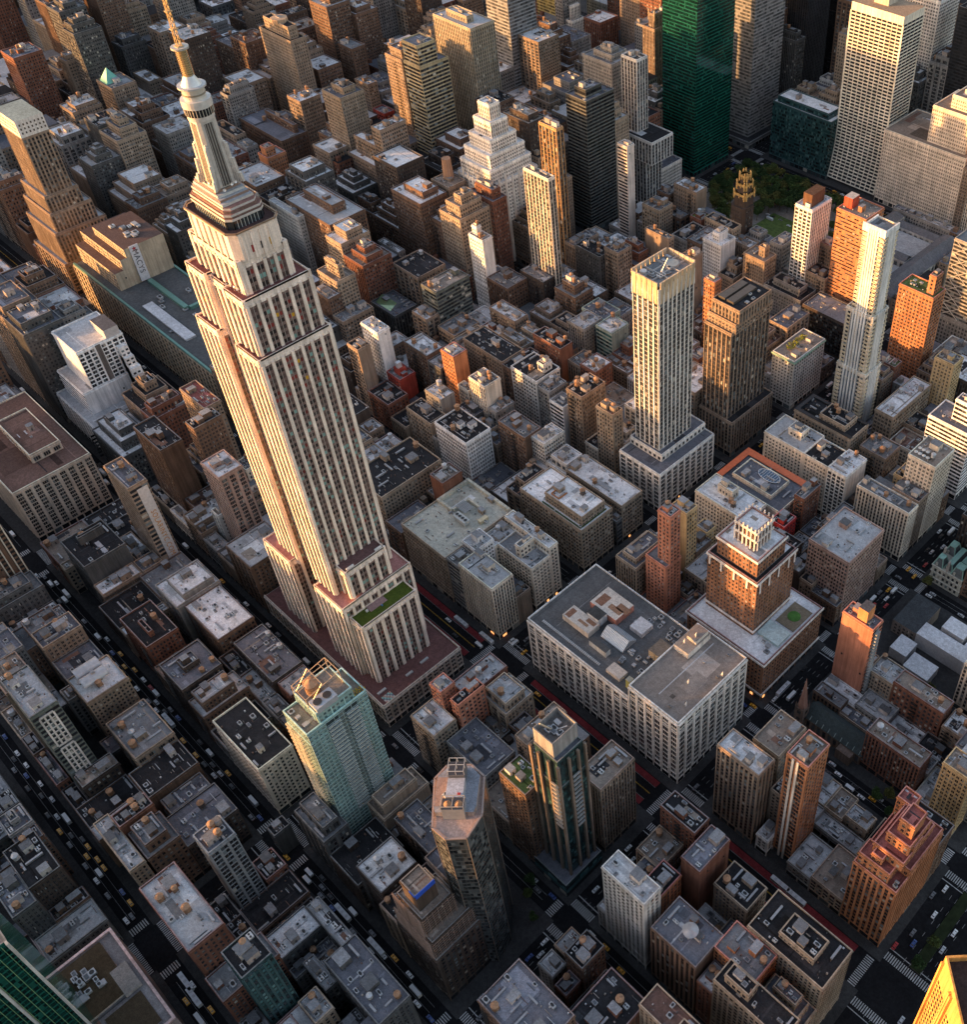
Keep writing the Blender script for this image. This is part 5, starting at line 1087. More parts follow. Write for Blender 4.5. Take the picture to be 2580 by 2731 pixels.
101.3|110.3|172.2|189.3|30.0|dbrown|b,p|white||low block with white roof right of the brown setback tower|whitelow
121.2|142.0|172.2|178.8|20.0|brown|p,p|slate||low dark brick house with tan patched roof at the avenue corner|terracelow
167.0|188.5|133.8|144.1|73.0|salmon|b,r|slate|16:20:20:4:6|tall salmon brick tower with curved balconies down one side|balcbrick
32.7|47.8|375.8|386.0|50.0|brick|p,p|green||brick building with green edged roof left of the orange brick tower|greenroof
72.5|89.4|389.2|403.2|66.0|yellowbrick|p,p|tan||beige block with steel roof framework glowing orange|grace2
191.0|206.0|251.0|275.0|50.0|brown|p,p|grey|5:8:6:6:6|brown corner building with orange tent roof at the right edge|browncorner
169.7|198.0|15.2|28.6|72.7|tan|v,v|white|6:6:4:14:6|tan office block with green cornice and white machinery on its roof|penthouse
176.3|194.1|38.9|63.7|58.0|buff|p,p|tan|8:8:8:6:8|beige stepped block with round glazed top and tall mast|maddtan
209.0|222.0|21.3|39.4|100.5|orangebrick|V,p|tan|14:10:2:6:10|slim orange brick tower with two white stripes down its front|stripebrick
206.3|240.8|138.8|150.5|34.5|brick|p,p|tan|8:30:26:4:6|large red brick apartment house with dark roof and brick bulkhead|aptA
214.1|249.9|98.6|111.4|35.5|brick|v,p|tan|9:34:34:4:6|red brick apartment house with rows of grey bay windows|aptB
262.5|279.7|93.7|106.6|62.0|yellowbrick|p,p|tan|7:10:10:6:6|yellow brick apartment house at the right edge|aptC
222.7|238.3|15.2|37.6|13.0|grey|p,p|pale||low grey building with pitched roof wing and red shop lights|lowgrey
238.4|258.9|15.2|40.3|16.7|tan|G,p|tan|6:6:6:24:4|low modern block with gridded front and stepped tan roof|lowmodern
230.3|245.1|58.1|68.2|14.0|buff|p,p|pale||low pale roofed block behind the gridded modern block|palelow
218.3|230.2|55.6|72.4|12.0|buff|p,p|tan||low old building with worn patched roof beside the church|rubbleroof
200.9|208.8|15.2|26.5|16.0|palegrey|p,p|white||tiny low house with pale roof between two tall towers|smallwh
167.0|190.6|-26.9|-15.4|62.0|brick|p,p|dark||red brick building with angled parapet across from the cream stone block|brickcorner
193.6|205.9|-40.6|-17.2|62.0|brick|b,b|slate|8:4:4:20:8|tall brick building with blank walls and pale stair box|brickpoint
210.8|232.2|-34.6|-18.5|48.0|buff|p,p|dark|7:6:8:4:14|beige building with open roof box holding one tank|tankcube
205.2|233.6|-75.5|-54.8|58.0|brown|v,b|slate|5:26:8:14:14|long building with blue grey roof and round cap at its centre|vertblue
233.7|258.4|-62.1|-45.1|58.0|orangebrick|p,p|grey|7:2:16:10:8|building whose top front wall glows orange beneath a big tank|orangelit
240.0|284.0|-45.0|-21.0|62.0|buff|p,p|dark|5:14:10:6:6|north wing of the pale stone block with wavy cornice and dark roof|courtN
244.0|284.0|-75.0|-62.2|62.0|buff|p,p|dark|7:4:22:3:3|middle pale stone wing carrying an octagonal tank house|courtM
226.0|284.0|-106.0|-93.7|62.0|buff|p,p|brown|4:20:8:4:4|south wing of the pale stone block with reddish roof|courtS
172.9|201.0|-75.5|-63.8|75.8|palegrey|p,p|pale|5:10:8:10:10|pale loft building with white cornice left of the salmon brick building|paleloft
184.8|197.0|-63.7|-44.0|52.0|orangebrick|p,p|dark||orange brick building with green ledge and grey bulkheads|salmonlow
123.4|140.2|-43.6|-18.1|67.0|tan|v,v|tan|10:30:10:16:6|tan stepped office tower with striped piers at the corner near the cream block|tanstep
99.0|118.7|-75.5|-61.5|78.0|brown|p,p|green|14:4:4:26:4 24:8:16:40:6|brown tan ziggurat building with a small bright green roof patch|zigtan
18.7|28.6|-59.6|-49.5|62.0|salmon|p,p|white||salmon brick building with snowy white roof opposite the corner podium|salmonpair
33.2|40.0|-57.2|-37.8|58.0|salmon|p,p|dark||salmon brick building with black roof behind its taller twin|salmonpair2
40.1|73.8|-69.4|-47.4|36.0|grey|p,p|slate|5:26:10:14:10|wide low building with plain grey roof and three skylights|greyroofs
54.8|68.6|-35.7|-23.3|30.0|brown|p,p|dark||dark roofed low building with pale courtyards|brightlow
83.5|100.0|-45.0|-29.8|44.0|tan|p,p|tan|5:10:10:8:8|tan block with sunken roof machinery behind the dark glass tower|parapet
60.6|89.7|-120.9|-105.1|44.0|dbrown|p,p|slate||dark block with small tanks left of the octagonal tower|greyedge
69.7|90.6|-150.9|-128.8|48.0|dbrown|p,p|white||dark building with whitish patched roof and two round tanks|snowroof
169.9|207.2|-153.8|-128.5|60.0|brown|p,p|slate||large building with smoky grey roof and rim railing at the bottom edge|bigroofS
167.0|177.5|-117.3|-107.7|28.0|grey|p,p|white||low building with a bright white square roof|whitesquare
201.8|225.2|-128.4|-99.6|50.0|brick|p,p|dark||brick building with black roof and two tanks at the bottom edge|tanksS
181.5|189.4|-119.2|-109.3|30.0|brick|p,p|slate||low brick building with one wooden tank near the crossing|blueback
98.6|141.1|-190.1|-172.2|50.0|dgrey|p,p|slate|5:14:14:14:14|grey roofed block with corrugated sheds at the bottom edge|leftroofs
65.1|97.2|-179.5|-172.2|42.0|dgrey|p,p|pale||block with pale roof and stair house left of the dark street|courtroof
-428.8|-326.0|-149.5|-93.7|48.4|cream|V,V|brown|7:30:20:24:10|broad department store block with tall window columns and flat brown roof|mall
-246.0|-214.7|-106.4|-93.7|96.0|tan|p,r|slate|9:4:10:3:10|slim tower with a tall white advertising banner down its side|banner
-291.1|-254.2|-68.4|-52.3|78.0|brown|p,b|dark||brown slab tower with a blank tiled side wall|blankbrown
-241.0|-230.0|-50.0|-30.0|100.0|brown|p,p|dark||brown brick tower just behind the blank walled slab|brownbehind
-209.2|-187.1|-60.6|-43.6|90.5|brickpale|p,V|white|10:12:3:4:12|slim apartment tower with dark red stripes and a white roof box|skyapt
-295.8|-262.7|-28.0|-15.2|85.0|tan|p,p|red||tan gabled hotel block lit orange near the skyscraper|martinique
-218.5|-200.8|-75.5|-66.2|22.0|grey|p,p|pale||low building with a plain light blue roof|lowblue
-258.6|-225.9|-148.1|-119.8|48.0|dgrey|p,b|dark|6:10:20:8:4|dark block with a green painted tank house|greenmess
-225.8|-213.2|-148.5|-121.7|30.5|tan|p,G|white||tan building with large white framed windows facing the avenue|gridface
-175.6|-142.5|-152.5|-131.7|42.0|brick|p,p|dark|4:14:6:6:12|dark roofed brick building with pale vents|redrow
-157.1|-117.1|-119.6|-94.8|40.0|brown|p,p|white|4:10:6:8:20|brown building with broad white patched roof beside the podium street|whiteparcel
-109.8|-66.9|-114.0|-93.7|38.0|dbrown|p,p|slate|5:10:10:10:10|wide grey roofed building with white duct pipes|bigshed
-125.1|-98.3|-154.0|-128.1|42.0|dbrown|p,p|slate|4:8:10:8:8|low cluttered roof building with two orange tanks|tankend
-194.3|-178.5|-195.9|-172.2|52.0|tan|p,p|slate|12:2:2:26:2|tan building with an orange glowing penthouse wall|orangeglow
-159.8|-134.6|-225.5|-209.3|80.0|tan|p,p|tan||tan tower with open roof frame at the left edge|lefttan
-178.4|-158.3|-196.0|-172.2|38.0|dgrey|p,p|slate||low building with purple grey roof at the left|lowpurple
-158.2|-146.2|-183.7|-172.2|40.0|brown|p,p|white||low brown building with pale roof beside the yellow taxis|whitepoly
-130.7|-96.5|-224.2|-209.5|94.5|darkbalc|r,r|pale||slim hotel tower with green glass and white framed window panels|framehotel
-108.6|-75.0|-195.6|-172.2|43.5|tan|p,V|grey|5:10:6:20:4|tan block with pale grid lines and pipes on its roof|tanblank
-146.1|-121.8|-196.8|-172.2|52.0|tan|p,p|white|4:10:10:10:10|tan building with white roof and paired barrel vaults|barrel
-61.8|-15.2|-154.0|-132.4|47.9|cream|p,p|dark|5:16:6:4:20|cream stone block with black roof and rounded street corner|roundcorner
17.5|31.7|-200.6|-186.1|84.0|greyglass|v,G|slate|5:3:3:18:3|slim tower with gridded glass side and two wooden tanks|slimgrid
0.6|8.4|-166.7|-156.7|22.0|dgrey|p,b|dark||low black roofed building with a bright parapet strip|lowfence
-51.5|-39.8|-198.3|-174.2|30.0|brown|p,p|slate||low patched grey roof behind the slim gridded tower|sideroof
-46.0|-36.6|-221.8|-203.2|52.0|brick|p,b|dark||red brick building with two wooden tanks in the shade|redmid
-54.1|-15.2|-230.2|-221.9|45.0|buff|p,p|pale|5:6:6:14:4|long building with lilac roof and green machinery|greenunits
17.5|62.1|-231.5|-213.3|76.0|brick|p,p|pale|7:20:12:24:8|flat grey roofed building rimmed with tiny lights and an orange tank|lights
79.8|96.8|-221.8|-206.7|88.0|darkteal|v,v|dark|5:4:4:20:3|dark teal tower with a roof bar terrace|tealtop
61.5|76.6|-202.7|-179.6|38.0|dgrey|p,p|white||low building with frosty white roof beside the slim gridded tower|snowlow
-69.8|-40.6|-269.0|-252.5|50.0|dbrown|p,p|dark||dark roofed brown building with round silver tank|darktanks
-94.8|-80.1|-262.9|-250.7|45.0|grey|p,p|slate|4:4:4:4:4|grey corner block with lilac roof edge at the left|leftshed
-112.3|-100.0|-261.7|-250.7|40.0|dgrey|p,p|dark||plain dark roof block at the left edge|leftsmall
84.0|103.6|-196.4|-190.2|35.0|dgrey|p,p|pale||low dark building with pale penthouse near the bottom|southsnow
100.2|114.6|-208.6|-198.6|40.0|buff|p,p|pale||pale box building with an orange tank at the bottom edge|bottomtank
-806.4|-773.5|172.2|198.4|92.0|tan|p,p|grey||tan tower with a green copper pyramid roof|greenpyr
-909.5|-874.0|250.7|265.7|43.5|buff|p,p|white|-16:4:4:16:4 -30:8:8:30:8|stepped tan block with white roofed twin wings|greenmate
-740.4|-682.5|331.5|350.2|117.5|buff|p,p|dark|12:6:6:4:4|tall buff tower with octagonal crown right of the antenna|deco
-577.0|-559.8|212.6|232.5|75.0|orangebrick|b,p|grey|8:4:4:2:8|small tower with orange lit side wall right of the mast|orangestep2
-674.2|-632.9|220.9|232.5|70.0|tan|p,p|dark|4:6:6:6:6|tan block with square parapet behind the mast|ridgeback
-686.4|-608.0|255.4|285.7|60.0|brown|p,p|slate|8:20:6:20:6|wide brown block with dark roof and belt cornice|widebelt
-497.4|-451.5|172.2|178.6|72.0|palegrey|p,p|pale||pale block with white roof edge just right of the observation deck|rightstep
-665.4|-634.1|110.4|138.1|62.0|tan|p,p|white|-8:4:4:6:4 -16:8:8:12:8|stepped tan block with narrow terraces left of the mast|terr1
-577.0|-569.3|110.4|138.4|60.0|tan|p,b|pale||tan block with pale flat roof between stepped neighbours|terr2
"""
INFILL="""
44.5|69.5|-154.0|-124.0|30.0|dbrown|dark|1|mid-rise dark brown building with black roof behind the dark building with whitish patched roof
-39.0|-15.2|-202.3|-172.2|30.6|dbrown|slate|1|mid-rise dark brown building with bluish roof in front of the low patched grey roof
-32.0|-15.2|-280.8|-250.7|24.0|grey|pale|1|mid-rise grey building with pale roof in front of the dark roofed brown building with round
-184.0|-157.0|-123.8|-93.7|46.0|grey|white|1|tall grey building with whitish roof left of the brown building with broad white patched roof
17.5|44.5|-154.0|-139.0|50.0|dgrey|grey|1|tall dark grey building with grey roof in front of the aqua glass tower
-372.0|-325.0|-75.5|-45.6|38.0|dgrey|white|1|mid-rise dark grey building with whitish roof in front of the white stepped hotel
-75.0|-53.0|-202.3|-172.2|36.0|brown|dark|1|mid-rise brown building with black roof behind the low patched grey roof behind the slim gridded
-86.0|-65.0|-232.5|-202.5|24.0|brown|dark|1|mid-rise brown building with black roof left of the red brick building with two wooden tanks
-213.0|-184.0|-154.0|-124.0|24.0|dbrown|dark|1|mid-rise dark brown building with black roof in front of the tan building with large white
-97.0|-80.0|-154.0|-124.0|39.1|brown|pale|1|mid-rise brown building with pale roof right of the low cluttered roof building with two orange
-470.0|-436.0|-75.5|-45.6|92.0|dgrey|slate|1|tall dark grey building with bluish roof left of the white stepped hotel
63.5|79.5|-232.5|-202.5|50.0|brick|grey|1|tall brick building with grey roof left of the dark teal tower with a roof bar
-178.0|-148.0|-75.5|-45.6|46.0|brown|pale|1|tall brown building with pale roof in front of the slim apartment tower with dark red
39.5|54.5|-123.8|-93.7|46.0|buff|tan|1|tall beige building with tan roof right of the aqua glass tower
-36.0|-15.2|-220.5|-202.5|50.0|brown|grey|1|tall brown building with grey roof in front of the red brick building with two wooden
-54.0|-32.0|-280.8|-268.8|50.0|dgrey|slate|1|tall dark grey building with bluish roof in front of the dark roofed brown building
31.5|49.5|-202.3|-172.2|24.0|brown|dark|1|mid-rise brown building with black roof right of the slim tower with gridded glass side
91.5|105.5|-154.0|-124.0|42.0|tan|dark|1|mid-rise tan building with black roof right of the dark building with whitish patched roof
-296.0|-267.0|-154.0|-124.0|24.0|brick|tan|1|mid-rise brick building with tan roof left of the dark block with a green painted tank
-80.0|-62.0|-154.0|-124.0|18.0|grey|dark|1|low grey building with black roof behind the cream stone block with black roof and rounded
-417.0|-375.0|250.7|280.6|86.0|brown|white|1|tall brown building with whitish roof left of the tan building with a stubby round chimney
17.5|38.5|-75.5|-59.5|46.0|buff|white|1|tall beige building with whitish roof in front of the salmon brick building with snowy white
33.5|54.5|-36.4|-15.2|46.0|buff|pale|1|tall beige building with pale roof behind the dark roofed low building with pale courtyards
-360.0|-325.0|202.3|232.5|50.6|tan|dark|1|tall tan building with black roof right of the low classical bank with columns
259.0|284.0|-60.5|-45.6|46.0|buff|slate|1|tall beige building with bluish roof right of the middle pale stone wing carrying an octagonal
-508.0|-470.0|-75.5|-45.6|92.0|tan|slate|1|tall tan building with bluish roof left of the white stepped hotel
179.0|191.0|-108.8|-93.7|46.0|brown|dark|1|tall brown building with black roof behind the low brick building with one wooden tank
-216.0|-195.0|-202.3|-172.2|46.0|brown|grey|1|tall brown building with grey roof left of the tan building with an orange glowing penthouse
-142.0|-125.0|-154.0|-124.0|24.0|tan|tan|1|mid-rise tan building with tan roof behind the low cluttered roof building with two orange tanks
-65.0|-54.0|-232.5|-202.5|30.0|brown|white|1|mid-rise brown building with whitish roof left of the red brick building with two wooden tanks
17.5|35.5|93.7|123.6|46.0|buff|slate|1|tall beige building with bluish roof left of the slim salmon brick tower with thin white
-387.0|-359.0|172.2|202.1|66.3|brick|tan|1|tall brick building with tan roof left of the low classical bank with columns
-196.0|-178.0|-232.5|-202.5|18.0|brown|tan|1|low brown building with tan roof left of the tan building with an orange glowing penthouse
-372.0|-343.0|-45.4|-15.2|54.0|tan|dark|1|tall tan building with black roof right of the white stepped hotel
-213.0|-184.0|-123.8|-93.7|28.2|brown|grey|1|mid-rise brown building with grey roof in front of the slim tower with a tall white
192.0|214.0|123.8|138.8|13.0|grey|pale|1|low grey building with pale roof left of the large red brick apartment house with dark
-252.0|-234.0|-202.3|-172.2|50.0|dgrey|grey|1|tall dark grey building with grey roof left of the dark block with a green painted
167.0|184.0|-45.4|-27.4|42.0|tan|tan|1|mid-rise tan building with tan roof left of the red brick building with angled parapet across
-256.0|-230.0|93.7|112.7|30.0|brick|dark|1|mid-rise brick building with black roof left of the dark red building with a white glazed
219.0|247.0|45.4|55.4|8.0|grey|pale|1|low grey building with pale roof left of the low pale roofed block behind the gridded
-52.0|-36.0|-123.8|-93.7|24.0|brown|pale|1|mid-rise brown building with pale roof right of the cream stone block with black roof
-782.0|-749.0|250.7|280.6|125.0|dbrown|pale|1|tall dark brown building with pale roof right of the tan tower with a green copper
-710.0|-675.0|123.8|154.0|93.5|buff|slate|1|tall beige building with bluish roof behind the stepped tan block with narrow terraces
-511.0|-478.0|202.3|232.5|90.3|dgrey|white|1|tall dark grey building with whitish roof behind the pale block with white roof edge
-292.0|-265.0|250.7|273.7|42.5|brown|grey|1|mid-rise brown building with grey roof right of the slim white hotel tower with blank blue
-555.0|-515.0|172.2|202.1|78.2|brown|pale|1|tall brown building with pale roof in front of the small tower with orange lit side
-92.0|-77.0|93.7|123.6|39.1|tan|dark|1|mid-rise tan building with black roof in front of the pale building with regular windows
-704.0|-677.0|93.7|123.6|76.0|dgrey|pale|1|tall dark grey building with pale roof left of the stepped tan block with narrow terraces
-135.0|-108.0|-232.5|-225.5|24.0|brick|slate|1|mid-rise brick building with bluish roof left of the slim hotel tower with green glass
-241.0|-225.0|-75.5|-50.5|30.0|tan|white|1|mid-rise tan building with whitish roof left of the brown brick tower just behind the blank
-557.0|-527.0|283.8|310.9|125.0|buff|slate|1|tall beige building with bluish roof right of the grey brown block left of the sunlit
-96.0|-86.0|-223.5|-202.5|36.0|dbrown|tan|1|mid-rise dark brown building with tan roof right of the slim hotel tower with green glass
-674.0|-638.0|172.2|202.1|60.0|brown|slate|1|tall brown building with bluish roof left of the tan block with square parapet
195.0|217.0|57.4|75.5|8.0|buff|white|1|low beige building with whitish roof left of the low old building with worn patched roof
-638.0|-602.0|172.2|202.1|60.0|brown|grey|1|tall brown building with grey roof in front of the tan block with square parapet
-703.0|-674.0|172.2|202.1|76.0|grey|pale|1|tall grey building with pale roof left of the tan block with square parapet
-535.0|-503.0|516.3|546.4|110.0|tan|white|1|tall tan building with whitish roof right of the dark banded office tower behind the orange
-521.0|-485.0|250.7|279.7|54.0|dgrey|white|1|tall dark grey building with whitish roof left of the tan office block with a large
-404.0|-364.0|486.1|516.1|140.0|grey|grey|1|tall grey building with grey roof left of the silver ribbed tower with stepped lower wings
98.5|128.5|-232.5|-208.5|42.0|brick|white|1|mid-rise brick building with whitish roof in front of the pale box building with an orange
-482.0|-448.0|329.1|359.1|62.0|dbrown|dark|1|tall dark brown building with black roof in front of the tan and glass banded office
189.0|206.0|138.8|154.0|30.0|buff|pale|1|mid-rise beige building with pale roof right of the tall salmon brick tower with curved balconies
-904.0|-874.0|123.8|154.0|110.0|brick|slate|1|tall brick building with bluish roof left of the tan tower with a green copper pyramid
17.5|32.5|-45.4|-15.2|46.0|brick|pale|1|tall brick building with pale roof behind the salmon brick building with black roof
-343.0|-325.0|-45.4|-15.2|54.0|brick|brown|1|tall brick building with brown roof left of the tan gabled hotel block lit orange
-184.0|-176.0|-154.0|-124.0|26.0|tan|white|1|mid-rise tan building with whitish roof behind the dark roofed brick building with pale vents
-122.0|-109.0|-202.3|-172.2|18.0|dgrey|slate|1|low dark grey building with bluish roof in front of the tan building with white roof
-410.0|-387.0|172.2|202.1|78.0|buff|white|1|tall beige building with whitish roof left of the grey building with long narrow wings
-357.0|-325.0|292.8|308.8|92.0|brick|slate|1|tall brick building with bluish roof right of the stepped tan building with several terraces
235.0|244.0|-75.5|-62.5|46.0|brick|white|1|tall brick building with whitish roof left of the building whose top front wall glows orange
51.5|67.5|123.8|154.0|30.0|buff|pale|1|mid-rise beige building with pale roof right of the narrow blank yellow building with green roofed
-178.0|-151.0|-232.5|-225.5|26.0|buff|tan|1|mid-rise beige building with tan roof left of the tan tower with open roof frame
-230.0|-211.0|93.7|123.6|18.0|buff|dark|1|low beige building with black roof behind the beige building with black roof next
-491.0|-454.0|359.3|389.4|70.0|brown|white|1|tall brown building with whitish roof right of the tan and glass banded office tower
-775.0|-740.0|93.7|123.6|76.0|grey|white|1|tall grey building with whitish roof left of the tan tower with a green copper pyramid
-536.0|-507.0|-45.4|-15.2|78.0|brown|dark|1|tall brown building with black roof left of the copper trimmed store
120.5|142.0|262.7|275.7|50.0|tan|grey|1|tall tan building with grey roof right of the cream stepped office block with vertical window
-92.0|-71.0|132.8|154.0|36.0|palegrey|white|1|mid-rise pale grey building with whitish roof right of the pale building with regular windows
-340.0|-325.0|123.8|154.0|46.0|tan|grey|1|tall tan building with grey roof in front of the stepped beige building
-108.0|-86.0|-232.5|-224.5|18.0|brown|dark|1|low brown building with black roof in front of the slim hotel tower with green glass
-64.0|-45.0|359.3|389.4|50.0|tan|slate|1|tall tan building with bluish roof behind the grey stone store with green copper cornice
-391.0|-356.0|368.3|389.4|125.0|dbrown|tan|1|tall dark brown building with tan roof right of the white stepped pyramid tower
-697.0|-672.0|15.2|45.2|40.0|brown|dark|1|mid-rise brown building with black roof left of the white crowned stepped tower
-625.0|-602.0|93.7|123.6|60.0|brown|grey|1|tall brown building with grey roof in front of the stepped tan block with narrow terraces
-189.0|-171.0|250.7|272.7|46.0|grey|pale|1|tall grey building with pale roof left of the building with greenish grey windows and skylight
-792.0|-764.0|123.8|154.0|90.0|tan|white|1|tall tan building with whitish roof left of the tan tower with a green copper pyramid
-846.0|-822.0|172.2|202.1|140.0|dgrey|tan|1|tall dark grey building with tan roof left of the tan tower with a green copper
-238.0|-214.0|250.7|272.7|36.0|tan|pale|1|mid-rise tan building with pale roof left of the stepped brown building with three wooden tanks
-457.0|-417.0|250.7|268.7|46.0|brown|white|1|tall brown building with whitish roof in front of the dark brown stepped block
167.0|173.0|-75.5|-45.6|24.0|grey|white|1|mid-rise grey building with whitish roof behind the pale loft building with white cornice
-243.0|-213.0|359.3|382.3|42.0|brick|slate|1|mid-rise brick building with bluish roof left of the tan building with stepped roof boxes
-216.0|-196.0|-232.5|-202.5|46.0|grey|slate|1|tall grey building with bluish roof left of the tan building with an orange glowing penthouse
63.5|79.5|93.7|123.6|18.0|brick|grey|1|low brick building with grey roof right of the slim salmon brick tower with thin white
167.0|187.0|114.7|123.6|13.0|brown|grey|1|low brown building with grey roof left of the tall salmon brick tower with curved balconies
-346.0|-325.0|329.1|359.1|46.0|tan|dark|1|tall tan building with black roof right of the white stepped pyramid tower
-718.0|-697.0|15.2|45.2|76.0|brown|grey|1|tall brown building with grey roof left of the white crowned stepped tower
-549.0|-527.0|93.7|123.6|66.3|dgrey|white|1|tall dark grey building with whitish roof in front of the tan block with pale flat
17.5|31.5|-184.3|-172.2|30.0|brick|dark|1|mid-rise brick building with black roof right of the slim tower with gridded glass side
-157.0|-146.0|-202.3|-184.3|36.1|grey|tan|1|mid-rise grey building with tan roof left of the low brown building with pale roof
-751.0|-716.0|280.8|310.9|76.0|tan|white|1|tall tan building with whitish roof left of the tall buff tower with octagonal crown
-77.0|-50.0|250.7|280.6|46.0|tan|white|1|tall tan building with whitish roof left of the tan tower with a dark framed roof
-112.0|-92.0|93.7|123.6|15.8|dbrown|white|1|low dark brown building with whitish roof in front of the low parking deck with parked
-902.0|-874.0|280.8|310.9|90.0|tan|white|1|tall tan building with whitish roof right of the stepped tan block with white roofed twin
-554.0|-527.0|359.3|389.4|140.0|tan|slate|1|tall tan building with bluish roof left of the tan and glass banded office tower
242.0|257.0|138.8|154.0|24.0|tan|white|1|mid-rise tan building with whitish roof right of the large red brick apartment house with dark
-958.0|-928.0|202.3|232.5|125.0|dgrey|grey|1|tall dark grey building with grey roof left of the stepped tan block with white roofed
-740.0|-704.0|93.7|123.6|52.0|tan|white|1|tall tan building with whitish roof left of the stepped tan block with narrow terraces
-66.0|-52.0|-111.8|-93.7|36.1|brick|pale|1|mid-rise brick building with pale roof right of the wide grey roofed building with white duct
-95.0|-69.0|-123.8|-113.8|26.0|brown|pale|1|mid-rise brown building with pale roof in front of the wide grey roofed building with white
167.0|192.0|123.8|133.8|10.0|whitepaint|white|1|low white building with whitish roof in front of the tall salmon brick tower with curved
-482.0|-457.0|407.6|437.6|92.0|brown|dark|1|tall brown building with black roof right of the broad office tower with fine vertical tan
-941.0|-918.0|250.7|280.6|76.0|dgrey|slate|1|tall dark grey building with bluish roof behind the stepped tan block with white roofed twin
-625.0|-602.0|123.8|154.0|60.0|tan|tan|1|tall tan building with tan roof right of the stepped tan block with narrow terraces
17.5|47.5|359.3|375.3|50.0|tan|slate|1|tall tan building with bluish roof left of the brick building with green edged roof
-507.0|-478.0|-45.4|-15.2|70.0|brick|pale|1|tall brick building with pale roof left of the copper trimmed store
-201.0|-178.0|-75.5|-60.5|20.4|tan|slate|1|low tan building with bluish roof in front of the slim apartment tower with dark red
-808.0|-777.0|329.1|359.1|90.0|brown|brown|1|tall brown building with brown roof left of the tall buff tower with octagonal crown
-515.0|-475.0|123.8|154.0|95.0|grey|brown|1|tall grey building with brown roof left of the pale block with white roof edge
-69.0|-52.0|-123.8|-113.8|26.0|grey|grey|1|mid-rise grey building with grey roof in front of the wide grey roofed building with white
-721.0|-689.0|359.3|389.4|76.0|brown|white|1|tall brown building with whitish roof right of the tall buff tower with octagonal crown
78.5|104.5|329.1|349.1|24.0|cream|brown|1|mid-rise cream building with brown roof in front of the low block with plain dark roof
-656.0|-614.0|202.3|220.3|60.0|brick|pale|1|tall brick building with pale roof in front of the tan block with square parapet
-40.0|-32.0|-268.8|-250.7|26.0|brown|dark|1|mid-rise brown building with black roof in front of the dark roofed brown building with round
-267.0|-259.0|-154.0|-124.0|24.0|buff|tan|1|mid-rise beige building with tan roof left of the dark block with a green painted tank
-633.0|-610.0|286.8|310.9|90.0|tan|white|1|tall tan building with whitish roof right of the wide brown block with dark roof
-498.0|-456.0|486.1|510.1|62.0|tan|grey|1|tall tan building with grey roof left of the wide grey stone block with stepped roof
-759.0|-726.0|407.6|437.6|125.0|brown|pale|1|tall brown building with pale roof left of the narrow brown brick tower with planted roof
-62.0|-48.0|30.2|45.2|50.0|whitepaint|pale|1|tall white building with pale roof right of the narrow block with horizontal white and black
-577.0|-550.0|655.3|685.2|78.0|brick|white|1|tall brick building with whitish roof right of the pale stone tower with octagonal crown
-577.0|-535.0|594.7|624.8|78.0|grey|slate|1|tall grey building with bluish roof right of the stepped orange brick tower glowing
-151.0|-135.0|-232.5|-225.5|26.0|brown|dark|1|mid-rise brown building with black roof in front of the tan tower with open roof frame
-738.0|-710.0|123.8|154.0|90.0|dgrey|dark|1|tall dark grey building with black roof behind the stepped tan block with narrow terraces
-182.0|-172.0|172.2|202.1|50.0|brown|dark|1|tall brown building with black roof left of the pale grey office building with a row
214.0|235.0|123.8|138.8|8.0|brown|white|1|low brown building with whitish roof in front of the large red brick apartment house
-692.0|-650.0|407.6|437.6|52.0|grey|slate|1|tall grey building with bluish roof right of the narrow brown brick tower with planted roof
-485.0|-457.0|250.7|268.7|46.0|brown|dark|1|tall brown building with black roof left of the dark brown stepped block
-274.0|-261.0|329.1|359.1|50.0|tan|slate|1|tall tan building with bluish roof right of the golden brown tower with a square crown
-225.0|-198.0|202.3|217.3|42.0|buff|pale|1|mid-rise beige building with pale roof right of the broad building with flat dark roof
235.0|257.0|123.8|138.8|10.0|brown|dark|1|low brown building with black roof in front of the large red brick apartment house
-214.0|-189.0|250.7|272.7|36.0|tan|dark|1|mid-rise tan building with black roof in front of the stepped brown building with three wooden
-846.0|-805.0|250.7|280.6|54.4|brown|pale|1|tall brown building with pale roof right of the stepped tan block with white roofed twin
-158.0|-141.0|407.6|437.6|36.0|tan|dark|1|mid-rise tan building with black roof right of the white tower with small windows and blank
-38.0|-15.2|-310.9|-281.0|24.0|brick|dark|1|mid-rise brick building with black roof in front of the dark roofed brown building with round
-215.0|-196.0|407.6|437.6|46.0|grey|dark|1|tall grey building with black roof in front of the red brick building with white penthouse
-515.0|-498.0|172.2|202.1|70.0|dbrown|dark|1|tall dark brown building with black roof behind the pale block with white roof edge
-749.0|-727.0|172.2|202.1|76.0|brown|dark|1|tall brown building with black roof right of the tan tower with a green copper pyramid
-846.0|-808.0|329.1|359.1|76.0|dbrown|slate|1|tall dark brown building with bluish roof right of the stepped tan block with white roofed
-577.0|-537.0|564.6|594.5|92.0|brown|pale|1|tall brown building with pale roof right of the stepped orange brick tower glowing
-762.0|-728.0|202.3|232.5|64.0|brown|white|1|tall brown building with whitish roof right of the tan tower with a green copper pyramid
-178.0|-162.0|-223.5|-202.5|18.0|dgrey|pale|1|low dark grey building with pale roof behind the tan tower with open roof frame
-79.0|-49.0|329.1|359.1|46.0|tan|brown|1|tall tan building with brown roof left of the grey stone store with green copper cornice
-345.0|-325.0|15.2|45.2|54.0|tan|white|1|tall tan building with whitish roof behind the tan gabled hotel block lit orange
-702.0|-687.0|250.7|280.6|90.0|grey|dark|1|tall grey building with black roof left of the wide brown block with dark roof
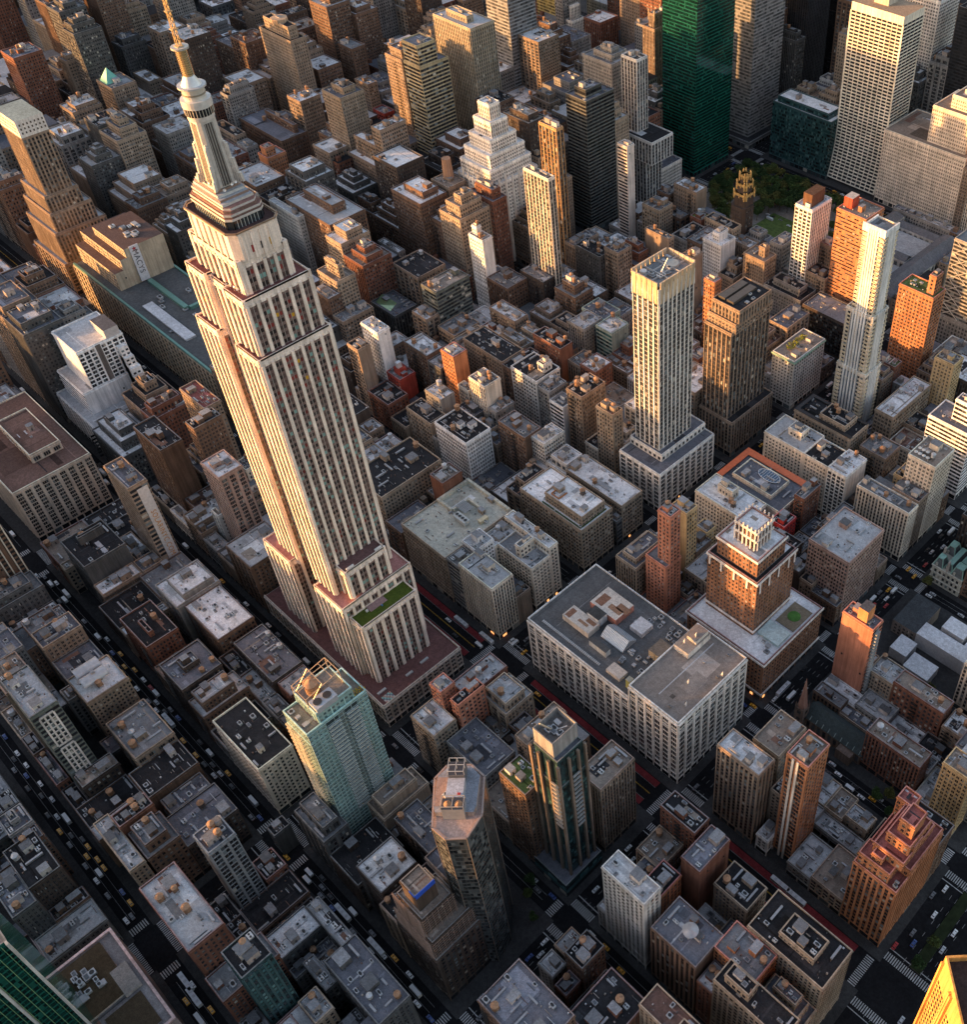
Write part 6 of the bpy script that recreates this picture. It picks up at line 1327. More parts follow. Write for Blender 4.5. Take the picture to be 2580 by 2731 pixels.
-539.0|-508.0|-75.5|-45.6|54.0|grey|brown|1|tall grey building with brown roof left of the white stepped hotel
-296.0|-266.0|-75.5|-68.5|18.0|buff|dark|1|low beige building with black roof left of the brown slab tower with a blank tiled
-296.0|-276.0|93.7|112.7|42.0|dbrown|dark|1|mid-rise dark brown building with black roof behind the tall beige building with light windows next
-117.0|-95.0|-123.8|-113.8|26.0|brown|dark|1|mid-rise brown building with black roof right of the low cluttered roof building with two orange
-92.0|-78.0|172.2|202.1|24.0|cream|dark|1|mid-rise cream building with black roof right of the tan fronted brick building with long east
-196.0|-180.0|407.6|437.6|50.0|brown|grey|1|tall brown building with grey roof left of the white tower with small windows and blank
-478.0|-457.0|-45.4|-15.2|70.0|grey|grey|1|tall grey building with grey roof behind the white stepped hotel
-213.0|-187.0|329.1|359.1|24.0|tan|white|1|mid-rise tan building with whitish roof right of the narrow tan building topped with two grey
233.0|258.0|172.2|202.1|50.0|cream|white|1|tall cream building with whitish roof right of the large red brick apartment house with dark
-743.0|-719.0|437.8|467.9|110.0|brown|pale|1|tall brown building with pale roof behind the narrow brown brick tower with planted roof
-120.0|-95.0|214.3|232.5|30.0|grey|tan|1|mid-rise grey building with tan roof right of the brick building with a stepped white roof
-919.0|-894.0|407.6|437.6|76.0|tan|dark|1|tall tan building with black roof left of the tall grey slab with thin light bands
-773.0|-749.0|172.2|202.1|76.0|tan|white|1|tall tan building with whitish roof right of the tan tower with a green copper pyramid
-148.0|-131.0|259.7|280.6|36.0|brick|slate|1|mid-rise brick building with bluish roof right of the pale building with small yellow green panels
-296.0|-277.0|172.2|185.2|46.0|tan|white|1|tall tan building with whitish roof left of the building with dark green balconies
126.5|142.0|220.3|232.5|18.0|tan|tan|1|low tan building with tan roof right of the large pinkish brick apartment block
199.0|209.0|27.2|45.2|46.0|tan|dark|1|tall tan building with black roof behind the slim orange brick tower with two white stripes
-36.0|-15.2|-123.8|-93.7|46.0|brown|tan|1|tall brown building with tan roof right of the cream stone block with black roof
-296.0|-278.0|-123.8|-93.7|24.0|dbrown|dark|1|mid-rise dark brown building with black roof left of the brown slab tower with a blank
-478.0|-465.0|280.8|310.9|110.0|tan|white|1|tall tan building with whitish roof behind the dark brown stepped block
-296.0|-266.0|-45.4|-28.4|36.0|tan|slate|1|mid-rise tan building with bluish roof left of the tan gabled hotel block lit orange
-36.0|-15.2|371.3|389.4|18.0|dbrown|slate|1|low dark brown building with bluish roof right of the grey stone store with green copper
-226.0|-213.0|-120.8|-106.8|30.0|tan|slate|1|mid-rise tan building with bluish roof in front of the slim tower with a tall white
167.0|179.0|-105.8|-93.7|30.0|tan|pale|1|mid-rise tan building with pale roof right of the low building with a bright white square
72.5|96.5|407.6|437.6|42.0|dbrown|white|1|mid-rise dark brown building with whitish roof right of the beige block with steel roof framework
187.0|212.0|114.7|123.6|8.0|tan|slate|1|low tan building with bluish roof right of the dark stone church
-61.0|-48.0|45.4|64.4|42.0|cream|white|1|mid-rise cream building with whitish roof left of the limestone block with tall arched top windows
-777.0|-744.0|329.1|359.1|64.0|tan|pale|1|tall tan building with pale roof left of the tall buff tower with octagonal crown
-352.0|-325.0|733.8|751.8|100.0|dgrey|dark|1|tall dark grey building with black roof in front of the black tower with thin white
-139.0|-114.0|-280.8|-250.7|36.0|dgrey|pale|1|mid-rise dark grey building with pale roof left of the plain dark roof block
-80.0|-70.0|-262.8|-250.7|42.0|brown|slate|1|mid-rise brown building with bluish roof in front of the grey corner block with lilac roof
-535.0|-498.0|486.1|516.1|54.0|tan|white|1|tall tan building with whitish roof in front of the dark banded office tower
79.5|98.5|-232.5|-222.5|24.0|brown|pale|1|mid-rise brown building with pale roof in front of the dark teal tower with a roof
257.0|284.0|123.8|154.0|42.0|brick|grey|1|mid-rise brick building with grey roof behind the yellow brick apartment house at the right edge
-577.0|-536.0|-45.4|-15.2|62.0|brown|slate|1|tall brown building with bluish roof in front of the white crowned stepped tower
-114.0|-89.0|-280.8|-262.8|36.0|dgrey|pale|1|mid-rise dark grey building with pale roof in front of the plain dark roof block
40.5|56.5|-45.4|-36.4|26.0|dbrown|tan|1|mid-rise dark brown building with tan roof right of the salmon brick building with black roof
-248.0|-230.0|172.2|202.1|39.1|buff|tan|1|mid-rise beige building with tan roof in front of the low tan building in front
-255.0|-226.0|45.4|75.5|42.0|dbrown|dark|1|mid-rise dark brown building with black roof left of the low block with whitish roof
-234.0|-216.0|-202.3|-172.2|30.0|dbrown|white|1|mid-rise dark brown building with whitish roof left of the tan building with an orange glowing
-85.0|-64.0|437.8|454.8|50.0|tan|dark|1|tall tan building with black roof in front of the small tan building between the white
-937.0|-910.0|329.1|359.1|76.0|tan|tan|1|tall tan building with tan roof right of the stepped tan block with white roofed twin
-194.0|-171.0|292.8|310.9|36.0|grey|slate|1|mid-rise grey building with bluish roof right of the building with greenish grey windows and skylight
194.0|219.0|45.4|55.4|10.0|grey|pale|1|low grey building with pale roof right of the beige stepped block with round glazed top
-266.0|-241.0|-75.5|-68.5|18.0|cream|white|1|low cream building with whitish roof in front of the brown slab tower with a blank
206.0|223.0|-45.4|-34.4|18.0|whitepaint|white|1|low white building with whitish roof left of the beige building with open roof box holding
-749.0|-725.0|250.7|280.6|64.0|brick|grey|1|tall brick building with grey roof left of the tall buff tower with octagonal crown
-24.0|-15.2|33.2|45.2|26.0|tan|dark|1|mid-rise tan building with black roof right of the pale limestone office block with white cornice
-151.0|-122.0|250.7|259.7|26.0|tan|white|1|mid-rise tan building with whitish roof in front of the pale building with small yellow green
-577.0|-555.0|172.2|202.1|70.0|buff|white|1|tall beige building with whitish roof left of the small tower with orange lit side wall
101.5|110.5|202.3|232.5|46.0|dbrown|grey|1|tall dark brown building with grey roof right of the low dark block in the shade
-159.0|-149.0|135.8|154.0|42.0|grey|white|1|mid-rise grey building with whitish roof right of the slim cream building with black window strips
-254.0|-241.0|-66.5|-45.6|30.0|brown|brown|1|mid-rise brown building with brown roof left of the brown brick tower just behind the blank
-128.0|-110.0|329.1|359.1|30.0|dbrown|brown|1|mid-rise dark brown building with brown roof behind the red brick tower lit orange
51.5|72.5|407.6|437.6|36.0|tan|slate|1|mid-rise tan building with bluish roof right of the orange brick tower with a square chimney
-152.0|-138.0|214.3|232.5|46.0|tan|grey|1|tall tan building with grey roof left of the brick building with a stepped white roof
-225.0|-219.0|-75.5|-45.6|26.0|tan|slate|1|mid-rise tan building with bluish roof behind the low building with a plain light blue roof
-202.0|-179.0|45.4|59.4|30.6|buff|white|1|mid-rise beige building with whitish roof left of the small brick block with a pale blue
-183.0|-164.0|123.8|135.8|36.0|dgrey|slate|1|mid-rise dark grey building with bluish roof left of the slim cream building with black window
-265.0|-230.0|685.4|715.6|70.0|buff|tan|1|tall beige building with tan roof right of the low wide blue green glass block
-230.0|-213.0|-45.4|-15.2|36.0|tan|tan|1|mid-rise tan building with tan roof right of the brown brick tower just behind the blank
47.5|65.5|437.8|467.9|30.0|palegrey|tan|1|mid-rise pale grey building with tan roof right of the orange brick tower with a square
243.0|251.0|111.7|123.6|13.0|grey|grey|1|low grey building with grey roof right of the red brick apartment house with rows
-688.0|-656.0|202.3|220.3|65.0|brown|grey|1|tall brown building with grey roof left of the tan block with square parapet
-149.0|-138.0|123.8|154.0|24.0|tan|slate|1|mid-rise tan building with bluish roof behind the brown brick building with fire escapes next
-229.0|-213.0|135.8|154.0|50.0|dgrey|pale|1|tall dark grey building with pale roof left of the slim orange red brick tower
-278.0|-259.0|-123.8|-93.7|24.0|dgrey|dark|1|mid-rise dark grey building with black roof behind the dark block with a green painted tank
-398.0|-356.0|516.3|546.4|70.0|brick|dark|1|tall brick building with black roof left of the grey twelve storey building with white roof
-454.0|-429.0|-123.8|-93.7|46.0|brown|pale|1|tall brown building with pale roof behind the broad department store block with tall window columns
80.5|101.5|172.2|186.2|42.0|dbrown|dark|1|mid-rise dark brown building with black roof left of the low block with white roof
-577.0|-549.0|93.7|110.7|54.0|tan|white|1|tall tan building with whitish roof left of the tan block with pale flat roof
251.0|262.0|93.7|123.6|8.0|cream|white|1|low cream building with whitish roof behind the yellow brick apartment house at the right edge
-953.0|-919.0|359.3|389.4|60.0|grey|pale|1|tall grey building with pale roof right of the stepped tan block with white roofed twin
-967.0|-929.0|172.2|202.1|60.0|buff|grey|1|tall beige building with grey roof left of the stepped tan block with white roofed twin
-959.0|-919.0|407.6|437.6|52.0|dbrown|dark|1|tall dark brown building with black roof right of the stepped tan block with white roofed
-78.0|-55.0|202.3|232.5|50.0|cream|white|1|tall cream building with whitish roof behind the fluted white tower
-698.0|-664.0|45.4|75.5|60.0|tan|white|1|tall tan building with whitish roof behind the white crowned stepped tower
-351.0|-325.0|449.8|467.9|110.0|buff|pale|1|tall beige building with pale roof right of the dark glass office tower with a sunlit
83.5|98.5|-190.3|-179.3|26.0|grey|tan|1|mid-rise grey building with tan roof behind the low dark building with pale penthouse
-404.0|-380.0|564.6|594.5|70.0|dgrey|white|1|tall dark grey building with whitish roof in front of the tan gothic tower with orange
77.5|83.5|-202.3|-179.3|26.0|grey|slate|1|mid-rise grey building with bluish roof in front of the low building with frosty white roof
-892.0|-874.0|172.2|202.1|95.0|tan|grey|1|tall tan building with grey roof left of the stepped tan block with white roofed twin
-137.0|-112.0|93.7|103.7|8.0|brick|slate|1|low brick building with bluish roof in front of the low parking deck with parked cars
-537.0|-513.0|564.6|594.5|70.0|brown|pale|1|tall brown building with pale roof right of the dark banded office tower behind the orange
-218.0|-198.0|217.3|232.5|42.0|buff|white|1|mid-rise beige building with whitish roof right of the tan brick building with two tanks
167.0|190.0|280.8|310.9|46.0|dbrown|dark|1|tall dark brown building with black roof behind the brown corner building with orange tent roof
-362.0|-340.0|123.8|135.8|62.0|brown|white|1|tall brown building with whitish roof left of the stepped beige building
-165.0|-146.0|452.8|467.9|50.0|grey|slate|1|tall grey building with bluish roof right of the gilded black brick tower
-267.0|-243.0|359.3|389.4|36.0|dgrey|white|1|mid-rise dark grey building with whitish roof right of the grey building with dark cluttered roof
-276.0|-255.0|208.3|232.5|30.0|palegrey|pale|1|mid-rise pale grey building with pale roof right of the building with dark green balconies
-727.0|-703.0|172.2|202.1|52.0|brown|tan|1|tall brown building with tan roof left of the tan block with square parapet
-442.0|-400.0|123.8|154.0|46.0|brown|white|1|tall brown building with whitish roof left of the large brown block with pale roof structures
-682.0|-640.0|329.1|359.1|60.0|dbrown|pale|1|tall dark brown building with pale roof right of the tall buff tower with octagonal crown
-258.0|-238.0|-117.8|-106.8|26.0|tan|white|1|mid-rise tan building with whitish roof left of the slim tower with a tall white advertising
-577.0|-539.0|-75.5|-45.6|78.0|brown|grey|1|tall brown building with grey roof in front of the white crowned stepped tower
37.5|51.5|135.8|150.8|36.0|brown|pale|1|mid-rise brown building with pale roof right of the narrow blank yellow building with green roofed
-985.0|-958.0|202.3|232.5|125.0|brown|slate|1|tall brown building with bluish roof left of the stepped tan block with white roofed twin
-72.0|-54.0|-280.8|-268.8|36.0|brown|tan|1|mid-rise brown building with tan roof left of the dark roofed brown building with round silver
-750.0|-718.0|15.2|45.2|64.0|tan|grey|1|tall tan building with grey roof left of the white crowned stepped tower
-787.0|-762.0|202.3|232.5|64.0|brick|slate|1|tall brick building with bluish roof right of the tan tower with a green copper pyramid
-232.0|-216.0|-232.5|-202.5|42.0|buff|pale|1|mid-rise beige building with pale roof left of the tan building with an orange glowing penthouse
-78.0|-44.0|615.7|624.8|26.0|grey|pale|1|mid-rise grey building with pale roof left of the beige tower cut by the right edge
-752.0|-721.0|359.3|389.4|90.0|tan|white|1|tall tan building with whitish roof behind the tall buff tower with octagonal crown
-218.0|-209.0|-63.5|-45.6|42.0|palegrey|tan|1|mid-rise pale grey building with tan roof left of the slim apartment tower with dark red
-206.0|-167.0|733.8|754.8|100.0|dgrey|white|1|tall dark grey building with whitish roof in front of the white tower dotted with small
-929.0|-892.0|172.2|202.1|52.0|dbrown|dark|1|tall dark brown building with black roof left of the stepped tan block with white roofed
-166.0|-144.0|745.8|763.7|120.0|grey|tan|1|tall grey building with tan roof left of the dark tower in the top right corner
-978.0|-937.0|329.1|359.1|140.0|grey|pale|1|tall grey building with pale roof behind the stepped tan block with white roofed twin wings
-78.0|-62.0|184.2|202.1|36.0|cream|white|1|mid-rise cream building with whitish roof right of the ornate beige building with rounded bays
-49.0|-37.0|329.1|359.1|24.0|grey|pale|1|mid-rise grey building with pale roof left of the grey stone store with green copper cornice
-296.0|-280.0|123.8|154.0|36.0|brown|pale|1|mid-rise brown building with pale roof behind the slim white tower with square lantern
-913.0|-885.0|93.7|123.6|64.0|grey|pale|1|tall grey building with pale roof left of the tan tower with a green copper pyramid
-577.0|-535.0|486.1|506.1|78.0|grey|white|1|tall grey building with whitish roof left of the dark banded office tower behind the orange
-513.0|-484.0|564.6|594.5|70.0|tan|pale|1|tall tan building with pale roof behind the wide grey stone block with stepped roof
-1018.0|-985.0|202.3|232.5|90.0|buff|white|1|tall beige building with whitish roof left of the stepped tan block with white roofed twin
115.5|132.5|-202.3|-190.3|24.0|dbrown|grey|1|mid-rise dark brown building with grey roof in front of the grey roofed block with corrugated
191.0|202.0|-123.8|-93.7|18.0|grey|dark|1|low grey building with black roof right of the low brick building with one wooden tank
-296.0|-271.0|733.8|763.7|60.0|palegrey|slate|1|tall pale grey building with bluish roof right of the black tower with thin white vertical
-296.0|-265.0|685.4|715.6|62.0|buff|brown|1|tall beige building with brown roof behind the low wide blue green glass block
-825.0|-797.0|407.6|437.6|76.0|brown|tan|1|tall brown building with tan roof left of the narrow brown brick tower with planted roof
-375.0|-358.0|259.7|280.6|70.0|brown|white|1|tall brown building with whitish roof left of the stepped tan building with several terraces
87.5|101.5|187.2|202.1|30.3|tan|grey|1|mid-rise tan building with grey roof right of the bright red painted building between brick neighbours
54.5|60.5|-123.8|-93.7|26.0|dbrown|tan|1|mid-rise dark brown building with tan roof behind the dark block with small tanks
-939.0|-911.0|437.8|467.9|64.0|brick|white|1|tall brick building with whitish roof left of the tall grey slab with thin light bands
-890.0|-874.0|437.8|467.9|64.0|brown|dark|1|tall brown building with black roof left of the tall grey slab with thin light bands
-356.0|-333.0|93.7|123.6|46.0|dgrey|white|1|tall dark grey building with whitish roof left of the stepped beige building
50.5|63.5|114.7|123.6|18.0|tan|dark|1|low tan building with black roof right of the slim salmon brick tower with thin white
49.5|61.5|-202.3|-172.2|18.0|brown|dark|1|low brown building with black roof behind the low building with frosty white roof
-702.0|-676.0|516.3|546.4|90.0|tan|grey|1|tall tan building with grey roof left of the stepped orange brick tower glowing
-249.0|-231.0|437.8|451.8|42.0|brown|grey|1|mid-rise brown building with grey roof left of the tan brick building with tall tanks
-910.0|-874.0|329.1|359.1|64.0|brick|tan|1|tall brick building with tan roof right of the stepped tan block with white roofed twin
-108.0|-78.0|615.7|624.8|26.0|grey|slate|1|mid-rise grey building with bluish roof in front of the beige stepped office block
111.5|121.5|172.2|179.2|26.0|tan|dark|0|mid-rise tan building with black roof in front of the low block with white roof
-226.0|-202.0|45.4|59.4|36.0|buff|slate|1|mid-rise beige building with bluish roof left of the low block with whitish roof and square
-986.0|-959.0|280.8|310.9|95.0|buff|tan|1|tall beige building with tan roof behind the stepped tan block with white roofed twin wings
-180.0|-174.0|96.7|123.6|26.0|grey|dark|1|mid-rise grey building with black roof in front of the low building whose white roof carries
-648.0|-625.0|377.3|389.4|73.1|tan|pale|1|tall tan building with pale roof left of the long red brick building below the banded
-122.0|-95.0|250.7|280.6|24.0|whitepaint|pale|1|mid-rise white building with pale roof right of the brick building with a stepped white roof
-296.0|-267.0|359.3|389.4|30.0|buff|pale|1|mid-rise beige building with pale roof left of the slender unfinished concrete tower with open floors
-894.0|-874.0|407.6|437.6|64.0|tan|tan|1|tall tan building with tan roof left of the tall grey slab with thin light bands
73.5|83.5|-45.4|-15.2|50.0|tan|tan|1|tall tan building with tan roof behind the tan block with sunken roof machinery
-296.0|-272.0|763.9|794.0|140.0|brown|slate|1|tall brown building with bluish roof right of the black tower with thin white vertical fins
-979.0|-941.0|250.7|280.6|140.0|brown|pale|1|tall brown building with pale roof left of the stepped tan block with white roofed twin
-689.0|-649.0|359.3|389.4|60.0|tan|grey|1|tall tan building with grey roof right of the tall buff tower with octagonal crown
173.0|185.0|-63.5|-45.6|42.0|buff|slate|1|mid-rise beige building with bluish roof left of the orange brick building with green ledge
-773.0|-734.0|516.3|546.4|90.0|buff|white|1|tall beige building with whitish roof in front of the tall grey slab with thin light
-1029.0|-997.0|407.6|437.6|52.0|dgrey|white|1|tall dark grey building with whitish roof behind the stepped tan block with white roofed twin
-97.0|-73.0|280.8|310.9|36.0|brick|grey|1|mid-rise brick building with grey roof in front of the red brick tower lit orange
-296.0|-282.0|407.6|437.6|24.0|grey|white|1|mid-rise grey building with whitish roof behind the slender unfinished concrete tower with open floors
-346.0|-325.0|359.3|389.4|78.0|tan|white|1|tall tan building with whitish roof right of the white stepped pyramid tower
17.5|34.5|-211.5|-202.5|24.0|grey|dark|1|mid-rise grey building with black roof left of the slim tower with gridded glass side
-164.0|-149.0|123.8|135.8|30.0|buff|slate|1|mid-rise beige building with bluish roof in front of the slim cream building with black window
-134.0|-122.0|54.4|75.5|30.0|tan|white|1|mid-rise tan building with whitish roof behind the red brick building with cream roof
-250.0|-225.0|202.3|217.3|36.0|brick|white|1|mid-rise brick building with whitish roof left of the tan brick building with two tanks
223.0|240.0|-45.4|-34.4|26.0|buff|slate|1|mid-rise beige building with bluish roof in front of the beige building with open roof box
247.0|259.0|45.4|75.5|8.0|buff|dark|1|low beige building with black roof in front of the low pale roofed block
-135.0|-129.0|15.2|45.2|18.0|dgrey|white|1|low dark grey building with whitish roof left of the low block with slate coloured roof
-682.0|-650.0|-45.4|-15.2|22.0|brown|white|1|mid-rise brown building with whitish roof left of the white crowned stepped tower
-274.0|-259.0|452.8|467.9|50.0|brown|dark|1|tall brown building with black roof left of the tan brick building with tall tanks
-919.0|-874.0|359.3|389.4|52.0|dgrey|white|1|tall dark grey building with whitish roof right of the stepped tan block with white roofed
-120.0|-97.0|280.8|310.9|42.0|tan|white|1|mid-rise tan building with whitish roof left of the red brick tower lit orange
-168.0|-147.0|437.8|450.8|46.0|tan|white|1|tall tan building with whitish roof in front of the gilded black brick tower
-577.0|-558.0|280.8|310.9|78.0|brown|slate|1|tall brown building with bluish roof behind the grey brown block left of the sunlit penthouse
-62.0|-53.0|655.3|685.2|70.0|tan|pale|1|tall tan building with pale roof left of the beige tower cut by the right edge
-497.0|-478.0|181.2|202.1|70.0|buff|dark|1|tall beige building with black roof behind the pale block with white roof edge
-170.0|-144.0|763.9|794.0|120.0|brown|white|1|tall brown building with whitish roof left of the dark tower in the top right corner
74.5|98.5|-75.5|-45.6|24.0|tan|tan|1|mid-rise tan building with tan roof left of the tan block with sunken roof machinery
-89.0|-72.0|-280.8|-262.8|24.0|buff|slate|1|mid-rise beige building with bluish roof in front of the grey corner block with lilac roof
-258.0|-242.0|295.8|310.9|42.0|dbrown|pale|1|mid-rise dark brown building with pale roof right of the tall cream apartment tower with vertical
-243.0|-230.0|-27.4|-15.2|46.0|cream|slate|1|tall cream building with bluish roof right of the brown brick tower just behind the blank
-428.0|-392.0|407.6|437.6|92.0|brick|white|1|tall brick building with whitish roof left of the dark glass office tower with a sunlit
90.5|109.5|-123.8|-93.7|50.0|tan|slate|1|tall tan building with bluish roof right of the dark block with small tanks
-746.0|-724.0|594.7|624.8|76.0|tan|white|1|tall tan building with whitish roof left of the glass tower with yellow reflecting west front
-448.0|-414.0|329.1|359.1|54.0|dgrey|pale|1|tall dark grey building with pale roof right of the dark brown stepped block
-728.0|-688.0|202.3|232.5|52.0|dgrey|slate|1|tall dark grey building with bluish roof left of the tan block with square parapet
-238.0|-226.0|-117.8|-106.8|26.0|buff|dark|1|mid-rise beige building with black roof left of the slim tower with a tall white advertising
-632.0|-614.0|220.3|232.5|64.0|grey|pale|1|tall grey building with pale roof right of the tan block with square parapet
-805.0|-782.0|250.7|280.6|52.0|tan|brown|1|tall tan building with brown roof right of the tan tower with a green copper pyramid
-653.0|-616.0|733.8|763.7|60.0|grey|pale|1|tall grey building with pale roof right of the glass tower with yellow reflecting west front
34.5|62.5|-211.5|-202.5|26.0|brown|dark|1|mid-rise brown building with black roof right of the flat grey roofed building rimmed with tiny
-928.0|-902.0|280.8|310.9|64.0|brown|dark|1|tall brown building with black roof right of the stepped tan block with white roofed twin
67.5|79.5|123.8|154.0|30.0|buff|dark|1|mid-rise beige building with black roof right of the narrow blank yellow building with green roofed
167.0|187.0|144.8|154.0|26.0|tan|white|1|mid-rise tan building with whitish roof behind the tall salmon brick tower with curved balconies down
-675.0|-651.0|486.1|516.1|90.0|buff|dark|1|tall beige building with black roof right of the narrow brown brick tower with planted roof
-686.0|-656.0|286.8|310.9|52.0|buff|grey|1|tall beige building with grey roof behind the wide brown block with dark roof and belt
49.5|60.5|329.1|359.1|18.0|dbrown|slate|1|low dark brown building with bluish roof left of the low beige block with two silver
-128.0|-113.0|187.2|202.1|50.0|grey|slate|1|tall grey building with bluish roof right of the narrow white banded building between brick neighbours
"""
MASS="""
-846,-817,94,124,60;-693,-666,438,468,64;78,96,368,389,24;-672,-664,15,45,26;-140,-117,359,389,30;-925,-904,124,154,76;-224,-200,453,468,46;-764,-738,124,154,76;-938,-913,94,124,64;-456,-433,486,510,62;84,102,-27,-15,46;-530,-521,263,280,65;-427,-404,565,595,78;48,60,377,389,36;-106,-82,124,133,26;-53,-38,-311,-281,18;-967,-925,124,154,64;-719,-693,438,468,52;-135,-117,45,52,26;-650,-611,408,438,40;18,40,-103,-94,26;-1009,-967,124,154,64;-546,-514,685,716,140;-375,-337,251,259,26;-659,-626,655,668,60;-265,-238,251,274,18;-475,-442,124,154,54;-825,-794,45,75,64;-992,-967,172,202,64;64,80,172,186,42;-1030,-1001,329,359,64;-282,-268,420,438,42;182,199,30,38,24;-494,-466,655,685,95;-24,-15,516,546,26;-271,-239,734,764,120;134,142,302,311,26;-649,-616,359,376,44;-846,-814,202,232,46;-1052,-1023,172,202,52;-146,-132,447,468,46;-666,-634,438,468,90;92,100,251,281,26;-440,-414,438,468,70;-131,-122,260,281,30;-514,-480,685,716,125;-238,-213,124,136,18;-734,-702,516,546,140;-616,-602,359,376,40;-626,-613,655,685,90;-276,-270,94,113,24;-1077,-1052,172,202,125;-392,-371,408,438,78;-277,-248,172,179,26;-268,-259,417,438,36;88,102,223,232,26;-333,-325,94,124,26;-525,-494,655,685,54;-772,-738,565,595,76;-280,-259,136,154,24;132,142,-202,-190,46;-258,-246,-106,-94,30;-959,-928,281,311,60;-519,-482,329,354,46;-577,-546,685,716,46;-24,-15,486,516,26;98,108,293,311,24;-266,-244,-45,-28,24;-457,-428,408,438,78;-754,-712,486,516,52;-48,-24,33,45,26;-386,-360,202,225,37;-184,-159,220,232,46;-380,-370,565,595,62;-821,-792,124,154,60;263,284,109,124,46;-1081,-1042,202,232,76;-237,-230,115,124,18;-268,-238,408,415,18;-1042,-1018,202,232,140;66,94,438,468,36;-210,-179,842,873,140;-213,-197,359,382,24;-44,-24,616,625,26;-410,-386,202,225,38;-140,-128,350,359,26;-212,-191,-42,-15,18;18,48,438,468,18;-822,-792,281,311,52;185,193,-42,-27,26;56,74,-45,-36,24;-997,-959,408,438,40;-24,-15,565,595,26;-1080,-1045,281,311,76;-118,-103,447,468,30;-927,-892,486,516,90;-356,-346,368,389,92;-475,-454,-124,-94,70;-90,-64,359,389,30;-928,-899,202,220,110;-337,-325,251,259,26;-959,-927,486,516,90;-210,-203,60,75,26;-454,-419,359,389,54;-543,-511,202,232,62;-527,-499,94,124,38;-780,-754,486,516,125;-391,-352,734,752,120;-556,-519,329,359,54;-616,-602,734,764,100;-95,-78,202,232,30;112,126,220,232,42;-1107,-1081,202,232,76;100,120,263,281,36;-1090,-1064,329,359,60;-535,-497,595,625,62;-801,-780,486,516,90;-296,-276,223,232,26;-433,-404,486,516,54;36,50,115,124,26;-170,-152,359,389,24;-716,-687,281,311,40;-477,-437,217,232,38;-198,-184,202,232,36;-270,-256,106,113,26;-772,-750,15,45,90;-968,-938,94,124,60;18,32,377,389,50;-1016,-978,438,468,64;-846,-821,124,154,52;-1023,-992,172,202,52;-846,-825,45,75,90;-1064,-1030,329,359,52;-152,-123,202,213,26;-1052,-1019,359,389,60;-527,-517,359,389,62;-656,-633,287,311,52;-244,-229,281,288,26;-152,-140,365,389,18;-116,-110,-112,-94,26;-280,-257,127,136,26;-171,-151,251,260,18;-213,-203,124,138,18
"""
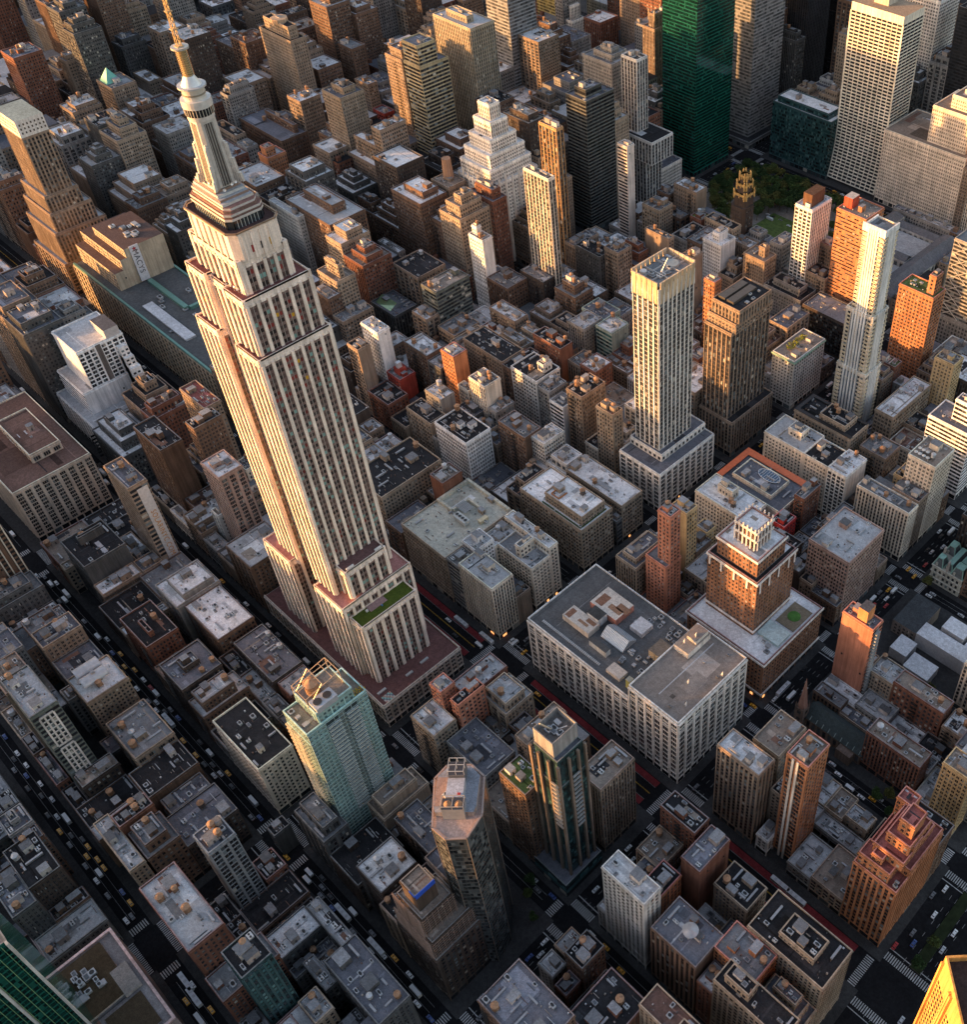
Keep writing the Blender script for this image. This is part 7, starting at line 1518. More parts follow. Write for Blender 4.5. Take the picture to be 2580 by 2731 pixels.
CARS="""
-8.9|19.8|180|white|white car on the street in front of the pale limestone office block with white cornice
-8.9|197.1|180|grey|grey car on the street in front of the fluted white tower
-8.9|283.9|180|grey|grey car on the street right of the tan tower with a dark framed roof
-8.9|377.0|180|truck|white box truck on the street right of the grey stone store with green copper cornice
-5.6|19.4|180|van|white delivery van on the street in front of the pale limestone office block with white
-5.6|280.8|180|taxi|yellow taxi on the street right of the tan tower with a dark framed roof
-5.6|370.3|180|black|black car on the street right of the grey stone store with green copper cornice
-2.3|27.3|180|grey|grey car on the street right of the pale limestone office block with white cornice
-2.3|104.7|180|white|white car on the street in front of the narrow dark low block squeezed between two
-2.3|155.2|180|white|white car on the street right of the narrow dark low block squeezed between two beige
-2.3|367.1|180|silver|silver car on the street right of the grey stone store with green copper cornice
1.0|24.9|180|black|black car on the street right of the pale limestone office block with white cornice
4.3|18.9|180|taxi|yellow taxi on the street in front of the pale limestone office block with white cornice
148.3|-142.5|0|silver|silver car on the street in front of the dark octagonal tower
148.3|-117.9|0|black|black car on the street in front of the dark octagonal tower
148.3|-33.3|0|white|white car on the street in front of the tan stepped office tower with striped piers
148.3|101.0|0|white|white car on the street left of the dark stone church
148.3|132.1|0|black|black car on the street left of the tall salmon brick tower with curved balconies down
148.3|210.1|0|van|white delivery van on the street right of the large pinkish brick apartment block
148.3|218.3|0|grey|grey car on the street right of the large pinkish brick apartment block with an open
148.3|295.5|0|white|white car on the street right of the tall cream corner block with a roof terrace
151.6|-112.2|0|blue|blue car on the street behind the low building with a bright white square roof
151.6|-101.2|0|white|white car on the street behind the low building with a bright white square roof
151.6|-62.7|0|white|white car on the street in front of the dark teal glass tower
151.6|21.1|0|grey|grey car on the street left of the tan office block with green cornice and white
151.6|206.1|0|red|red car on the street right of the large pinkish brick apartment block with an open
151.6|216.4|0|black|black car on the street right of the large pinkish brick apartment block with an open
151.6|224.3|0|taxi|yellow taxi on the street right of the large pinkish brick apartment block with an open
151.6|249.7|0|taxi|yellow taxi on the street right of the cream stepped office block with vertical window strips
151.6|274.3|0|black|black car on the street in front of the tall cream corner block with a roof
151.6|292.3|0|black|black car on the street right of the tall cream corner block with a roof terrace
154.9|-148.7|0|grey|grey car on the street left of the large building with smoky grey roof and rim
154.9|-107.2|0|silver|silver car on the street behind the low building with a bright white square roof
154.9|-37.0|0|silver|silver car on the street in front of the tan stepped office tower with striped piers
154.9|109.2|0|truck|white box truck on the street left of the dark stone church
154.9|216.9|0|white|white car on the street right of the large pinkish brick apartment block with an open
154.9|225.8|0|van|white delivery van on the street in front of the cream stepped office block with vertical
154.9|274.4|0|silver|silver car on the street in front of the tall cream corner block with a roof
154.9|300.3|0|truck|white box truck on the street right of the tall cream corner block with a roof
158.2|119.5|0|silver|silver car on the street left of the tall salmon brick tower with curved balconies down
158.2|211.3|0|red|red car on the street right of the low dark brick house with tan patched roof
158.2|246.7|0|taxi|yellow taxi on the street left of the brown corner building with orange tent roof
158.2|260.9|0|red|red car on the street right of the cream stepped office block with vertical window strips
158.2|284.2|0|silver|silver car on the street right of the tall cream corner block with a roof terrace
290.3|21.9|0|red|red car on the street in front of the stepped orange brown tower
290.3|58.9|0|grey|grey car on the street right of the stepped orange brown tower
293.6|34.2|0|grey|grey car on the street in front of the stepped orange brown tower
293.6|66.7|0|white|white car on the street right of the stepped orange brown tower
296.9|29.6|0|blue|blue car on the street in front of the stepped orange brown tower
296.9|50.2|0|white|white car on the street right of the low modern block with gridded front and stepped
310.1|37.0|0|silver|silver car on the street right of the stepped orange brown tower
310.1|48.9|0|white|white car on the street in front of the yellow brick apartment house
313.4|-7.3|0|silver|silver car on the street right of the north wing of the pale stone block
-318.7|619.7|0|black|black car on the street right of the emerald green glass office tower at the edge
-315.4|421.9|0|taxi|yellow taxi on the street in front of the dark glass office tower with a sunlit
-312.1|586.4|0|silver|silver car on the street right of the emerald green glass office tower at the edge
-312.1|617.9|0|blue|blue car on the street right of the emerald green glass office tower at the edge
-308.8|1.8|0|black|black car on the street behind the tan gabled hotel block lit orange
-308.8|603.9|0|taxi|yellow taxi on the street right of the emerald green glass office tower at the edge
-308.8|627.5|0|grey|grey car on the street right of the emerald green glass office tower at the edge
-305.5|582.2|0|black|black car on the street right of the grey twelve storey building with white roof box
-305.5|607.8|0|silver|silver car on the street left of the low wide blue green glass block
-157.5|-244.8|90|grey|grey car on the street left of the tan tower with open roof frame
-139.6|-244.8|90|black|black car on the street left of the tan tower with open roof frame
-114.2|-244.8|90|black|black car on the street behind the plain dark roof block at the left edge
-99.3|-244.8|90|taxi|yellow taxi on the street right of the plain dark roof block at the left edge
-87.3|-244.8|90|grey|grey car on the street right of the grey corner block with lilac roof edge
-68.7|-244.8|90|grey|grey car on the street behind the dark roofed brown building with round silver tank
-56.0|-244.8|90|white|white car on the street right of the dark roofed brown building with round silver tank
-43.4|-244.8|90|grey|grey car on the street right of the dark roofed brown building with round silver tank
-23.1|-244.8|90|white|white car on the street in front of the long building with lilac roof and green
38.2|-244.8|90|taxi|yellow taxi on the street left of the flat grey roofed building rimmed with tiny lights
51.6|-244.8|90|truck|white box truck on the street in front of the flat grey roofed building rimmed
-164.9|-241.6|90|black|black car on the street left of the slim hotel tower with green glass and white
-148.5|-241.6|90|blue|blue car on the street left of the tan tower with open roof frame
-128.9|-241.6|90|black|black car on the street in front of the tan tower with open roof frame
-109.4|-241.6|90|silver|silver car on the street right of the plain dark roof block at the left edge
-92.1|-241.6|90|black|black car on the street behind the grey corner block with lilac roof edge
-73.5|-241.6|90|taxi|yellow taxi on the street right of the grey corner block with lilac roof edge
-58.8|-241.6|90|van|white delivery van on the street right of the dark roofed brown building with round silver
-23.1|-241.6|90|grey|grey car on the street in front of the long building with lilac roof and green
41.8|-241.6|90|silver|silver car on the street in front of the flat grey roofed building rimmed with tiny
-184.5|-238.4|90|blue|blue car on the street left of the tan building with an orange glowing penthouse wall
-167.6|-238.4|90|white|white car on the street left of the tan tower with open roof frame
-155.5|-238.4|90|white|white car on the street left of the slim hotel tower with green glass and white
-137.2|-238.4|90|white|white car on the street in front of the tan tower with open roof frame
-122.2|-238.4|90|silver|silver car on the street left of the slim hotel tower with green glass and white
-103.2|-238.4|90|truck|white box truck on the street right of the plain dark roof block
-85.1|-238.4|90|black|black car on the street right of the grey corner block with lilac roof edge
-78.6|-238.4|90|taxi|yellow taxi on the street behind the dark roofed brown building with round silver tank
-67.4|-238.4|90|taxi|yellow taxi on the street left of the long building with lilac roof and green machinery
-60.1|-238.4|90|taxi|yellow taxi on the street left of the red brick building with two wooden tanks
-39.5|-238.4|90|blue|blue car on the street left of the long building with lilac roof and green machinery
-30.7|-238.4|90|taxi|yellow taxi on the street in front of the long building with lilac roof and green
33.2|-238.4|90|white|white car on the street left of the flat grey roofed building rimmed with tiny lights
51.3|-238.4|90|taxi|yellow taxi on the street in front of the flat grey roofed building rimmed with tiny
-297.1|-166.3|90|silver|silver car on the street left of the dark block with a green painted tank house
-262.8|-166.3|90|black|black car on the street left of the dark block with a green painted tank house
-193.6|-166.3|90|taxi|yellow taxi on the street behind the tan building with an orange glowing penthouse wall
-184.3|-166.3|90|white|white car on the street right of the tan building with an orange glowing penthouse wall
-175.9|-166.3|90|taxi|yellow taxi on the street behind the low building with purple grey roof
-168.1|-166.3|90|taxi|yellow taxi on the street right of the low building with purple grey roof
-157.4|-166.3|90|white|white car on the street behind the low brown building with pale roof
-143.1|-166.3|90|grey|grey car on the street right of the low brown building with pale roof
-133.4|-166.3|90|white|white car on the street right of the tan building with white roof and paired barrel
-121.1|-166.3|90|taxi|yellow taxi on the street right of the tan building with white roof and paired barrel
-101.2|-166.3|90|taxi|yellow taxi on the street behind the tan block with pale grid lines and pipes
-86.4|-166.3|90|taxi|yellow taxi on the street right of the tan block with pale grid lines and pipes
-76.8|-166.3|90|black|black car on the street right of the tan block with pale grid lines and pipes
-65.8|-166.3|90|silver|silver car on the street behind the low patched grey roof behind the slim gridded
-25.8|-166.3|90|grey|grey car on the street in front of the cream stone block with black roof
9.9|-166.3|90|taxi|yellow taxi on the street in front of the low black roofed building with a bright
29.9|-166.3|90|van|white delivery van on the street in front of the low black roofed building
42.8|-166.3|90|grey|grey car on the street right of the slim tower with gridded glass side and two
53.2|-166.3|90|blue|blue car on the street behind the low building with frosty white roof
71.9|-166.3|90|grey|grey car on the street behind the block with pale roof and stair house
87.4|-166.3|90|silver|silver car on the street right of the block with pale roof and stair house
126.4|-166.3|90|white|white car on the street right of the grey roofed block with corrugated sheds
137.0|-166.3|90|blue|blue car on the street right of the grey roofed block with corrugated sheds
-291.9|-163.1|90|grey|grey car on the street left of the dark block with a green painted tank house
-281.8|-163.1|90|van|white delivery van on the street left of the dark block with a green painted tank
-261.0|-163.1|90|van|white delivery van on the street left of the tan building with large white framed windows
-234.0|-163.1|90|grey|grey car on the street left of the tan building with large white framed windows facing
-214.3|-163.1|90|van|white delivery van on the street behind the tan building with an orange glowing penthouse wall
-195.3|-163.1|90|blue|blue car on the street behind the tan building with an orange glowing penthouse wall
-179.2|-163.1|90|taxi|yellow taxi on the street right of the tan building with an orange glowing penthouse wall
-138.7|-163.1|90|silver|silver car on the street right of the low brown building with pale roof
-128.3|-163.1|90|black|black car on the street right of the tan building with white roof and paired barrel
-72.9|-163.1|90|black|black car on the street behind the low patched grey roof behind the slim gridded
-64.2|-163.1|90|silver|silver car on the street left of the cream stone block with black roof and rounded
-51.7|-163.1|90|black|black car on the street left of the cream stone block with black roof and rounded
-21.9|-163.1|90|blue|blue car on the street in front of the cream stone block with black roof
27.2|-163.1|90|van|white delivery van on the street right of the slim tower with gridded glass side
39.4|-163.1|90|grey|grey car on the street in front of the low black roofed building with a bright
47.1|-163.1|90|black|black car on the street behind the low building with frosty white roof
84.9|-163.1|90|white|white car on the street right of the block with pale roof and stair house
93.9|-163.1|90|white|white car on the street in front of the dark building with whitish patched roof
121.3|-163.1|90|truck|white box truck on the street right of the grey roofed block with corrugated sheds
-348.2|-159.9|90|van|white delivery van on the street in front of the broad department store block with tall
-280.4|-159.9|90|white|white car on the street left of the dark block with a green painted tank house
-264.8|-159.9|90|truck|white box truck on the street left of the dark block with a green painted tank
-208.4|-159.9|90|silver|silver car on the street in front of the tan building with large white framed windows
-190.6|-159.9|90|taxi|yellow taxi on the street left of the dark roofed brick building with pale vents
-171.9|-159.9|90|taxi|yellow taxi on the street behind the low brown building with pale roof
-160.6|-159.9|90|white|white car on the street left of the dark roofed brick building with pale vents
-151.6|-159.9|90|red|red car on the street right of the low brown building with pale roof
-144.6|-159.9|90|van|white delivery van on the street right of the low brown building with pale roof
-127.2|-159.9|90|grey|grey car on the street left of the low cluttered roof building with two orange tanks
-118.1|-159.9|90|blue|blue car on the street left of the low cluttered roof building with two orange tanks
-92.5|-159.9|90|black|black car on the street in front of the low cluttered roof building with two orange
-81.0|-159.9|90|van|white delivery van on the street right of the tan block with pale grid lines
-61.1|-159.9|90|taxi|yellow taxi on the street left of the cream stone block with black roof and rounded
-33.4|-159.9|90|truck|white box truck on the street in front of the cream stone block with black roof
34.9|-159.9|90|black|black car on the street right of the low black roofed building with a bright parapet
63.3|-159.9|90|van|white delivery van on the street behind the block with pale roof and stair house
80.3|-159.9|90|grey|grey car on the street right of the block with pale roof and stair house
99.5|-159.9|90|taxi|yellow taxi on the street right of the block with pale roof and stair house
112.1|-159.9|90|white|white car on the street behind the grey roofed block with corrugated sheds
-348.5|-87.8|90|van|white delivery van on the street right of the broad department store block with tall window
-367.2|-84.6|90|grey|grey car on the street right of the broad department store block with tall window columns
-360.2|-84.6|90|truck|white box truck on the street right of the broad department store block with tall window
-172.6|-84.6|90|silver|silver car on the street in front of the low building with a plain light blue
-154.7|-84.6|90|black|black car on the street behind the brown building with broad white patched roof
-88.2|-84.6|90|black|black car on the street right of the wide grey roofed building with white duct pipes
128.0|-84.6|90|grey|grey car on the street left of the dark teal glass tower
180.6|-84.6|90|black|black car on the street left of the pale loft building with white cornice
191.8|-84.6|90|taxi|yellow taxi on the street in front of the pale loft building with white cornice
-504.1|-81.4|90|van|white delivery van on the street left of the white stepped hotel
-371.0|-81.4|90|black|black car on the street right of the broad department store block with tall window columns
-244.7|-81.4|90|van|white delivery van on the street behind the slim tower with a tall white advertising banner
-196.6|-81.4|90|taxi|yellow taxi on the street in front of the low building with a plain light blue
-166.4|-81.4|90|white|white car on the street behind the brown building with broad white patched roof
-139.3|-81.4|90|white|white car on the street right of the brown building with broad white patched roof
-127.7|-81.4|90|grey|grey car on the street right of the brown building with broad white patched roof
-94.9|-81.4|90|van|white delivery van on the street behind the wide grey roofed building with white duct pipes
-2.1|-81.4|90|grey|grey car on the street left of the salmon brick building with snowy white roof opposite
22.1|-81.4|90|black|black car on the street left of the salmon brick building with snowy white roof opposite
35.0|-81.4|90|silver|silver car on the street in front of the salmon brick building with snowy white roof
122.3|-81.4|90|silver|silver car on the street in front of the brown tan ziggurat building with a small
136.7|-81.4|90|blue|blue car on the street in front of the dark teal glass tower
177.5|-81.4|90|taxi|yellow taxi on the street left of the pale loft building with white cornice
-40.0|-2.6|90|black|black car on the street left of the pale limestone office block with white cornice
-458.4|2.6|90|white|white car on the street left of the copper trimmed store
-53.4|2.6|90|white|white car on the street left of the narrow block with horizontal white and black bands
-22.0|2.6|90|van|white delivery van on the street in front of the narrow block with horizontal white
34.7|2.6|90|taxi|yellow taxi on the street behind the dark roofed low building with pale courtyards
-19.3|81.4|90|black|black car on the street right of the limestone block with tall arched top windows
203.4|81.4|90|black|black car on the street in front of the dark stone church
219.4|81.4|90|van|white delivery van on the street behind the low old building with worn patched roof
227.6|81.4|90|white|white car on the street right of the low old building with worn patched roof
136.3|84.6|90|blue|blue car on the street in front of the brown setback tower
209.0|84.6|90|white|white car on the street behind the low old building with worn patched roof
220.9|84.6|90|black|black car on the street behind the low old building with worn patched roof
233.3|84.6|90|taxi|yellow taxi on the street in front of the red brick apartment house with rows
141.4|87.8|90|taxi|yellow taxi on the street in front of the brown setback tower
202.3|87.8|90|silver|silver car on the street in front of the dark stone church
236.3|87.8|90|silver|silver car on the street in front of the red brick apartment house with rows
150.4|238.4|90|grey|grey car on the street in front of the cream stepped office block with vertical window
175.2|238.4|90|white|white car on the street left of the brown corner building with orange tent roof
200.4|238.4|90|silver|silver car on the street in front of the brown corner building with orange tent roof
176.3|241.6|90|silver|silver car on the street left of the brown corner building with orange tent roof
-335.5|320.0|90|black|black car on the street in front of the white stepped pyramid tower
-340.4|323.2|90|black|black car on the street right of the stepped tan building with several terraces
-277.5|552.3|90|taxi|yellow taxi on the street right of the grey twelve storey building with white roof box
-210.3|552.3|90|truck|white box truck on the street right of the tan brick building with tall tanks
-279.6|555.5|90|silver|silver car on the street right of the grey twelve storey building with white roof box
-229.2|555.5|90|black|black car on the street right of the tan brick building with tall tanks
-188.6|555.5|90|white|white car on the street right of the gilded black brick tower
-287.8|558.7|90|white|white car on the street right of the grey twelve storey building with white roof box
-232.8|558.7|90|white|white car on the street right of the tan brick building with tall tanks
-217.9|558.7|90|white|white car on the street behind the gilded black brick tower
-210.6|558.7|90|black|black car on the street behind the gilded black brick tower
-201.5|558.7|90|grey|grey car on the street behind the gilded black brick tower
-287.1|637.5|90|white|white car on the street left of the low wide blue green glass block
-274.9|637.5|90|white|white car on the street right of the emerald green glass office tower at the edge
-263.4|637.5|90|silver|silver car on the street left of the white gridded tower
-231.1|637.5|90|grey|grey car on the street in front of the low wide blue green glass block
-203.9|637.5|90|grey|grey car on the street left of the white gridded tower
-338.0|642.7|90|taxi|yellow taxi on the street in front of the grey glass tower whose left front burns
-264.3|642.7|90|taxi|yellow taxi on the street left of the low wide blue green glass block
-252.2|642.7|90|black|black car on the street left of the low wide blue green glass block
-209.8|642.7|90|black|black car on the street left of the white gridded tower
-194.7|642.7|90|taxi|yellow taxi on the street left of the white gridded tower
-184.6|642.7|90|white|white car on the street left of the white gridded tower
-127.4|642.7|90|grey|grey car on the street left of the beige stepped office block right of the white
-22|9.5|90|bus|white city bus on the street in front of the pale limestone office block with white
236|7.2|90|bus|white city bus on the street in front of the low grey building with pitched roof
225|7.4|90|bus|white city bus on the street left of the low grey building with pitched roof wing
148|110|0|bus|white city bus on the street in front of the brown setback tower
-120|-165|90|bus|white city bus on the street right of the tan building with white roof and paired
40|-241|90|bus|white city bus on the street left of the flat grey roofed building rimmed with tiny
30|-240|90|bus|white city bus on the street right of the building with sunken brown roofs
88|-163|90|bus|white city bus on the street right of the block with pale roof and stair house
60|-164|90|bus|white city bus on the street behind the block with pale roof and stair house
-45|7|90|bus|white city bus on the street in front of the narrow block with horizontal white
"""
TREES="""
-287.7|599.0|1.04|
-248.8|619.4|1.11|
-206.8|583.7|1.26|
-164.3|609.8|1.09|
-213.2|571.8|1.06|
-228.2|566.5|1.15|
-261.3|602.0|1.29|
-252.8|598.3|1.15|
-274.4|594.3|1.09|
-263.5|528.9|1.22|
-282.1|583.7|1.07|
-201.0|619.8|1.06|
-276.5|568.4|0.96|
-255.3|543.6|1.16|
-234.8|614.7|1.26|
-223.5|550.4|1.13|
-191.6|571.0|1.28|
-286.5|570.4|1.17|
-227.9|582.2|1.21|
-223.6|590.6|0.96|
-248.0|515.2|1.1|
-231.3|598.5|1.1|
-230.7|574.9|1.26|
-268.7|559.3|1.02|
-241.0|595.1|1.17|
-217.9|609.8|1.0|
-289.2|612.7|1.26|
-158.8|598.9|1.18|
-245.6|602.2|1.12|
-242.2|525.6|1.13|
-232.1|507.0|1.14|
-149.0|571.4|1.1|
-272.5|604.6|1.01|
-258.4|523.2|1.17|
-275.3|555.5|1.29|
-261.7|580.1|1.21|
-204.9|573.9|1.26|
-249.1|580.2|1.28|
-237.9|582.0|1.09|
-285.9|552.9|1.08|
-233.3|590.9|1.0|
-187.0|614.2|1.09|
-272.9|612.4|1.08|
-219.0|560.9|1.22|
-264.2|542.4|1.02|
-266.1|593.2|1.17|
-264.7|550.3|1.02|
-218.2|581.7|0.97|
-219.0|542.2|0.96|
-169.9|616.0|1.16|
-206.1|594.7|1.27|
-236.4|569.3|1.28|
-228.3|619.5|1.07|
-260.9|611.1|1.2|
-218.4|619.7|1.27|
-208.5|605.4|1.23|
-217.5|600.8|1.24|
-199.4|606.5|1.29|
-197.4|586.8|1.24|
-258.7|619.1|1.19|
-281.4|614.9|1.14|
-134.4|546.6|1.25|
-284.8|560.5|1.27|
-239.5|515.5|1.24|
-237.5|607.1|1.0|
-279.5|546.8|1.06|
-259.1|587.9|1.09|
-288.1|578.5|1.21|
-267.8|619.9|1.01|
-220.5|574.3|1.2|
-213.0|590.1|1.12|
-272.3|536.3|1.16|
-243.8|508.2|1.15|
-282.2|592.9|1.06|
-227.4|606.7|1.09|
-134.3|555.5|1.0|
-173.8|608.3|1.23|
-212.0|614.8|1.29|
-227.0|557.6|1.16|
-249.9|523.8|1.23|
-270.9|584.6|1.06|
-245.6|588.5|1.07|
122|-84|0.6|leafy tree on the pavement in front of the brown tan ziggurat building with a small
127|-90|0.55|leafy tree on the pavement behind the dark octagonal tower
139|-97|0.5|leafy tree on the pavement right of the dark octagonal tower
170|244|0.75|leafy tree on the pavement left of the brown corner building with orange tent roof
305|20|0.7|leafy tree on the pavement in front of the stepped orange brown tower
305|35|0.7|leafy tree on the pavement right of the low modern block with gridded front and stepped
235|85|0.7|leafy tree on the pavement in front of the red brick apartment house with rows
240|90|0.7|leafy tree on the pavement right of the low pale roofed block behind the gridded modern
246|82|0.6|leafy tree on the pavement right of the low old building with worn patched roof
238|48|0.6|leafy tree on the pavement in front of the low pale roofed block behind the gridded
246|50|0.6|leafy tree on the pavement behind the low modern block with gridded front and stepped
218|170|0.6|leafy tree on the pavement behind the large red brick apartment house with dark roof
"""
# ---------------------------------------------------------------- catalogue buildings
TANKS=dict(whiteside='ww',palewin='ss',creamslim='ww',terrace='dww'[:1],archlime='w',redtank='s',archpale='',gridwhite='w',blackcourt='ww',salmontower='d',tankrow='www',tankcube='w',orangelit='w',vertblue='',
 creambrick='ww',greylow='s',fitroof='s',bigdark='w',fireesc='ww',greyoffice='ww',whitehotel='ww',greenbalc='w',tank3='ws',stepbrown='www',whiterf='w',courtb='ww',twotank='ss',woodtanks='ww',tanktan='ww',tanktower='w',
 lowbeige='ss',beigeL='dw',umbrellas='s',tanend='ww',creamstep='ww',snowroof='ws',greyedge='ww',bigroofS='w',tanksS='ws',blueback='w',leftroofs='sw',slimgrid='ww',redmid='ww',lights='www',tealtop='w',tanwin='w',darktanks='sw',
 bottomtank='w',orangeglow='w',tankend='ww',banner='w',bigshed='ss',redrow='w',darktank='w',barrel='w',tanblank='wws',framehotel='w',lefttan='w',stripebrick='w',aptB='s',aptA='w',smallgrey='s',longwhite='w',brownpair='w',brickbig='w',
 greyroofs='',brickfar='ww',ornate='ww',lowtan='w',blueglass='w',greenchk='w',copperside='s',classic='',stepbox='w',greenmess='w',ridgeback='w',terr1='w',widebelt='w',tendforty='',goldbox='w',brownslab='w',whitestep='')
CATK=dict(aptA='apartment_building',aptB='apartment_building',aptC='apartment_building',bigapart='apartment_building',aptcream='apartment_tower',bank='bank_building',whitehotel='hotel',framehotel='hotel',parking='parking_deck')
FIX={}
def noun(l,h):
    for a,b in(('tower','tower'),('house','house'),('mansion','mansion')): 
        if ' '+a in l[:60]: return b
    return 'building'
STOP=set('a an the of with beside between in on by and at its below above behind left right over to under near just joined cut lit that'.split())
def short(l,n=8):
    w=l.split()[:n]
    while w[-1] in STOP: w.pop()
    return ' '.join(w)
ROOT={}
for ln in CATALOGUE.strip().splitlines():
    x0,x1,y0,y1,h,wall,face,roof,T,label,n=ln.split('|'); x0,x1,y0,y1,h=map(float,(x0,x1,y0,y1,h))
    tiers=[tuple(map(float,t.split(':'))) for t in T.split()]
    nm=CATK.get(n) or ('office_tower' if h>85 else 'office_building'); far=(x0<-420 or y0>560)
    cl=1 if far else (3 if (x1-x0)*(y1-y0)>700 and y0<330 else 2)
    ROOT[n]=(building(nm,label,noun(label,h),x0,x1,y0,y1,h,wall,face,roof,tiers,cl,None,TANKS.get(n,''),dict(short=short(label),clean=n in('parking',),escape=face[0]=='p' and wall in('brick','brown','tan','dbrown') and cl>1 and h<75)),(x0,x1,y0,y1,h))
# ---------------------------------------------------------------- infill buildings, each its own thing
for ln in INFILL.strip().splitlines():
    x0,x1,y0,y1,h,wall,roof,near,label=ln.split('|'); x0,x1,y0,y1,h=map(float,(x0,x1,y0,y1,h)); near=int(near)
    W,D=x1-x0,y1-y0; tiers=[]
    if h>34 and W>14 and D>14 and rnd.random()<.6:
        a=rnd.uniform(2,W*.25); b=rnd.uniform(2,D*.3); tiers.append((rnd.uniform(4,9),a,rnd.uniform(1.5,W*.2),b,rnd.uniform(2,D*.25)))
        h-=tiers[0][0]*.8
        if rnd.random()<.4 and W>20: tiers.append((tiers[0][0]+rnd.uniform(4,7),a+W*.15,W*.25,b+D*.12,D*.3))
    fs=rnd.choice(('p','p','p','v','V' if h>30 else 'p')); fe=rnd.choice(('p','p','b' if h<45 else 'p','p',fs))
    tk='' if not near or h<16 or rnd.random()<.62 else rnd.choice(('w','w','w','ww','s','d'))
    building('building',label,'building',x0,x1,y0,y1,h,wall,fs+','+fe,roof,tiers,2 if near else 1,'infill buildings of the surrounding blocks',tk,dict(short=short(label,11),units=rnd.randint(3,6) if near else 0,escape=near and h>14 and W>9 and fs=='p' and wall in('brick','brown','tan','dbrown','buff') and rnd.random()<.4))
mb=MB()
for q in MASS.strip().split(';'):
    if not q: continue
    x0,x1,y0,y1,h=map(float,q.split(',')); c=np.array(WC[rnd.choice(('tan','buff','brown','grey','brick','dbrown'))])
    mb.box(x0,x1,y0,y1,0,h,c,WALL,top=RC[rnd.choice(('pale','grey','dark','slate'))],tm=ROOF)
    facade(mb,'S',x0,x1,y0,y1,0,h,'p',c); facade(mb,'E',x0,x1,y0,y1,0,h,'p',c)
    if h>20: mb.box(x0+2,x0+6,y0+2,y0+6,h,h+4,c)
# unseen blocks added south and west as sun blockers; heights set to shade streets
for i in range(-11,3):
    for j in range(-12,-3):
        a=i*150-30
        if j==-4 and i>-3: continue
        for k in range(3):
            hh=rnd.choice((80,95,105,115,125,60)) if j>-8 else rnd.choice((90,110,130,150,70)); c=np.array(WC[rnd.choice(('tan','buff','brown','grey'))])
            cx_,cy_=a+k*44+20,j*78.5+26; t_=(15-cy_)/.755; xl=cx_+.656*t_; t2=(290-cy_)/.755; xl2=cx_+.656*t2
            if -690<xl<-470: hh=min(hh,12+.075*t_)  # blocker height capped so the sun still reaches chosen fronts
            if -570<xl2<-460: hh=min(hh,40+.085*t2)
            mb.box(a+k*44,a+k*44+40,j*78.5-3,j*78.5+56,0,hh,c,WALL,top=RC['grey'],tm=ROOF)
mb.box(-860,-765,-70,-22,0,229,(.12,.11,.10),WALL)
for i in range(-24,-9):  # more unseen blocks added to the west to block the sun
    for j in range(-4,14):
        hh=rnd.choice((60,90,110,130,150)); c=np.array(WC[rnd.choice(('tan','buff','brown','grey'))])
        t_=(15-j*78.5-36)/.755; xl=i*120-10+.656*t_; t2=t_+364; xl2=xl+239
        if t_>0 and -730<xl<-430: hh=min(hh,12+.07*t_)
        if -580<xl2<-440: hh=min(hh,40+.08*t2)
        mb.box(i*120-60,i*120+40,j*78.5+8,j*78.5+66,0,hh,c,WALL,top=RC['grey'],tm=ROOF)
o=mb.build('city_blocks_and_sun_blockers'); tag(o,'distant city blocks plus unseen ones added to shade the streets','city blocks',kind='stuff')
# ---------------------------------------------------------------- special details on catalogue buildings
def deco(n,f,name):
    if n not in ROOT: return
    root,(x0,x1,y0,y1,h)=ROOT[n]; mb=MB(); f(mb,x0,x1,y0,y1,h); mb.build(name,root,(root.location.x,root.location.y,0))
deco('stripebrick',lambda m,x0,x1,y0,y1,h:[m.box(x0+(x1-x0)*t,x0+(x1-x0)*t+1.3,y0-.9,y0-.4,0,h+.5,(.74,.68,.60)) for t in(.28,.5)],'white_stripe')
deco('orangerim',lambda m,x0,x1,y0,y1,h:(m.boxes([[x0,x0+5,y0,y1,h+1.3,h+1.6],[x0+5,x1,y1-6,y1,h+1.3,h+1.6]],(.62,.16,.07),METAL)),'orange_border')
def oval(m,x0,x1,y0,y1,h):
    cx,cy=x0+31,y0+21
    for i in range(24):
        a,b=2*math.pi*i/24,2*math.pi*(i+1)/24; m.tri((cx,cy,h+4.0),(cx+9*math.cos(a),cy+5*math.sin(a),h+4.0),(cx+9*math.cos(b),cy+5*math.sin(b),h+4.0),(.10,.14,.20),CURT)
    for k in range(-8,9,2): w=5*math.sqrt(max(0,1-(k/9)**2)); m.bar((cx+k,cy-w,h+4.15),(cx+k,cy+w,h+4.15),.12,(.6,.62,.65))
    for i in range(24):
        a,b=2*math.pi*i/24,2*math.pi*(i+1)/24; m.bar((cx+9*math.cos(a),cy+5*math.sin(a),h+4.1),(cx+9*math.cos(b),cy+5*math.sin(b),h+4.1),.2,(.6,.62,.65))
deco('orangerim',oval,'oval_skylight')
deco('orangeslab',lambda m,x0,x1,y0,y1,h:m.box(x0+2,x0+10,y0+6,y0+16,h+.4,h+10,(.38,.08,.05),WALL,top=(.5,.45,.42),tm=ROOF),'red_roof_box')
deco('whitegrid',lambda m,x0,x1,y0,y1,h:m.box(x0+4.7,x1-3.7,y0+3.7,y1-5.7,h+.5,h+12,(.13,.075,.05),WALL),'brown_roof_box')
0 and deco('tenforty',lambda m,x0,x1,y0,y1,h:m.box(x1-13,x1-3,y0+4,y0+13,h,h+20,(.60,.28,.10),WALL,top=(.3,.28,.25),tm=ROOF),'chimney_box')
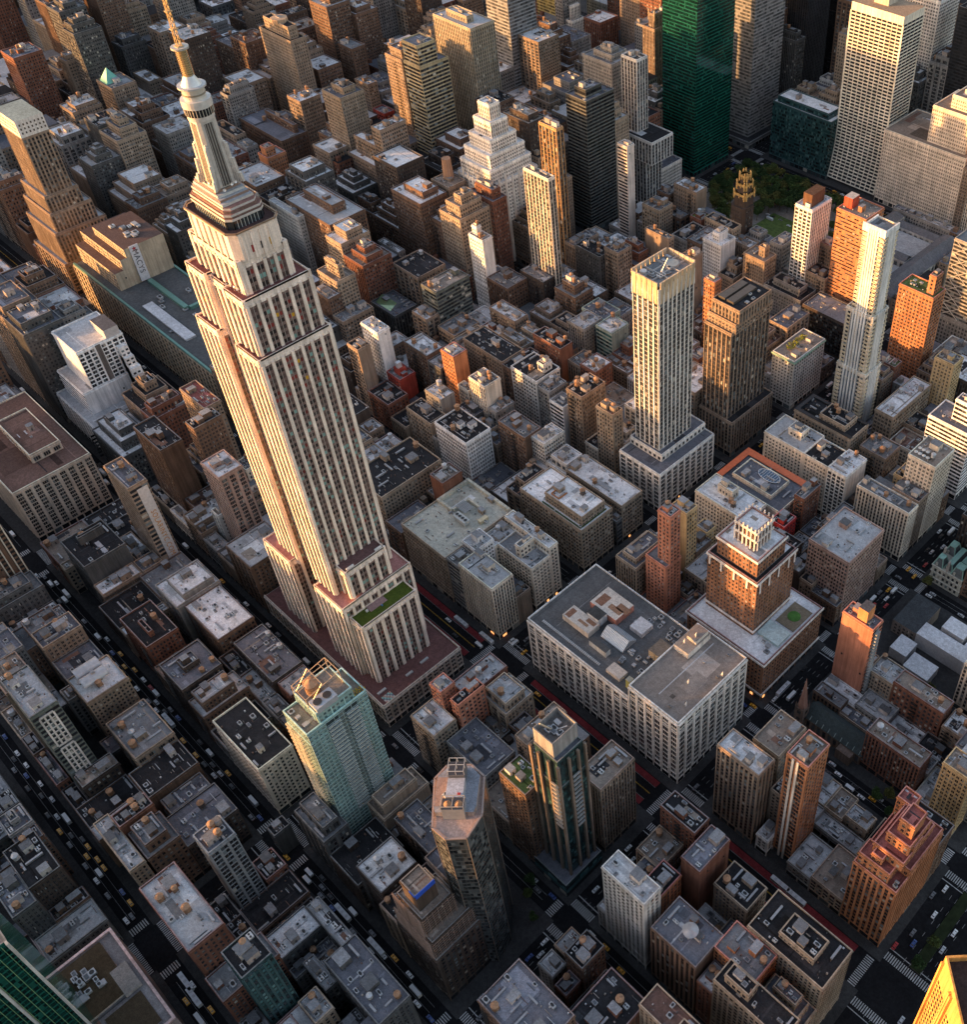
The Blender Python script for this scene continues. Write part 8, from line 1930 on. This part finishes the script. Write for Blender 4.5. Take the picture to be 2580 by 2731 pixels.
deco('balcbrick',lambda m,x0,x1,y0,y1,h:[m.box(x1+.3,x1+2.3,y0+c,y0+c+4,z,z+1.1,(.30,.30,.29)) for z in np.arange(10,h-3,3.1) for c in(1.5,)],'balcony')
deco('balcbrick',lambda m,x0,x1,y0,y1,h:(m.box(x0+9,x1-6,y0+1.5,y1-1,h+.2,h+11,(.62,.27,.12),WALL,top=(.1,.1,.11),tm=ROOF)),'stair_house')
deco('greenpyr',lambda m,x0,x1,y0,y1,h:m.poly_prism([(x0+3,y0+2),(x0+19,y0+2),(x0+19,y0+18),(x0+3,y0+18)],h+.5,h+14,(.16,.42,.33),METAL,P2=[(x0+10.9,y0+9.9),(x0+11.1,y0+9.9),(x0+11.1,y0+10.1),(x0+10.9,y0+10.1)]),'pyramid_roof')
deco('bank',lambda m,x0,x1,y0,y1,h:(m.quad((x0+3,y0+3,h+.5),(x1-10,y0+3,h+.5),(x1-10,y0+11,h+5),(x0+3,y0+11,h+5),(.20,.32,.18),CURT),m.quad((x1-10,y0+19,h+.5),(x0+3,y0+19,h+.5),(x0+3,y0+11,h+5),(x1-10,y0+11,h+5),(.35,.38,.4),CURT),m.tri((x1-10,y0+3,h+.5),(x1-10,y0+19,h+.5),(x1-10,y0+11,h+5),(.35,.38,.4),CURT)),'glass_roof')
deco('storeblock',lambda m,x0,x1,y0,y1,h:(m.boxes([[x0-.8,x1+1,y0-1,y0-.45,h-1,h+.6],[x1+.45,x1+1,y0-.45,y1,h-1,h+.6]],(.30,.48,.38),METAL),[m.tri(p+nr.uniform(-1,1,3),p+nr.uniform(-1,1,3),p+nr.uniform(-1,1,3),(.30,.30,.04) if i%3 else (.05,.10,.03),LEAF) for i in range(260) for p in[np.array([x0+4+nr.uniform(0,6),y0+10+nr.uniform(0,24),h+1.6])]]),'roof_garden')
deco('redlantern',lambda m,x0,x1,y0,y1,h:(m.box(x0+5,x1-5,y0+4,y1-4,h,h+6,(.4,.08,.06)),m.box(x0+7,x1-7,y0+5,y1-6,h+6,h+11,(.66,.66,.68),METAL)),'white_lantern')
deco('barrel',lambda m,x0,x1,y0,y1,h:[m.quads([[(x0+4+9*j+4*math.cos(a),y0+4,h+4.2+3.2*math.sin(a)),(x0+4+9*j+4*math.cos(a),y1-6,h+4.2+3.2*math.sin(a)),(x0+4+9*j+4*math.cos(b),y1-6,h+4.2+3.2*math.sin(b)),(x0+4+9*j+4*math.cos(b),y0+4,h+4.2+3.2*math.sin(b))]],(.5,.5,.51),METAL) for j in(0,1) for i in range(10) for a,b in[(math.pi*i/10,math.pi*(i+1)/10)]],'barrel_vault')
deco('vertblue',lambda m,x0,x1,y0,y1,h:(m.cyl((x0+x1)/2+2,(y0+y1)/2,4,h+5.3,h+7.5,(.35,.36,.38),METAL,16,r2=.3)),'round_cap')
deco('octtop',lambda m,x0,x1,y0,y1,h:(m.cyl(x0+9,y1-7,5,h,h+20,(.40,.25,.17),WALL,8,r2=4.2)),'round_chimney_tower')
deco('deco',lambda m,x0,x1,y0,y1,h:(m.cyl((x0+x1)/2,(y0+y1)/2,9,h+12,h+16,(.45,.33,.23),WALL,8)),'octagonal_crown')
deco('goth',lambda m,x0,x1,y0,y1,h:[m.box(a-.5,a+.5,b-.5,b+.5,h+8,h+19,(.4,.31,.22)) for a in(x0+6,x1-3) for b in(y0+3,y1-3)],'pinnacle')
def banner(m,x0,x1,y0,y1,h):
    m.box(x1+.35,x1+.7,y0+4.5,y0+11.5,4,h-3,(.74,.72,.71),METAL)
deco('banner',banner,'banner_panel')
if 'banner' in ROOT:
    root,(x0,x1,y0,y1,h)=ROOT['banner']; downtext('SOLARINYC.COM',root,(root.location.x,root.location.y,0),(x1+.75,y0+8,h*.53),5.0,(.62,.30,.08))
    downtext('212.842.3800 LEASING',root,(root.location.x,root.location.y,0),(x1+.75,y0+6.4,h*.83),1.8,(.45,.2,.07)) if False else None
def lamp(n,items):
    if n not in ROOT: return
    root,(x0,x1,y0,y1,h)=ROOT[n]
    for q in items:
        mb=MB(); mb.box(*q,(1,.55,.2),LAMP); mb.build('lit_shopfront',root,(root.location.x,root.location.y,0))
lamp('cornerlime',[(-15.1,-14.8,18,21,1,2.6),(-24,-21,14.9,15.1,1,2.4)]); lamp('archlime',[(-15.1,-14.8,a,a+1.6,1,2.8) for a in(58,66)]); lamp('longwhite',[(-15.1,-14.8,139,140.5,1,2.4)])
# fluted tower podium shop lights and hotel corner windows
mb=MB(); [mb.box(-15.1,-14.95,a,a+1.2,1,2.4,(1,.55,.2),LAMP) for a in(193,)]; mb.box(141.9,142.3,96,98,1,3,(1,.55,.2),LAMP); mb.box(134,136,93.5,93.7,1,3,(1,.55,.2),LAMP); o=mb.build('shop_lights'); tag(o,'row of warm lit shop windows along the avenue pavement','shop lights',kind='stuff')
def big(m,x0,x1,y0,y1,h):
    c=(.50,.48,.40); m.boxes([[x0+1,x1-1,y1-3,y1-1,h+.2,h+3.6],[x0+1,x0+3,y0+30,y1-3,h+.2,h+3.2],[x0+3,x0+16,y0+30,y0+31.5,h+.2,h+3.2],[x0+16,x0+17.5,y0+31.5,y0+46,h+.2,h+3.2],[x0+17.5,x1-14,y0+44.5,y0+46,h+.2,h+3.2]],c,WALL)
deco('bigroof',big,'raised_parapet')
def fans(m,x0,x1,y0,y1,h):
    m.box(x1-24,x1-12,y0+27,y0+32,h+1.5,h+4.5,(.5,.5,.47),METAL)
    for k in range(4): m.cyl(x1-22.3+2.9*k,y0+29.5,1.2,h+4.5,h+4.9,(.4,.4,.4),METAL,14,capc=(.04,.04,.04))
deco('bigroof',fans,'fan_unit')
deco('bigroof',lambda m,x0,x1,y0,y1,h:[m.bar((x1-30+1.2*k,y0+34,h+3.3),(x1-30+1.2*k,y0+42,h+3.3),.28,(.34,.35,.36)) for k in range(9)],'pipe_rack')
deco('bigroof',lambda m,x0,x1,y0,y1,h:m.box(x1-9,x1-6,y0+36,y0+43,h+.4,h+3,(.62,.52,.34),METAL),'cream_plant_box')
deco('terrace',lambda m,x0,x1,y0,y1,h:m.boxes([[x0+21,x1-2.5,y0+1.6,y0+2.3,h+.2,h+1.1],[x1-3,x1-2.4,y0+3,y1-3,h+.2,h+1.1]],(.05,.08,.03),LEAF),'hedge_box')
deco('terrace',lambda m,x0,x1,y0,y1,h:m.boxes([[x0+26,x0+34,y0+6,y0+6.5,h+8.3,h+9.4],[x0+33.5,x0+34,y0+6.5,y0+14,h+8.3,h+9.4],[x0+26,x0+26.5,y0+6.5,y0+14,h+8.3,h+9.4]],(.45,.18,.06),METAL),'orange_railing')
deco('longwhite',lambda m,x0,x1,y0,y1,h:m.boxes([[x0+18+1.1*k,x0+18.6+1.1*k,y0+5,y0+9,h+.2,h+1] for k in range(18)],(.45,.45,.46),METAL),'roof_vents')
deco('blackcourt',lambda m,x0,x1,y0,y1,h:m.boxes([[x0,x1,y0,y0+3,h+1.5,h+1.9],[x0,x0+3,y0+3,y1,h+1.5,h+1.9],[x0+3,x1,y1-3,y1,h+1.5,h+1.9]],(.03,.03,.032),METAL),'black_border')
def frames(m,x0,x1,y0,y1,h):
    P,w=mapper('E',x0,x1,y0,y1); c=(.62,.56,.52)
    for k in range(3):
        z1=h-4-k*29; z0=z1-26; a,b=w*.22,w*.72
        slabs(m,P,a,b,z1,z1+.9,.6,c); slabs(m,P,a,b,z0,z0+.9,.6,c)
        for t in np.linspace(a,b,4): slabs(m,P,t-.45,t+.45,z0+.95,z1-.05,.6,c)
        for z in np.arange(z0+4,z1-2,3.6): slabs(m,P,a+.5,b-.5,z,z+.5,.4,c)
deco('framehotel',frames,'window_frame')
# parasols on the roof terrace
if 'umbrellas' in ROOT:
    _,(x0,x1,y0,y1,h)=ROOT['umbrellas']; um=MB(); um.cyl(0,0,1.5,2.2,2.9,(.62,.60,.56),METAL,8,r2=.1); um.bar((0,0,0),(0,0,2.3),.05,(.3,.3,.3)); uo=um.build('u'); ume=uo.data; bpy.data.objects.remove(uo)
    for k in range(7):
        o=bpy.data.objects.new('parasol',ume); COL.objects.link(o); o.location=(x1-18+3.1*(k%4),y0+4+5*(k//4),h+.2); tag(o,'pale round parasol on the roof terrace of the tall cream corner block','parasol','parasols on the roof terrace')
# ---------------------------------------------------------------- trees
def crown_mesh(seed,n,dark=(.045,.075,.022)):
    r=np.random.RandomState(seed); mb=MB(); cl=[]
    for i in range(15):
        a=r.uniform(0,6.28); e=r.uniform(-.3,1); rr=r.uniform(1.8,4.2); cl.append((rr*math.cos(a),rr*math.sin(a),9+3.6*e,r.uniform(1.5,2.6)))
    cl.append((0,0,11.5,2.6))
    for c in cl:
        k=n//len(cl); d=r.normal(size=(k,3)); d/=np.linalg.norm(d,axis=1)[:,None]; p=np.array(c[:3])+d*c[3]*r.uniform(.75,1.08,(k,1))*[1,1,.8]
        s=r.uniform(.35,.75,(k,1)); u=r.normal(size=(k,3)); v=r.normal(size=(k,3)); u/=np.linalg.norm(u,axis=1)[:,None]; v/=np.linalg.norm(v,axis=1)[:,None]
        q=np.stack([p-u*s,p-v*s*.8,p+u*s,p+v*s*.8],1); cc=np.array(dark)*r.uniform(.6,1.7,(k,1))*r.uniform(.85,1.2); mb.quads(q,cc,LEAF)
    o=mb.build('crown'); me=o.data; bpy.data.objects.remove(o); return me
CR=[crown_mesh(i,1500,c) for i,c in enumerate(((.045,.072,.024),(.065,.085,.028),(.03,.052,.02),(.085,.085,.028)))]
def trunk_mesh():
    mb=MB(); mb.cyl(0,0,.38,0,6.5,(.10,.075,.05),WOOD,7,r2=.22)
    for a in(0,2.1,4.2): mb.bar((0,0,5.5),(2.2*math.cos(a),2.2*math.sin(a),8.6),.12,(.10,.075,.05),WOOD)
    o=mb.build('trunk'); me=o.data; bpy.data.objects.remove(o); return me
TR=trunk_mesh()
for i,ln in enumerate(TREES.strip().splitlines()):
    x,y,s,l=ln.split('|'); x,y,s=float(x),float(y),float(s)
    if l: t=thing('street_tree',l,'tree',(x,y,-.05),'street trees')
    else: t=thing('park_tree','tall dark green plane tree in the park grove','tree',(x,y,.4),'park grove trees')
    t.scale=(s,s,s*rnd.uniform(.85,1.15)); t.rotation_euler=(0,0,rnd.uniform(0,6.28))
    for me,n in((TR,'trunk'),(CR[(i*7)%4],'crown')): o=bpy.data.objects.new(n,me); COL.objects.link(o); o.parent=t
# park tent
root=thing('park_tent','long white tent roof on the park lawn','tent',(-170,505,.5)); mb=MB()
mb.quad((-30,-6,4),(30,-6,4),(30,0,7.5),(-30,0,7.5),(.66,.70,.70),METAL); mb.quad((30,6,4),(-30,6,4),(-30,0,7.5),(30,0,7.5),(.66,.70,.70),METAL); mb.tri((30,-6,4),(30,6,4),(30,0,7.5),(.6,.6,.6),METAL); mb.tri((-30,6,4),(-30,-6,4),(-30,0,7.5),(.6,.6,.6),METAL)
for a in(-29,-10,10,29):
    for b in(-5.8,5.8): mb.box(a-.1,a+.1,b-.1,b+.1,0,4,(.5,.5,.5),METAL)
mb.build('tent_roof',root)
# ---------------------------------------------------------------- vehicles
def car_body(c,taxi=False):
    def f(mb):
        w=.92
        prof=[(-2.35,.35),(-2.35,.80),(-1.9,.92),(-.95,.95),(.95,.95),(1.6,.98),(2.3,.90),(2.35,.35)]
        n=len(prof)
        for i in range(n-1):
            a,b=prof[i],prof[i+1]; mb.quad((-w,-a[0],a[1]),(w,-a[0],a[1]),(w,-b[0],b[1]),(-w,-b[0],b[1]),c,PAINT)
        for s in(-w,w):
            for i in range(1,n-2): a,b=prof[i],prof[i+1]; mb.quad((s,-a[0],.35),(s,-b[0],.35),(s,-b[0],b[1]),(s,-a[0],a[1]),c,PAINT)
        mb.box(-.72,.72,-1.15,.75,1.42,1.5,c,PAINT)
        for px in(-.72,.68):
            for a,b in((-1.45,-1.1),(1.25,.7),(0,0)): mb.bar((px+.02,a,.95),(px+.02,b,1.44),.05,c,PAINT)
        for px in(-.95,.8):
            for py in(-1.45,1.4): mb.box(px,px+.15,py-.32,py+.32,0,.64,(.02,.02,.02),METAL)
        for px in(-.75,.45): mb.box(px,px+.3,-2.38,-2.34,.6,.75,(.4,.02,.02),METAL); mb.box(px,px+.3,2.34,2.38,.6,.75,(.8,.8,.75),METAL)
        if taxi: mb.box(-.25,.25,-.15,.1,1.5,1.68,(.75,.7,.55),METAL)
    return f
def car_glass(mb):
    c=(.02,.025,.03)
    a=[(-.8,-1.5,.95),(.8,-1.5,.95),(.8,1.3,.95),(-.8,1.3,.95)]; b=[(-.68,-1.1,1.43),(.68,-1.1,1.43),(.68,.7,1.43),(-.68,.7,1.43)]
    for i in range(4): j=(i+1)%4; mb.quad(a[i],a[j],b[j],b[i],c,GLASS)
G_=proto_mesh(car_glass,'windows')
CC=dict(taxi=(.70,.33,.02),white=(.75,.75,.75),black=(.02,.02,.022),grey=(.16,.16,.17),silver=(.45,.46,.48),red=(.40,.03,.03),blue=(.04,.08,.25))
BODY={k:proto_mesh(car_body(v,k=='taxi'),'body') for k,v in CC.items()}
def van(L,hh,c,bus=False):
    def f(mb):
        mb.box(-1.05 if not bus else -1.25,1.05 if not bus else 1.25,-L/2,L/2,.4,hh,c,PAINT,top=(.62,.63,.65) if bus else c)
        for py in(-L/2+1.2,L/2-1.4):
            for px in(-1.2,.95): mb.box(px,px+.25,py-.45,py+.45,0,.9,(.02,.02,.02),METAL)
        if bus:
            for q in(-3.5,0,3.2): mb.box(-.8,.8,q-.7,q+.7,hh,hh+.25,(.5,.5,.52),METAL)
    return f
def van_g(L,hh,w):
    def f(mb):
        mb.box(-w*.95,w*.95,L/2-.5,L/2+.02,hh*.5,hh*.86,(.02,.025,.03),GLASS)
        for s in(-w-.02,w): mb.box(s,s+.02,-L/2+.6,L/2-.7,hh*.52,hh*.82,(.03,.035,.04),GLASS)
    return f
VB={'van':(proto_mesh(van(5.6,2.3,(.72,.72,.72)),'body'),proto_mesh(van_g(5.6,2.3,1.05),'windows')),'truck':(proto_mesh(van(7.5,3.1,(.70,.70,.70)),'body'),proto_mesh(lambda mb:mb.box(-.95,.95,3.2,3.78,1.3,2.2,(.02,.025,.03),GLASS),'windows')),
    'bus':(proto_mesh(van(12.2,3.1,(.60,.62,.64),True),'body'),proto_mesh(van_g(12.2,3.1,1.25),'windows'))}
for ln in CARS.strip().splitlines():
    x,y,rz,k,l=ln.split('|'); nm={'taxi':'taxi','van':'delivery_van','truck':'box_truck','bus':'city_bus'}.get(k,'car')
    t=thing(nm,l,{'taxi':'taxi','van':'van','truck':'truck','bus':'bus'}.get(k,'car'),(float(x),float(y),-.19),{'taxi':'yellow taxis in the streets','bus':'city buses','van':'vans and trucks in the streets','truck':'vans and trucks in the streets'}.get(k,'cars in the streets'))
    t.rotation_euler=(0,0,R(float(rz)))
    b,g2=VB.get(k,(BODY.get(k),G_))
    for me,n in((b,'body'),(g2,'windows')): o=bpy.data.objects.new(n,me); COL.objects.link(o); o.parent=t
print('objects',len(bpy.data.objects))
